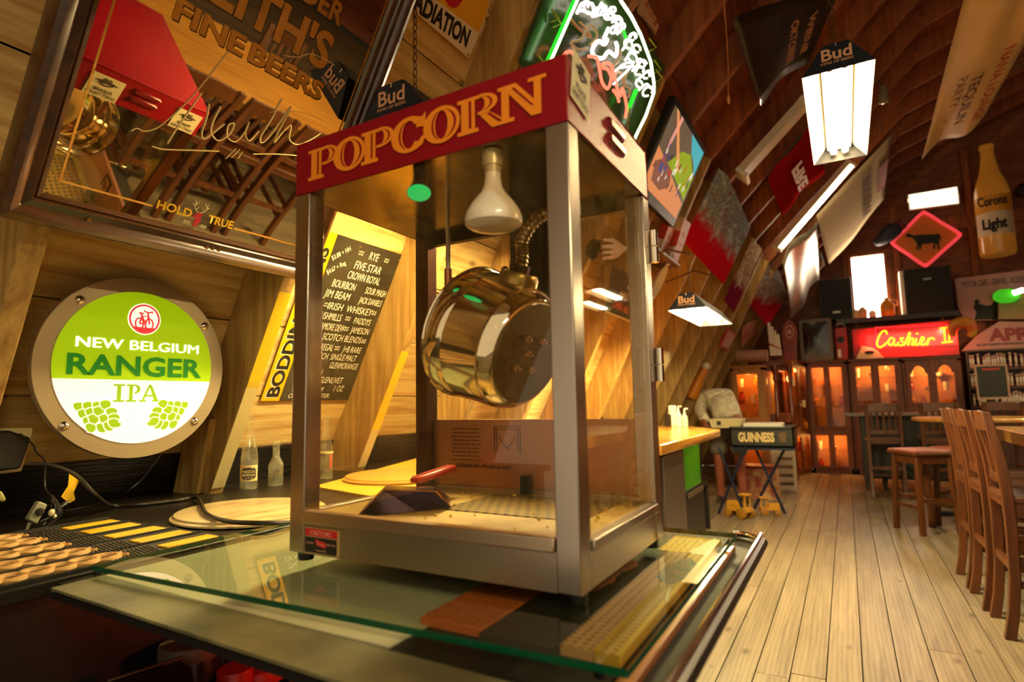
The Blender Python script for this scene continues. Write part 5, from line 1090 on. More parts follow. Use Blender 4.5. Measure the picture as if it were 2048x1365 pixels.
t = E('hanging_cable', 'loose lead slack between the rafters behind the big lamp', 'cord', tuple(U(1760, 180, PS(.05)))); g = G(); c = U(1766, 185, PS(.1)); g.lathe([(.03, -.06), (.035, 0), (.045, .02), (.04, .1), (.02, .11)], c, V((0, 0, -1)), 14); g.build('jar_bulb', mat('murky_bulb', '#8a8a70', .2), t); g = G(); g.tube(spline([U(1740, 150, PS(.1)), c+ZA*.06], 4), .006, 5); g.build('lead', M_BLACK, t)
# ================================================================== FAR END OF THE ROOM
YF = 9.35
def UY(px, py, y): return U(px, py, PY(y))
# ---- display cabinets with lamps inside
M_CGLASS = glass('cabinet_glass', '#fff4e0', .03, '#a07040'); M_WARMBACK = mat('cabinet_lining', '#b8742c', .6)
M_GW = glass('glassware', '#f4e8cc', .35, '#f0d8a0', gloss=1.6); M_GWA = mat('amber_glass', '#c87818', .15, coat=.6); M_GWR = mat('red_glass', '#a82410', .15, coat=.6); M_GWW = mat('pale_china', '#e8d8b8', .3)
PROTO = {}
def ware_proto(kind, m, prof):
    t = E(kind, '', 'glassware'); g = G(); g.lathe(prof, (0, 0, 0), n=12, cap=False); g.build('ware_body', m, t, top=(0, 0, 0)); PROTO[kind] = [t, False]; return t
for kind, m, prof in (('wine_goblet', M_GW, [(.03, 0), (.028, .003), (.004, .006), (.004, .06), (.03, .085), (.035, .12), (.03, .15)]), ('beer_tumbler', M_GWW, [(.028, 0), (.03, .002), (.036, .12), (.034, .12), (.027, .005), (0, .005)]),
                      ('amber_decanter', M_GWA, [(.035, 0), (.045, .01), (.045, .09), (.015, .12), (.013, .17), (.02, .175), (0, .176)]), ('red_vase', M_GWR, [(.03, 0), (.045, .05), (.03, .1), (.02, .12), (.03, .14), (0, .139)]), ('china_bowl', M_GWW, [(.022, 0), (.036, .03), (.05, .055), (.047, .055), (.03, .02), (0, .015)])):
    ware_proto(kind, m, prof)
WN = {'wine_goblet': 'clear wine goblet', 'beer_tumbler': 'pale tumbler', 'amber_decanter': 'amber decanter', 'red_vase': 'dark red vase', 'china_bowl': 'pale china bowl'}
def ware(kind, loc, where, rr):
    t, used = PROTO[kind]; l = WN[kind]+' on a lit shelf of '+where
    if not used: o = t; o.location = loc; PROTO[kind][1] = True
    else: o = dup(t, loc, rr.random()*6, sc=rr.uniform(.85, 1.15))
    o['label'] = l; o['category'] = 'glassware'; o['group'] = WN[kind]+'s in '+where; return o
def cabinet(label, p0, p1, dep, z0, z1, zm, nd, where, seed, arch=False, energy=5., m=None):
    "glazed cabinet: p0,p1 = front left and right foot (x,y)"
    m = m or M_CABW; rr = random.Random(seed); a, b = V((p0[0], p0[1], 0)), V((p1[0], p1[1], 0)); u = (b-a); w = u.length; u.normalize(); d = ZA.cross(u)
    t = E('display_cabinet', label, 'cabinet', tuple(a+u*w/2+d*dep/2+ZA*z0), 'glazed display cabinets along the far wall')
    def bx(g, x0, x1, y0, y1, c0, c1): g.obox(a+u*x0+d*y0+ZA*c0, u*(x1-x0), d*(y1-y0), ZA*(c1-c0))
    s = .035; g = G(); bx(g, 0, s, 0, dep, z0, z1); bx(g, w-s, w, 0, dep, z0, z1); bx(g, 0, w, 0, dep, z1-s, z1); bx(g, 0, w, 0, dep, z0, z0+.07); bx(g, s, w-s, .0, dep, zm-.03, zm+.03); bx(g, 0, w, -.025, dep, z1, z1+.03)
    g.build('carcass', m, t, smooth=False)
    g = G(); bx(g, s, w-s, dep-.012, dep, z0+.07, z1-s); g.build('lining', M_WARMBACK, t, smooth=False)
    tiers = [(z0+.07, zm-.03, 1), (zm+.03, z1-s, 2)] if zm > z0+.2 else [(zm+.03, z1-s, 2)]
    for (c0, c1, ns) in tiers:
        for k in range(ns): 
            zz = c0+(c1-c0)*(k+1)/(ns+1) if k or ns else c0
            g = G(); bx(g, s, w-s, .03, dep-.012, zz-.006, zz+.006); g.build('glass_shelf', M_CLEAR, t, smooth=False)
        dw = (w-2*s)/nd; f = min(.05, dw*.17)
        for k in range(nd):
            x = s+dw*k; g = G(); bx(g, x, x+f, -.02, 0, c0, c1); bx(g, x+dw-f, x+dw, -.02, 0, c0, c1); bx(g, x+f, x+dw-f, -.02, 0, c0, c0+f); bx(g, x+f, x+dw-f, -.02, 0, c1-f, c1)
            if arch and ns == 2:
                xm = x+dw/2; hw = dw/2-f
                for sg in (-1, 1):
                    pts = [a+u*(xm+sg*hw)-d*.0+ZA*(c1-f)] + [a+u*(xm+sg*hw*(1-q))+ZA*(c1-f-.11+.11*(math.sin(q*math.pi/2) if q > .35 else .0)) for q in (0, .2, .36, .5, .7, 1.)]
                    g.prism(pts, d*-.02)
            dr = g.build('door', m, t, smooth=False)
            g = G(); bx(g, x+f, x+dw-f, -.012, -.008, c0+f, c1-f); g.build('door_pane', M_CGLASS, dr, smooth=False)
            g = G(); g.ball(a+u*(x+(dw-f/2 if k % 2 == 0 else f/2))-d*.028+ZA*((c0+c1)/2), .011, 5); g.build('knob', mat('brass_knob', '#b88a3a', .25, 1.), dr)
        for k in range(ns+1):
            zz = c0+(c1-c0)*k/(ns+1)+(.0065 if k else .001); x = s+.07
            while x < w-s-.06:
                kd = rr.choice(['wine_goblet', 'beer_tumbler', 'wine_goblet', 'amber_decanter', 'china_bowl', 'beer_tumbler', 'red_vase'])
                ware(kd, tuple(a+u*x+d*rr.uniform(.12, dep-.1)+ZA*zz), where, rr); x += rr.uniform(.13, .2)
        l = bpy.data.lights.new('cabinet_lamp', 'POINT'); l.energy = energy*(.9 if ns == 2 else .8); l.color = (1, .52, .16); l.shadow_soft_size = .04
        o = bpy.data.objects.new('cabinet_lamp', l); COL.objects.link(o); o.location = a+u*w/2+d*.07+ZA*(c1-.04); o.parent = t; o.location -= t.location
    return t
zt = UY(1690, 724, YF).z; zm = UY(1660, 862, YF).z
X = lambda px: UY(px, 850, YF).x
cabinet('narrow angled glazed cabinet left of the tall lit cabinet', (U(1590, 955, PZ(0)).x, 8.80), (X(1618), YF-.02), .10, 0, zt, zm, 2, 'the narrow angled cabinet', 1)
cabinet('tall lit glazed cabinet with four doors left of the bar end', (X(1620), YF), (X(1703), YF), .42, 0, zt, zm, 2, 'the tall four door cabinet', 2, energy=12)
cabinet('wide lit glazed cabinet below the red neon sign', (X(1706), YF), (X(1813), YF), .42, 0, zt, .95, 2, 'the wide cabinet below the neon', 3, energy=14)
cabinet('glazed cabinet with arched door tops at the right end of the row', (X(1815), YF), (X(1934), YF), .42, 0, zt-.02, .95, 2, 'the arched cabinet', 4, arch=True, energy=14)
# oak wall cabinet and bow fronted carved cabinet
YO = 7.55; a, b = UY(1467, 848, YO), UY(1527, 735, YO)
cabinet('honey oak cabinet with two glass panels behind the black folding table', (a.x, YO), (b.x, YO), .35, a.z-.8, b.z, a.z-.0, 1, 'the honey oak cabinet', 5, energy=5, m=wood('honey_oak', '#c8842c', '#945a18', 'Z', .4, coat=.3))
t = E('carved_cabinet', 'bow fronted carved dark cabinet with polished columns left of the lit cabinets', 'cabinet', (-.10, 8.3, 0))
c0 = UY(1560, 900, 8.1); zc = UY(1560, 722, 8.1).z; cx, cy, R = c0.x-.16, 8.36, .32
def arc(r, z, n=12): return [V((cx+r*math.cos(q), cy+r*math.sin(q), z)) for q in [math.radians(-115+190*k/n) for k in range(n+1)]]
g = G()
for z0, z1, r in ((0, .12, R+.03), (.12, .16, R), (.80, .92, R+.015), (zc-.14, zc-.06, R), (zc-.06, zc-.02, R+.05), (zc-.02, zc, R+.07)): g = G(); g.loft([arc(r, z0)+[V((cx-.2, cy+.1, z0))], arc(r, z1)+[V((cx-.2, cy+.1, z1))]]); g.build('moulding', M_CABW, t)
pass
g = G(); g.loft([arc(R-.02, .16), arc(R-.02, zc-.14)], closed=False); g.build('curved_pane', M_CGLASS, t)
g = G(); g.loft([arc(R-.2, .16), arc(R-.2, zc-.14)], closed=False); g.build('lining', M_WARMBACK, t)
for q in (-95, -60, -10, 45):
    q = math.radians(q); p = (cx+(R+.012)*math.cos(q), cy+(R+.012)*math.sin(q), 0); g = G()
    g.lathe([(.035, .12), (.035, .2), (.024, .23), (.028, .5), (.024, .78), (.034, .8), (.034, .92), (.026, .95), (.03, 1.25), (.024, zc-.3), (.04, zc-.24), (.03, zc-.2), (.045, zc-.15), (.045, zc-.06)], p, n=14); g.build('carved_column', mat('polished_mahogany', '#7a3418', .18, coat=.7), t)
l = bpy.data.lights.new('cabinet_lamp', 'POINT'); l.energy = 4; l.color = (1, .5, .15); l.shadow_soft_size = .05; o = bpy.data.objects.new('cabinet_lamp', l); COL.objects.link(o); o.parent = t; o.location = V((cx+.22, cy-.02, zc-.25))-t.location
ys = 7.95
g = G(); a, b = UY(1472, 714, ys), UY(1536, 712, ys); r = .085; g.lathe([(r*.8, 0), (r, .01), (r, (b-a).length-.01), (r*.8, (b-a).length), (r*.5, (b-a).length-.005)], a, b-a, 20); tag(g.build('rolled_mat', mat('pink_roll', '#b88a78', .5)), 'pinkish rolled mat lying above the honey oak cabinet', 'mat')
for i, (px, h, lb) in enumerate(((1543, 66, 'leftmost'), (1549, 58, 'second'), (1555, 50, 'third'), (1561, 42, 'shortest'))):
    a = UY(px, 712, 8.05); b = UY(px-6, 712-h, 8.1); t = E('poster_roll', 'rolled white poster standing on the carved cabinet, %s of the four' % lb, 'poster', tuple(a), 'rolled posters on the carved cabinet'); g = G(); g.cyl(a, b, .02, n=14); g.build('paper_roll', mat('poster_paper', '#f0e0d0', .5), t)
    g = G(); q = a+(b-a)*.3; g.cyl(q, q+(b-a)*.06, .0212, n=14); g.build('rubber_band', M_REDINK, t)
# ---- loft shelf above the cabinets with speakers, jars
zs = UY(1800, 630, 9.5).z; xa, xb = UY(1672, 640, 9.35).x, UY(1922, 620, 9.35).x
t = E('loft_shelf', 'long dark shelf under the gable window carrying the loudspeakers', 'shelf', ((xa+xb)/2, 9.55, zs-.07))
g = G(); g.box(xa, xb, 9.50, 9.89, zs-.07, zs); g.build('shelf_board', mat('dark_shelf', '#2a1a14', .35), t, smooth=False)
for px in (1712, 1885):
    g = G(); p = UY(px, 640, 9.6); g.box(p.x-.02, p.x+.02, 9.6, 9.64, zt+.03, zs-.07); g.build('shelf_post', M_RAFTR, t, smooth=False)
def speaker(x0, x1, top, y, label, side=False):
    t = E('loudspeaker', label, 'loudspeaker', ((x0+x1)/2, y+.18, zs), 'black loudspeakers on the loft shelf')
    g = G(); g.box(x0, x1, y+.012, y+.38, zs+.001, top); g.build('cabinet_box', mat('speaker_shell', '#161a1c', .5), t, bevel=.006)
    g = G(); g.box(x0+.02, x1-.02, y, y+.012, zs+.02, top-.02); g.build('grille', mat('speaker_cloth', '#1c2628', .8, bump=.4, bscale=300), t, smooth=False)
    g = G(); g.box((x0+x1)/2-.05, (x0+x1)/2+.05, y-.003, y, zs+(top-zs)*(.72 if side else .16), zs+(top-zs)*(.72 if side else .16)+.03); g.build('maker_badge', mat('badge_grey', '#8a8a84', .3, .8), t, smooth=False)
    if side: g = G(); g.box(x0-.05, x0-.001, y+.03, y+.36, zs+.001, top-.01); lab(g.build('pale_side', M_WHITE, t, smooth=False), 'white side panel')
    return t
a, b = UY(1636, 562, 9.5), UY(1701, 560, 9.5); speaker(a.x, b.x, a.z, 9.5, 'plain black loudspeaker left of the bright gable window')
a, b = UY(1806, 540, 9.5), UY(1900, 532, 9.5); speaker(a.x, b.x, a.z, 9.5, 'larger black loudspeaker with white side right of the bright gable window', True)
for px, h, r, c, lb in ((1712, .13, .05, '#c8b89a', 'small pale jar at the left of the window ledge'), (1726, .16, .06, '#d0b080', 'taller beige jar in front of the window'), (1745, .10, .05, '#e8d8c0', 'low white tub in front of the window')):
    c_ = UY(px, 630, 9.5); t = E('jar', lb, 'jar', (c_.x, 9.5, zs), 'jars in front of the gable window'); g = G(); g.lathe([(r*.9, 0), (r, .01), (r, h*.75), (r*.7, h*.85), (r*.7, h), (0, h)], (c_.x, 9.5, zs+.001), n=18); g.build('jar_body', mat('jar'+c[1:], c, .4), t)
c_ = UY(1775, 630, 9.5); t = E('orange_jug', 'orange jug standing at the right of the bright window', 'jug', (c_.x, 9.5, zs)); g = G(); g.lathe([(.085, 0), (.095, .02), (.095, .16), (.06, .22), (.035, .24), (.035, .27), (0, .27)], (c_.x, 9.5, zs+.001), n=20); g.build('jug_body', mat('orange_jug', '#e08a1c', .35), t); g = G(); g.tube(spline([(c_.x+.09, 9.5, zs+.14), (c_.x+.14, 9.5, zs+.16), (c_.x+.12, 9.5, zs+.22), (c_.x+.04, 9.5, zs+.235)], 5), .012, 6); g.build('jug_handle', mat('orange_jug', '#e08a1c', .35), t)
# ---- row on top of the cabinets: oval sign, tube television, cola cooler, red neon panel
ZC = zt+.031
t = E('tube_television', 'old grey tube television standing on top of the tall cabinet', 'television', tuple(UY(1632, 716, 9.25)))
a, b = UY(1596, 640, 9.3), UY(1668, 716, 9.3); zb = ZC
g = G(); g.box(a.x, b.x, 9.32, 9.4, zb, a.z); g.loft([[V((x, 9.4, z)) for x, z in ((a.x+.03, zb+.03), (b.x-.03, zb+.03), (b.x-.03, a.z-.03), (a.x+.03, a.z-.03))], [V((x, 9.60, z)) for x, z in ((a.x+.12, zb+.03), (b.x-.12, zb+.03), (b.x-.12, a.z-.12), (a.x+.12, a.z-.12))]]); g.build('casing', mat('tv_grey', '#6a5a52', .45), t, bevel=.01)
g = G(); n = 6; g.loft([[V((a.x+.05+(b.x-a.x-.1)*i/n, 9.318-.012*math.sin(math.pi*i/n)*math.sin(math.pi*j/n), zb+.10+(a.z-zb-.15)*j/n)) for i in range(n+1)] for j in range(n+1)], closed=False); g.build('screen', mat('tube_glass', '#1c1a18', .12, coat=.6), t)
g = G(); 
for k in range(4): g.ball((a.x+.1+.06*k, 9.316, zb+.05), .01, 4)
g.build('control_knobs', M_BLACK, t)
t = E('oval_crest_sign', 'red oval topped collecting box with white crest beside the tube television', 'sign', tuple(UY(1578, 715, 8.6)))
yy = 8.55; pts = [(1566, 716), (1592, 716), (1592, 690), (1594, 665), (1590, 650), (1581, 640), (1572, 642), (1566, 652), (1564, 670), (1566, 690)]
cp = [UY(*p, yy) for p in pts]
for p in cp[:2]: p.z = zc+.001
g = G(); g.prism(cp, (0, .12, 0)); g.build('box_body', mat('crest_red', '#8a2018', .3, coat=.4), t, smooth=False)
g = G(); c = UY(1579, 664, yy-.004); g.tube([c+XA*.05*math.cos(q)+ZA*.09*math.sin(q) for q in [2*math.pi*k/18 for k in range(18)]], .008, 5, True); g.ball(c+ZA*.0, .022, 5, (1, .3, 1.6)); g.build('crest', mat('crest_cream', '#d8b89a', .4), t)
for z in (690, 700): g = G(); g.cyl(UY(1566, z, yy-.003), UY(1592, z, yy-.003), .006, n=6); g.build('chrome_band', M_CHROME, t)
t = E('cola_cooler', 'small red drinks cooler with handle beside the tube television', 'cooler', tuple(UY(1683, 716, 9.4)))
a, b = UY(1669, 656, 9.36), UY(1697, 716, 9.36); g = G(); g.box(a.x, b.x, 9.37, 9.48, ZC, a.z); g.build('cooler_body', mat('cola_red', '#b01c20', .35), t, bevel=.012)
g = G(); g.tube(spline([(a.x+.01, 9.42, a.z), (a.x+.04, 9.42, a.z+.05), (b.x-.04, 9.42, a.z+.05), (b.x-.01, 9.42, a.z)], 5), .008, 6); g.build('handle', M_STEELX, t)
g = G(); c = V(((a.x+b.x)/2-.01, 9.366, ZC+(a.z-ZC)*.62)); g.lathe([(.05, 0), (.05, .003), (0, .003)], c, -YA, 20); g.build('round_badge', M_INK, t); g = G(); g.box(a.x+.02, a.x+.06, 9.366, 9.369, ZC+.04, ZC+.16); g.build('white_stripe', M_WHITE, t, smooth=False)
t = E('red_neon_panel', 'red lit panel with yellow neon handwriting reading Cashier above the cabinets', 'neon sign', tuple(UY(1815, 716, 9.4)))
yy = 9.42; a, b, c, d = UY(1704, 660, yy), UY(1706, 716, yy), UY(1915, 712, yy), UY(1912, 640, yy); pz = min(b.z, c.z); 
g = G(); g.prism([V((a.x, yy, ZC)), V((d.x, yy, ZC)), V((d.x, yy, d.z)), V((a.x, yy, a.z))], (0, .03, 0)); g.build('red_panel', mat('red_panel', '#c81c24', .35, var='#a01018', vscale=3), t, smooth=False)
CN = lambda x, y, k=.03: UY(1560+x/3.791, 640+y/3.791, yy-k)
g = G(); g.prism([CN(728, 85, .014), CN(728, 205, .014), CN(1335, 200, .014), CN(1335, 45, .014)], (0, .01, 0)); g.build('backing_plate', mat('neon_maroon', '#6a1414', .3, coat=.4), t, smooth=False)
g = G(); NYL = glow('neon_yellow', '#ffb020', 2.6)
strokes = [((812, 110), (800, 85), (770, 95), (745, 140), (735, 185), (755, 210), (785, 195), (825, 160)), ((860, 140), (835, 140), (822, 175), (840, 195), (862, 165), (868, 145), (862, 185), (880, 195), (900, 170)),
           ((940, 140), (915, 140), (920, 160), (935, 175), (925, 195), (895, 190)), ((940, 195), (965, 140), (985, 95), (970, 195), (985, 150), (1005, 140), (1010, 160), (1000, 190), (1025, 185)), ((1035, 140), (1028, 185), (1045, 190), (1065, 165)), ((1062, 170), (1092, 150), (1080, 130), (1065, 160), (1075, 190), (1105, 180), (1120, 160)), ((1128, 138), (1122, 165), (1116, 193)), ((1120, 168), (1134, 146), (1154, 138), (1172, 150))]
for s in strokes: g.tube(spline([CN(*p) for p in s], 5), .011, 7)
g.ball(CN(1040, 105), .014, 5)
g.build('cashier_script_tube', NYL, t)
g = G()
for s in (((1210, 65), (1300, 55)), ((1225, 175), (1310, 165)), ((1245, 65), (1252, 172)), ((1280, 60), (1285, 168))): g.tube([CN(*p) for p in s], .010, 7)
g.build('numeral_tube', NYL, t)
g = G(); g.tube([CN(720, 60, .04), CN(1290, 40, .04)], .006, 6); g.tube([CN(725, 230, .04), CN(725, 60, .04)], .006, 6); g.build('panel_frame_tube', glow('neon_pinkred', '#ff2a30', 2.2), t)
l = bpy.data.lights.new('neon_glow', 'AREA'); l.energy = 9; l.color = (1, .10, .06); l.shape = 'RECTANGLE'; l.size = 1.1; l.size_y = .2; o = bpy.data.objects.new('neon_glow', l); COL.objects.link(o); o.parent = t; o.location = CN(1000, 140, .10)-t.location; o.rotation_euler = (math.radians(90), 0, 0)
t = E('small_poster', 'small pale poster with dark animal picture leaning on the red neon panel', 'poster', tuple(UY(1735, 716, 9.36))); g = G(); g.prism([UY(1712, 718, 9.37), UY(1770, 718, 9.37), UY(1752, 698, 9.40), UY(1724, 692, 9.40)], (0, .006, 0)); g.build('paper', M_CREAM, t, smooth=False)
g = G(); g.ball(UY(1739, 705, 9.365), .045, 6, (1.4, .12, .6)); g.build('animal_picture', M_INK, t)
# ---- gable wall: light box, cow sign, bottle, parrot, posters
t = E('light_box', 'long white lit sign box hanging on the gable above the cow sign', 'light box', tuple(UY(1866, 420, 9.7)))
q = [UY(1818, 420, 9.65), UY(1920, 407, 9.65), UY(1916, 373, 9.65), UY(1815, 390, 9.65)]; g = G(); g.prism(q, (0, .10, 0)); g.build('box_shell', M_WHITE, t, smooth=False)
c = sum(q, V((0, 0, 0)))/4; g = G(); g.prism([c+(p-c)*.95-YA*.003 for p in q], (0, .002, 0)); g.build('lit_face', glow('light_box_face', '#ffeccb', 2.2), t, smooth=False)
text('box_lettering', 'P I V I T A', mat('faint_print', '#d89a70', .5, es=1.2, ecol='#e8b890'), t, UY(1866, 399, 9.645), (q[1]-q[0]), (q[3]-q[0]), width=.62, height=.06)
t = E('cow_crossing_sign', 'orange diamond cow crossing sign edged with pink rope light on the gable', 'sign', tuple(UY(1852, 533, 9.75)))
CW = lambda x, y, k=0: UY(1560+x/3.592, 360+y/3.592, 9.72-k)
dia = [CW(1045, 625), CW(1300, 395), CW(1030, 230), CW(800, 455)]; g = G(); g.prism(dia, (0, .01, 0)); g.build('plate', mat('cow_orange', '#d8781c', .45), t, smooth=False)
g = G(); rp = []
for i in range(4):
    a, b = dia[i], dia[(i+1) % 4]; c = sum(dia, V((0, 0, 0)))/4; rp += [a+(b-a)*.08, a+(b-a)*.5, a+(b-a)*.92]
rp = spline(rp, 24, True); g.tube([p-YA*.02 for p in rp], [.022+.004*(k % 2) for k in range(len(rp))], 6, True); g.build('rope_light', mat('rope_pink', '#d84848', .4, es=.5, ecol='#ff4a50'), t)
g = G(); cow = [(905, 395), (925, 382), (940, 392), (960, 400), (1010, 395), (1080, 392), (1140, 388), (1152, 395), (1158, 440), (1152, 445), (1146, 415), (1143, 450), (1146, 500), (1133, 500), (1128, 460), (1118, 460), (1112, 500), (1098, 497), (1106, 455), (1060, 460), (1020, 462), (1012, 500), (1000, 505), (1000, 468), (990, 505), (978, 508), (985, 460), (970, 440), (955, 420), (935, 412), (915, 415), (903, 405)]
g.prism([CW(*p, .002) for p in cow], (0, -.002, 0)); g.build('cow_silhouette', M_INK, t, smooth=False)
t = E('toy_parrot', 'dark blue and red toy bird perched left of the cow sign', 'toy', tuple(UY(1775, 480, 9.6)))
PT = lambda x, y: UY(1560+x/3.592, 360+y/3.592, 9.6); g = G(); pts = spline([PT(680, 460), PT(740, 425), PT(790, 380), PT(840, 345), PT(870, 320)], 4); n = len(pts); g.tube(pts, [.02+.10*math.sin(math.pi*min(1, (i+.6)/n))**.8 for i in range(n)], 10); g.build('bird_body', mat('bird_blue', '#1c2a3a', .6), t)
g = G(); g.ball(PT(868, 325), .08, 7); g.build('bird_head', mat('bird_red', '#6a1c20', .6), t); g = G(); g.tube([PT(895, 320), PT(912, 345)], [.035, .004], 6); g.build('beak', M_CREAM, t)
g = G(); 
for k in range(3): g.tube([PT(720+k*14, 455), PT(690+k*14, 470)], .012, 5)
g.build('claws', M_CREAM, t)
t = E('giant_beer_bottle', 'giant inflatable amber beer bottle with cream label hanging on the gable at far right', 'bottle', tuple(UY(1993, 515, 9.5)))
yy = 9.45; bb, bt_ = UY(1997, 512, yy), UY(1972, 292, yy); ax = bt_-bb; H = ax.length; kx = (UY(2033, 470, yy)-UY(1958, 480, yy)).length/2
prof = [(.0, 0), (.92, .005), (1, .03), (1, .52), (.96, .58), (.80, .66), (.58, .74), (.46, .82), (.38, .90), (.36, .97), (.42, .972), (.42, 1.), (0, 1.)]
g = G(); g.lathe([(r*kx, h*H) for r, h in prof], bb, ax, 28); g.build('bottle_body', mat('amber_vinyl', '#c88428', .25, coat=.5, es=.10, ecol='#e09030', var='#a86418', vscale=2), t)
def band(z0, z1, m, name, half=1.25):
    d = (EYE-bb); d = (d-ax*d.dot(ax)/ax.length_squared).normalized(); s = ax.normalized().cross(d); g = G(); g.loft([[bb+ax*z+(d*math.cos(q)+s*math.sin(q))*(kx*1.012) for q in [-half+2*half*k/12 for k in range(13)]] for z in (z0, z1)], closed=False); return g.build(name, m, t), d, s
l1, d, s = band(.17, .37, mat('bottle_label', '#e8d8c0', .5), 'white_label'); l2, d, s = band(.37, .52, mat('bottle_gold', '#e8a838', .45), 'gold_label')
text('label_lettering', 'Light', M_INK, l1, bb+ax*.22+d*kx*1.03, s, ax, width=kx*1.3, height=.14, bold=.04); text('label_lettering', 'Corona', mat('corona_navy', '#2a2018', .5), l2, bb+ax*.425+d*kx*1.03, s, ax, width=kx*1.55, height=.13, bold=.03)
text('label_lettering', 'Light', M_INK, l1, bb+ax*.22+d*kx*1.03, s, ax, width=kx*1.3, height=.14, bold=.04)
g = G(); yy2 = 9.6; a = UY(2044, 385, yy2); g.lathe([(.06, 0), (.09, .04), (.09, .14), (.05, .18), (0, .18)], a, -YA, 18); tag(g.build('spotlight', M_BLACK), 'small black spotlight at the right edge beside the giant bottle', 'lamp')
t = E('rodeo_banner', 'pale rodeo banner with dark riders on the far wall at right', 'banner', tuple(UY(1980, 640, 9.7)))
RB = lambda x, y, k=0: UY(1560+x/3.592, 360+y/3.592, 9.7-k)
g = G(); g.prism([RB(1320, 1010), RB(2100, 1010), RB(2100, 605), RB(1255, 710), RB(1275, 900)], (0, .006, 0)); g.build('vinyl', mat('rodeo_vinyl', '#c89a94', .45), t, smooth=False)
a, b = RB(1310, 775, .004), RB(1770, 735, .004); text('banner_lettering', 'MOTOR CARS - GRAVEL - RODEO', M_INK, t, (a+b)/2, b-a, ZA, width=(b-a).length, height=.09, bold=.04)
g = G(); g.prism([RB(*p, .002) for p in ((1395, 1005), (1410, 960), (1400, 930), (1385, 925), (1400, 895), (1395, 870), (1412, 858), (1432, 865), (1430, 890), (1480, 905), (1520, 900), (1545, 860), (1575, 875), (1580, 1005))], (0, -.002, 0)); g.prism([RB(*p, .002) for p in ((1495, 855), (1525, 830), (1560, 822), (1560, 832), (1530, 842))], (0, -.002, 0)); g.build('rider_silhouette', M_INK, t, smooth=False)
t = E('green_gold_sign', 'green and gold lit beer sign in front of the rodeo banner', 'sign', tuple(UY(2025, 640, 9.5)))
g = G(); g.prism([RB(1570, 1000, .15), RB(1800, 1000, .15), RB(1800, 800, .15), RB(1640, 790, .15), RB(1570, 815, .15)], (0, .06, 0)); g.build('sign_box', mat('gold_panel', '#a8782c', .4, var='#6a8a1c', vscale=3), t, smooth=False)
g = G(); g.ball(RB(1625, 835, .17), .13, 8, (1.15, .2, .8)); g.build('green_flash', glow('sign_green_glow', '#3aa81c', .9), t); g = G(); g.tube([RB(1675, 815, .24), RB(1750, 790, .24)], .035, 8); g.build('white_tube', glow('sign_white_glow', '#fff6d8', 4.), t)
t = E('april_banner', 'pink toned banner lettered APRIL hanging below the rodeo banner', 'banner', tuple(UY(1985, 700, 9.6)))
AB = lambda x, y, k=0: UY(1880+x/4.547, 520+y/4.547, 9.58-k)
g = G(); g.prism([AB(195, 830), AB(1050, 795), AB(1050, 570), AB(540, 560), AB(330, 690)], (0, .006, 0)); g.build('vinyl', mat('april_vinyl', '#d89a94', .45), t, smooth=False)
a, b = AB(445, 735, .004), AB(800, 725, .004); text('banner_lettering', 'APRIL', mat('april_red', '#a02c30', .5), t, a, b-a, ZA, width=.62, height=.17, align='L', bold=.05)
a, b = AB(330, 785, .004), AB(780, 765, .004); text('banner_lettering', 'ALL DAY RODEO PARADE SHOW', M_INK, t, (a+b)/2, b-a, ZA, width=(b-a).length, height=.03, bold=.03)
t = E('inflatable_macaw', 'red and yellow curved inflatable toy hanging at the right end of the neon panel', 'toy', tuple(UY(1920, 700, 9.35)))
g = G(); pts = spline([AB(120, 700, .25), AB(110, 640, .25), AB(140, 590, .25), AB(210, 570, .25), AB(280, 590, .25), AB(300, 650, .25), AB(270, 700, .25)], 4); n = len(pts); g.tube(pts, [.03+.05*math.sin(math.pi*(i+.5)/n) for i in range(n)], 8); g.build('toy_body', mat('toy_red', '#c8482c', .4, var='#d8a83a', vscale=5), t)
# ---- shelf of tapes and the framed slate
t = E('tape_shelf', 'dark shelf packed with reddish tapes at the right edge of the far wall', 'shelf', tuple(UY(1990, 830, 9.6)))
x0, x1 = UY(1940, 760, 9.5).x, UY(2060, 760, 9.5).x; z0, z1 = UY(1990, 815, 9.5).z, UY(1990, 700, 9.5).z; g = G(); zz = [z0+(z1-z0)*k/3 for k in range(4)]
for z in zz: g.box(x0, x1, 9.5, 9.8, z-.012, z+.012)
g.box(x0-.02, x0, 9.5, 9.8, 0, z1); g.box(x0, x1, 9.8, 9.82, 0, z1); g.build('case', M_DKWOOD, t, smooth=False)
t0 = E('video_tape', 'tape with red or dark spine on the shelf behind the framed slate', 'tape', (0, 0, 0), 'tapes on the far shelf'); g = G(); g.box(-.014, .014, 0, .12, 0, .19); g.build('tape_case', striped('tape_print', '#8a2a24', '#c8a090', 4.3, 'Z'), t0, smooth=False); g = G(); g.box(-.01, .01, -.001, 0, .06, .15); g.build('spine_label', M_WHITE, t0, smooth=False)
rr = random.Random(3); k = 0
for z in zz[:3]:
    x = x0+.03
    while x < x1-.03:
        if k == 0: o = t0; o.location = (x, 9.53, z+.0125)
        else: o = dup(t0, (x, 9.53+rr.random()*.03, z+.0125))
        o.scale = (1, 1, rr.uniform(.85, 1.1)); k += 1; x += rr.choice((.031, .032, .06))
t = E('framed_slate', 'black slate in a pale wooden frame with one red line at far right', 'board', tuple(UY(1985, 800, 8.9)))
q = [UY(1955, 800, 8.9), UY(2021, 798, 8.9), UY(2013, 728, 8.9), UY(1947, 730, 8.9)]; c = sum(q, V((0, 0, 0)))/4
g = G(); g.prism([c+(p-c)*.9-YA*.004 for p in q], (0, .01, 0)); g.build('slate', M_INK, t, smooth=False)
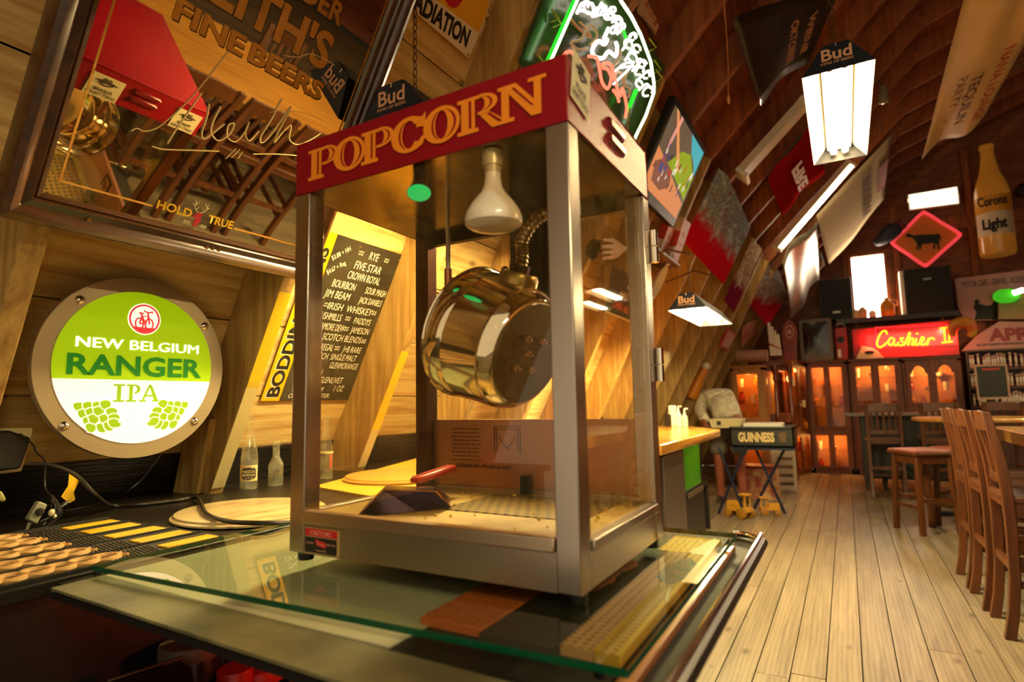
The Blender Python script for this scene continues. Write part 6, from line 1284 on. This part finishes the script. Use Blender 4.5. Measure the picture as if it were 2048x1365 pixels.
for i in range(4):
    a, b = q[i], q[(i+1) % 4]; g = G(); g.prism([a, b, c+(b-c)*.88, c+(a-c)*.88], (0, -.02, 0)); g.build('frame_side', mat('pale_frame', '#b08a78', .45), t, smooth=False)
g = G(); g.obox(c+ZA*.15-YA*.006-XA*.09, (.18, 0, 0), (0, 0, .025), (0, -.001, 0)); g.build('red_line', M_REDINK, t, smooth=False)
g = G(); p = UY(1985, 815, 8.95); g.box(p.x-.03, p.x+.03, 8.92, 8.98, 0, q[0].z); g.box(p.x-.2, p.x+.2, 8.8, 9.1, 0, .03); g.build('stand', M_BLACKW, t, smooth=False)
# ================================================================== FURNITURE
def chair_proto():
    "tall slat backed chair, faces +x, back legs at x=0"
    t = E('bar_chair', '', 'chair', (0, 0, 0)); W2 = .158; prof = [(-.035, 0), (-.012, .12), (.006, .28), (.012, .5), (.010, .66), (.002, .78), (-.018, .92), (-.040, 1.05)]
    for s in (-1, 1):
        g = G(); g.loft([[(x-.021*k, s*W2-.019, z), (x+.023*k, s*W2-.019, z), (x+.023*k, s*W2+.019, z), (x-.021*k, s*W2+.019, z)] for (x, z), k in zip(prof, (1, .95, .95, 1, 1, .95, .9, .8))]); g.build('back_leg', M_CHAIR, t, bevel=.004)
        g = G(); g.loft([[(.385+d, s*W2-.018, z), (.42+d, s*W2-.018, z), (.42+d, s*W2+.018, z), (.385+d, s*W2+.018, z)] for z, d in ((0, .01), (.6, 0))]); g.build('front_leg', M_CHAIR, t, bevel=.003)
        for z in (.25, .36): g = G(); g.box(.02, .40, s*W2-.01, s*W2+.01, z-.015, z+.015); g.build('side_stretcher', M_CHAIR, t, smooth=False)
        g = G(); g.box(.02, .4, s*W2-.01, s*W2+.01, .56, .62); g.build('seat_rail', M_CHAIR, t, smooth=False)
    g = G(); g.prism([(-.01, -W2-.01, .622), (.44, -W2-.035, .622), (.455, 0, .622), (.44, W2+.035, .622), (-.01, W2+.01, .622)], (0, 0, .03)); g.build('seat', M_DKWOOD, t, bevel=.006)
    g = G(); g.loft([[(x, y, z), (x+.02, y, z), (x+.02, y, z+h), (x, y, z+h)] for y, x, z, h in [(-W2, -.037, .955, .085), (-W2*.5, -.046, .955, .095), (0, -.049, .955, .10), (W2*.5, -.046, .955, .095), (W2, -.037, .955, .085)]]); g.build('top_rail', M_CHAIR, t, bevel=.004)
    g = G(); g.loft([[(x, y, z), (x+.018, y, z), (x+.018, y, z+.045), (x, y, z+.045)] for y, x, z in [(-W2, .002, .705), (0, -.012, .705), (W2, .002, .705)]]); g.build('lower_back_rail', M_CHAIR, t, bevel=.003)
    g = G(); g.box(-.005, .015, -W2, W2, .60, .66); g.build('back_seat_rail', M_CHAIR, t, smooth=False)
    g = G(); g.box(-.008, .012, -W2, W2, .31, .345); g.build('back_stretcher', M_CHAIR, t, smooth=False)
    g = G(); g.box(.39, .41, -W2, W2, .19, .22); g.build('footrest', M_CHAIR, t, smooth=False)
    for k in range(5):
        y = -W2+.04+(2*W2-.08)*k/4; bow = -.012*(1-abs(k-2)/2.2); g = G(); g.loft([[(x+bow, y-.013, z), (x+.012+bow, y-.013, z), (x+.012+bow, y+.013, z), (x+bow, y+.013, z)] for x, z in ((.004, .745), (-.012, .86), (-.034, .96))]); g.build('back_slat', M_CHAIR, t, smooth=False)
    return t
CH = chair_proto(); used = [False]
def place_chair(x, y, rz, label, group='slat backed bar chairs'):
    if not used[0]: o = CH; used[0] = True; o.location = (x, y, 0); o.rotation_euler = (0, 0, rz)
    else: o = dup(CH, (x, y, 0), rz)
    o['label'] = label; o['category'] = 'chair'; o['group'] = group; return o
place_chair(1.435, 3.08, 0.0, 'nearest slat backed bar chair at the right edge, back to the aisle')
place_chair(1.415, 3.49, .02, 'second slat backed bar chair in the row along the aisle')
place_chair(1.405, 3.90, .02, 'third slat backed bar chair in the row along the aisle, farthest of the three')
place_chair(2.86, 3.1, math.pi, 'slat backed bar chair across the long table at the right edge')
place_chair(2.86, 3.9, math.pi, 'slat backed bar chair across the far end of the long table')
place_chair(1.165, 7.17, math.pi/2, 'dark slat backed bar chair standing at the black cabinet, left of the two')
place_chair(1.68, 7.17, math.pi/2, 'dark slat backed bar chair standing at the black cabinet, right of the two')
place_chair(2.25, 7.3, math.pi/2, 'slat backed bar chair by the framed slate at the far right')
for y_, w_ in ((2.0, 'first'), (1.6, 'second'), (1.2, 'third')): place_chair(1.50, y_, 0, 'slat backed bar chair at the near end of the long table, %s from the middle' % w_)
place_chair(2.84, 2.3, math.pi, 'near slat backed bar chair on the far side of the long table'); 
t = E('long_table', 'long thick edged wooden bar table at the right edge', 'table', (2.1, 2.6, 0))
g = G(); g.prism(rrect(1.625, 2.62, .6, 4.32, .06, .848), (0, 0, .072)); g.build('table_top', M_TABLE, t, bevel=.004)
for y in (1.2, 3.7): 
    g = G(); g.box(2.05, 2.19, y-.07, y+.07, .04, .848); g.build('pedestal', M_DKWOOD, t, smooth=False)
    g = G(); g.box(1.80, 2.44, y-.05, y+.05, 0, .04); g.box(2.07, 2.17, y-.3, y+.3, 0, .04); g.build('foot', M_DKWOOD, t, smooth=False)
t = E('round_table', 'round topped pale wooden bar table behind the pink seated stool', 'table', (1.86, 6.2, 0))
g = G(); g.lathe([(.49, .885), (.505, .892), (.505, .912), (.495, .92), (0, .92)], (1.86, 6.25, 0), n=48); g.build('table_top', M_TABLE, t)
g = G(); g.lathe([(.05, .03), (.045, .3), (.06, .8), (.12, .885)], (1.86, 6.25, 0), n=16); g.build('pedestal', M_BLACKW, t)
g = G(); g.box(1.5, 2.22, 6.21, 6.29, 0, .035); g.box(1.82, 1.90, 5.89, 6.61, 0, .035); g.build('foot', M_BLACKW, t, smooth=False)
def stool_proto():
    t = E('bar_stool', 'square wooden bar stool with pinkish seat pad in the aisle', 'stool', (0, 0, 0), 'square wooden bar stools'); h = .67
    for sx in (-1, 1):
        for sy in (-1, 1):
            g = G(); g.loft([[(sx*(.145+o)+a*.019, sy*(.145+o)+b*.019, z) for a, b in ((-1, -1), (1, -1), (1, 1), (-1, 1))] for z, o in ((0, .012), (h-.03, -.01))]); g.build('leg', M_CHAIR, t, bevel=.003)
    for z in (.20, .26):
        for q in ((0,) if z < .21 else (1,)):
            for s in (-1, 1): g = G(); (g.box(-.14, .14, s*.145-.01, s*.145+.01, z, z+.03) if q == 0 else g.box(s*.145-.01, s*.145+.01, -.14, .14, z, z+.03)); g.build('stretcher', M_CHAIR, t, smooth=False)
    g = G()
    for s in (-1, 1): g.box(-.14, .14, s*.135-.01, s*.135+.01, h-.10, h-.03); g.box(s*.135-.01, s*.135+.01, -.14, .14, h-.10, h-.03)
    g.build('apron', M_CHAIR, t, smooth=False)
    g = G(); g.box(-.18, .18, -.18, .18, h-.03, h-.008); g.build('seat_board', M_CHAIR, t, bevel=.004)
    g = G(); g.box(-.172, .172, -.172, .172, h-.008, h+.012); g.build('seat_pad', mat('pink_vinyl', '#b87868', .3, var='#8a4a40', vscale=9), t, bevel=.006); return t
s = stool_proto(); s.location = (1.335, 5.395, 0); s.rotation_euler = (0, 0, math.radians(-59))
dup(s, (1.66, 5.75, 0), math.radians(-35), 'second square bar stool with pinkish pad tucked behind the first, by the round table')
t = E('black_sideboard', 'black wooden cabinet with pale top edge standing behind the dark chairs', 'cabinet', (1.3, 7.85, 0))
g = G(); g.box(.94, 2.05, 7.74, 8.15, .14, .885); g.build('body', mat('black_cabinet', '#1a1c1a', .5), t, bevel=.006)
g = G(); g.box(.775, 2.2, 7.66, 8.20, .889, .925); g.build('top', mat('grey_top', '#6a625a', .25), t, bevel=.006)
for x in (.95, 1.14, 1.84, 2.0):
    for y in (7.76, 8.1): g = G(); g.loft([[(x+a*r, y+b*r, z) for a, b in ((0, 0), (1, 0), (1, 1), (0, 1))] for z, r in ((0, .03), (.14, .05))]); g.build('leg', mat('black_cabinet', '#1a1c1a', .5), t, smooth=False)
# ---- work counter on the left, and what stands under and on it
t = E('work_counter', 'honey coloured wooden work counter with thick edge beyond the popcorn machine', 'counter', (-.45, 3.2, 0))
g = G(); g.prism([(-.86, 2.17, .868), (.022, 2.17, .868), (.022, 3.70, .868), (-.30, 4.22, .868), (-.86, 4.22, .868)], (0, 0, .052)); g.build('counter_top', wood('honey_counter', '#d89a40', '#a86a24', 'Y', .22, coat=.7, var=.1), t, bevel=.006)
g = G(); g.box(-.80, -.62, 2.3, 4.1, 0, .868); g.build('counter_base', M_BLACKW, t, smooth=False)
t = E('steel_fridge', 'grey steel fridge cabinet below the wooden work counter', 'fridge', (-.3, 2.9, 0)); x = -.06; y1 = U(1366, 980, PX(x)).y
g = G(); g.box(-.60, x, 2.4, y1, .05, .855); g.build('fridge_body', mat('grey_steel', '#5a5148', .35, .6), t, bevel=.008)
g = G(); g.box(x+.001, x+.02, 2.42, y1-.02, .09, .84); g.build('fridge_door', mat('grey_steel_door', '#6a6056', .32, .5), t, bevel=.004)
g = G(); g.box(-.58, x-.03, 2.42, y1-.03, 0, .05); g.build('plinth', M_BLACK, t, smooth=False)
t = E('green_cooler', 'bottle cooler with glowing green front below the end of the work counter', 'cooler', tuple(U(1382, 985, PX(-.2)))); xx = -.18
ya, yb = U(1366, 930, PX(xx)).y, U(1400, 930, PX(xx)).y; z0, z1 = U(1385, 975, PX(xx)).z, U(1385, 885, PX(xx)).z
g = G(); g.box(-.58, xx-.004, ya, yb+.10, .0, .862); g.build('cooler_body', M_BLACK, t, smooth=False)
g = G(); g.box(xx-.003, xx+.002, ya+.02, yb-.01, z0, z1); g.build('green_front', mat('green_front', '#4a8a10', .3, es=.22, ecol='#4a9a0c', var='#2c5a08', vscale=6), t, smooth=False)
g = G(); g.box(xx+.003, xx+.02, ya+.02, yb-.01, z0-.05, z0-.02); g.build('chrome_rail', M_STEELY, t, smooth=False)
t = E('low_stand', 'black low metal stand beside the black folding table', 'stand', (-.35, 4.75, 0)); p = U(1416, 1058, PZ(0)); zt_ = U(1405, 962, PY(p.y)).z
g = G(); g.prism([(p.x-.42, p.y-.55, zt_-.03), (p.x+.02, p.y-.55, zt_-.03), (p.x+.02, p.y+.02, zt_-.03), (p.x-.42, p.y+.02, zt_-.03)], (0, 0, .03)); g.build('stand_top', M_BLACKW, t, smooth=False)
for dx in (-.40, 0):
    for dy in (-.53, 0): g = G(); g.box(p.x+dx-.02, p.x+dx+.02, p.y+dy-.02, p.y+dy+.02, 0, zt_-.03); g.build('leg', M_BLACKW, t, smooth=False)
for px, h, r, c, lb, pump in ((1338, .10, .03, '#1a1612', 'short black dispenser on the work counter', 0), (1347, .17, .028, '#d8cdb0', 'tall white carton on the work counter beside the black dispenser', 0), (1358, .13, .026, '#a8b4b8', 'pump bottle of clear gel on the work counter, left of the two', 1), (1370, .11, .026, '#b8c0a8', 'pump bottle of clear gel on the work counter, right of the two', 1)):
    c_ = U(px, 853, PZ(.9205)); t = E('pump_bottle' if pump else 'dispenser', lb, 'bottle' if pump else 'dispenser', tuple(c_)); g = G(); g.lathe([(r*.95, 0), (r, .005), (r, h*.7), (r*.5, h*.82), (r*.35, h)], c_, n=16) if pump else g.box(c_.x-r, c_.x+r, c_.y-r, c_.y+r, c_.z, c_.z+h); g.build('body', mat('disp'+c[1:], c, .25), t, bevel=0 if pump else .006)
    if pump: g = G(); g.cyl(c_+ZA*h, c_+ZA*(h+.03), .006); g.tube([c_+ZA*(h+.03), c_+ZA*(h+.033)+V((.03, -.01, 0))], .006, 6); g.build('pump', M_WHITE, t)
t = E('plastic_pipe', 'orange plastic horn standing between the rafters above the work counter', 'horn', tuple(U(1395, 800, PR(.02)))); g = G(); g.tube([U(1383, 795, PR(-.05)), U(1398, 760, PR(-.05)), U(1409, 738, PR(-.05))], [.075, .05, .045], 12); g.build('horn_body', mat('orange_horn', '#e0881c', .4), t); g = G(); g.ball(U(1411, 733, PR(-.05)), .05, 6); g.build('white_tip', M_WHITE, t)
g = G(); p = U(1325, 722, PR(-.03)); g.tube([p-RE*.1, p+RE*.02, p+RE*.1], [.05, .07, .03], 10); tag(g.build('cream_bell', M_CREAM), 'cream plastic bell hanging between rafters right of the popcorn machine hinge', 'bell')
# ---- folding table (black tub on crossed blue legs)
yg = 5.45; A_, B_ = U(1461, 893, PY(yg)), U(1586, 853, PY(yg)); zb, zt2 = A_.z, U(1520, 854, PY(yg)).z
t = E('folding_table', 'black tub table lettered GUINNESS on crossed blue metal legs', 'table', ((A_.x+B_.x)/2, yg+.2, 0))
g = G(); g.box(A_.x, B_.x, yg, yg+.46, zb, zb+.012)
for a in ((A_.x, B_.x, yg, yg+.012), (A_.x, B_.x, yg+.448, yg+.46), (A_.x, A_.x+.012, yg, yg+.46), (B_.x-.012, B_.x, yg, yg+.46)): g.box(*a, zb, zt2)
g.box(A_.x-.0, B_.x, yg, yg+.46, zt2-.03, zt2-.02); g.build('tub', mat('tub_black', '#0e0f0e', .4), t, smooth=False)
wG = (B_.x-A_.x); text('tub_lettering', 'GUINNESS', mat('guinness_cream', '#e0c488', .5), t, (A_.x+wG*.42, yg-.001, zb+(zt2-zb)*.26), XA, ZA, width=wG*.57, height=(zt2-zb)*.46, bold=.045)
g = G(); hx = A_.x+wG*.82; hz = zb+(zt2-zb)*.24; hh = (zt2-zb)*.5
g.prism([(hx-.02, yg-.001, hz), (hx+.03, yg-.001, hz), (hx+.045, yg-.001, hz+hh), (hx+.03, yg-.001, hz+hh*.9), (hx+.01, yg-.001, hz+hh), (hx-.03, yg-.001, hz+hh*.8)], (0, -.001, 0)); g.build('harp_emblem', mat('harp_brown', '#5a4220', .5), t, smooth=False)
M_BLUEM = mat('blue_metal', '#1c2440', .35, .4)
for (p0, p1, yy) in (((1436, 1030), (1492, 893), 5.46), ((1495, 1042), (1436, 893), 5.34), ((1516, 1003), (1572, 893), 5.86), ((1572, 1032), (1512, 900), 5.70)):
    b0 = U(*p0, PY(yy)); b1 = U(*p1, PY(yy)); 
    if b1.z > zb: b1 = b0+(b1-b0)*((zb-b0.z)/(b1.z-b0.z))
    b0 = b0+(b1-b0)*((.012-b0.z)/(b1.z-b0.z)); g = G(); g.cyl(b0, b1, .0135, n=10); g.build('leg', M_BLUEM, t)
g = G(); g.box(A_.x+.01, B_.x-.01, yg+.03, yg+.43, zb-.035, zb-.001); g.build('under_frame', M_BLUEM, t, smooth=False)
t = E('cream_bin', 'cream plastic bin standing in the black tub table', 'bin', ((A_.x+.1), yg+.15, zt2)); x0, x1 = U(1424, 850, PY(yg+.25)).x, U(1489, 850, PY(yg+.25)).x; z1 = U(1455, 838, PY(yg+.2)).z
g = G(); zq = zt2-.0195; g.loft([[(x0+.02, yg+.10, zq), (x1-.02, yg+.10, zq), (x1-.02, yg+.36, zq), (x0+.02, yg+.36, zq)], [(x0, yg+.08, z1), (x1, yg+.08, z1), (x1, yg+.38, z1), (x0, yg+.38, z1)], [(x0+.01, yg+.09, z1), (x1-.01, yg+.09, z1), (x1-.01, yg+.37, z1), (x0+.01, yg+.37, z1)], [(x0+.03, yg+.11, zq+.01), (x1-.03, yg+.11, zq+.01), (x1-.03, yg+.35, zq+.01), (x0+.03, yg+.35, zq+.01)]]); g.build('bin_body', M_CREAM, t, bevel=.004)
g = G(); g.box(x0+.08, x0+.12, yg+.078, yg+.082, z1-.06, z1-.02); g.build('bin_badge', M_INK, t, smooth=False)
g = G(); x2, x3 = x1+.012, U(1566, 850, PY(yg+.2)).x; g.box(x2, x3, yg+.06, yg+.36, zt2-.0195, zt2+.03); tag(g.build('white_tray', M_WHITE, bevel=.008), 'white plastic tray beside the cream bin in the black tub table', 'tray')
# toys and crates below it
def tractor(loc, label, s=1., rz=0):
    t = E('toy_tractor', label, 'toy', (0, 0, 0), 'yellow wooden toy vehicles'); m = mat('toy_yellow', '#c8902c', .45)
    g = G(); g.box(-.11, .10, -.035, .035, .05, .09); g.box(-.02, .10, -.03, .03, .09, .13); g.build('chassis', m, t, bevel=.004)
    g = G(); 
    for x in (-.10, -.04):
        for y in (-.03, .026): g.box(x, x+.008, y, y+.008, .09, .19)
    g.box(-.115, -.02, -.042, .042, .19, .20); g.build('cab', m, t, smooth=False)
    for x, r in ((-.07, .045), (.07, .032)):
        for y in (-.05, .05): g = G(); g.lathe([(r, -.012), (r, .012), (r*.5, .013), (r*.3, .018), (0, .018)], (x, y, r), YA*(1 if y > 0 else -1), 18); g.build('wheel', mat('toy_wheel', '#9a6a1c', .5), t)
    t.location = loc; t.rotation_euler = (0, 0, rz); t.scale = (s, s, s); return t
p = U(1478, 1035, PZ(0)); tractor((p.x, p.y, 0), 'yellow wooden toy tractor with cab under the black folding table', 1.15, 2.6)
p = U(1540, 1032, PZ(0)); tractor((p.x, p.y+.05, 0), 'smaller yellow toy vehicle right of the toy tractor under the folding table', .85, .3)
p = U(1525, 1000, PZ(0)); t = E('print_carton', 'patterned red and cream carton on the floor behind the folding table', 'carton', (p.x, p.y+.2, 0)); g = G(); g.box(p.x-.2, p.x+.16, p.y, p.y+.3, 0, .34); g.build('carton_body', mat('carton_print', '#a8402c', .5, var='#d8b080', vscale=14), t, smooth=False)
g = G(); g.box(p.x-.205, p.x+.165, p.y-.005, p.y+.305, .34, .37); g.build('carton_lid', mat('carton_lid', '#8a2c24', .5), t, smooth=False)
p = U(1572, 985, PZ(0)); t = E('white_crate', 'white slatted crate standing left of the glazed cabinets', 'crate', (p.x, p.y+.2, 0)); g = G()
for k in range(5): g.box(p.x-.14, p.x+.10, p.y, p.y+.012, .02+.1*k, .08+.1*k)
for x in (p.x-.15, p.x+.09): g.box(x, x+.02, p.y+.012, p.y+.3, 0, .52); 
g.box(p.x-.14, p.x+.1, p.y+.29, p.y+.3, 0, .52); g.box(p.x-.13, p.x+.09, p.y+.012, p.y+.29, 0, .012); g.build('crate_body', mat('crate_white', '#c8b8a0', .6), t, smooth=False)
# ---- the person bending behind the folding table
def skinned(name, mat_, parent, verts, edges, radii, root=0, levels=2):
    me = bpy.data.meshes.new(name); org = ORG.get(root_of(parent).name, V((0, 0, 0))); me.from_pydata([tuple(V(v)-org) for v in verts], edges, []); me.materials.append(mat_)
    o = bpy.data.objects.new(name, me); COL.objects.link(o); o.parent = parent
    sk = o.modifiers.new('skin', 'SKIN'); 
    for i, r in enumerate(radii): 
        d = me.skin_vertices[0].data[i]; d.radius = (r if isinstance(r, tuple) else (r, r)); d.use_root = (i == root)
    sb = o.modifiers.new('smooth', 'SUBSURF'); sb.levels = levels; sb.render_levels = levels; sk.use_smooth_shade = True; return o
yp = 6.15; hip = U(1458, 900, PY(yp)); hip.z = .90; sh = U(1432, 780, PY(yp+.30)); 
t = E('person', 'person in a pale checked shirt and grey shorts bending over behind the black folding table', 'person', (hip.x, yp, 0))
h = V((hip.x, yp, .92)); ws = h+V((-.02, .06, .14)); ch = V((sh.x+.01, yp+.22, sh.z-.12)); ne = V((sh.x, yp+.36, sh.z-.02)); hd = ne+V((-.04, .17, -.06))
vs = [h, ws, ch, ne, hd, hd+V((-.02, .09, -.05))]; ed = [(0, 1), (1, 2), (2, 3), (3, 4), (4, 5)]; ra = [.11, .10, (.13, .10), .055, .085, .07]
def chain(start, pts, rs):
    k = start
    for p, r in zip(pts, rs): vs.append(V(p)); ra.append(r); ed.append((k, len(vs)-1)); k = len(vs)-1
    return k
for s in (-1, 1): chain(0, [h+V((s*.10, .0, -.06)), h+V((s*.11, -.02, -.45)), h+V((s*.115, .03, -.84)), h+V((s*.115, .0, -.885)), h+V((s*.125, .13, -.895))], [.09, .058, .04, .035, .03])
LH = U(1412, 852, PY(yp-.28)); RH = V((h.x+.02, yp-.1, .98))
kL = chain(2, [ch+V((-.15, .04, .03)), (ch+V((-.15, .04, .03))+LH)/2+V((-.07, .02, -.02)), LH], [.055, .042, .03]); kR = chain(2, [ch+V((.14, .04, .02)), ch+V((.2, .14, -.22)), ch+V((.14, .3, -.4))], [.055, .042, .03])
for k, d in ((kL, V((.3, -.6, -.75)).normalized()), (kR, V((-.2, .7, -.7)).normalized())):
    w = vs[k]; sd = d.cross(ZA).normalized(); palm = chain(k, [w+d*.06], [.03])
    for f in range(4): chain(palm, [w+d*.09+sd*(f-1.5)*.02, w+d*(.125-.008*abs(f-1.3))+sd*(f-1.5)*.021-ZA*.006, w+d*(.145-.012*abs(f-1.3))+sd*(f-1.5)*.021-ZA*.02], [.010, .009, .008])
    chain(k, [w+d*.045+sd*.035, w+d*.075+sd*.05-ZA*.01], [.011, .009])
skinned('body', mat('skin', '#9a5440', .5), t, vs, ed, ra, 0, 1)
M_SHIRT = mat('checked_shirt', '#d8ccb0', .8)
nt = M_SHIRT.node_tree; tc = N(nt, 'ShaderNodeTexCoord'); ck = N(nt, 'ShaderNodeTexChecker', i_Scale=14.); ck.inputs[1].default_value = lin('#e4dac0'); ck.inputs[2].default_value = lin('#d0c6b0'); nt.links.new(tc.outputs['Object'], ck.inputs[0]); nt.links.new(ck.outputs[0], nt.nodes['Principled BSDF'].inputs['Base Color'])
sv = [h+V((0, 0, -.06)), ws, (ws+ch)/2, ch, ch+(ne-ch)*.55, ch+V((-.15, .04, .03)), vs[kL]+(ch+V((-.15, .04, .03))-vs[kL])*.55+V((-.06, .02, -.01)), vs[kL]+(ch+V((-.15, .04, .03))-vs[kL])*.16, ch+V((.14, .04, .02)), ch+V((.2, .14, -.22)), ch+V((.15, .28, -.37))]
skinned('shirt', M_SHIRT, t, sv, [(0, 1), (1, 2), (2, 3), (3, 4), (3, 5), (5, 6), (6, 7), (3, 8), (8, 9), (9, 10)], [.185, .165, .165, (.185, .15), .12, .085, .068, .055, .085, .065, .052], 0)
skinned('shorts', mat('grey_shorts', '#6a6058', .8), t, [h+V((0, 0, .05)), h+V((0, 0, -.08)), h+V((-.10, 0, -.15)), h+V((-.115, -.01, -.42)), h+V((.10, 0, -.15)), h+V((.115, -.01, -.42))], [(0, 1), (1, 2), (2, 3), (1, 4), (4, 5)], [.165, .16, .115, .10, .115, .10], 0)
g = G(); hc = vs[4]; g.ball(hc+V((-.01, .0, .012)), .098, 8, (1, 1.05, 1)); g.build('hair', mat('brown_hair', '#3a2414', .6), t)
for s in (-1, 1):
    f = h+V((s*.12, .05, -.92)); g = G(); g.loft([[f+V((x*k, y, z)) for x, z in ((-.042, 0), (.042, 0), (.045, .03), (.025, .07*q), (-.025, .07*q), (-.045, .03))] for y, k, q in ((-.08, .8, 1.1), (-.02, 1, 1.2), (.08, 1.05, .9), (.16, .7, .7))]); g.build('shoe', mat('dark_shoe', '#2a2018', .5), t)
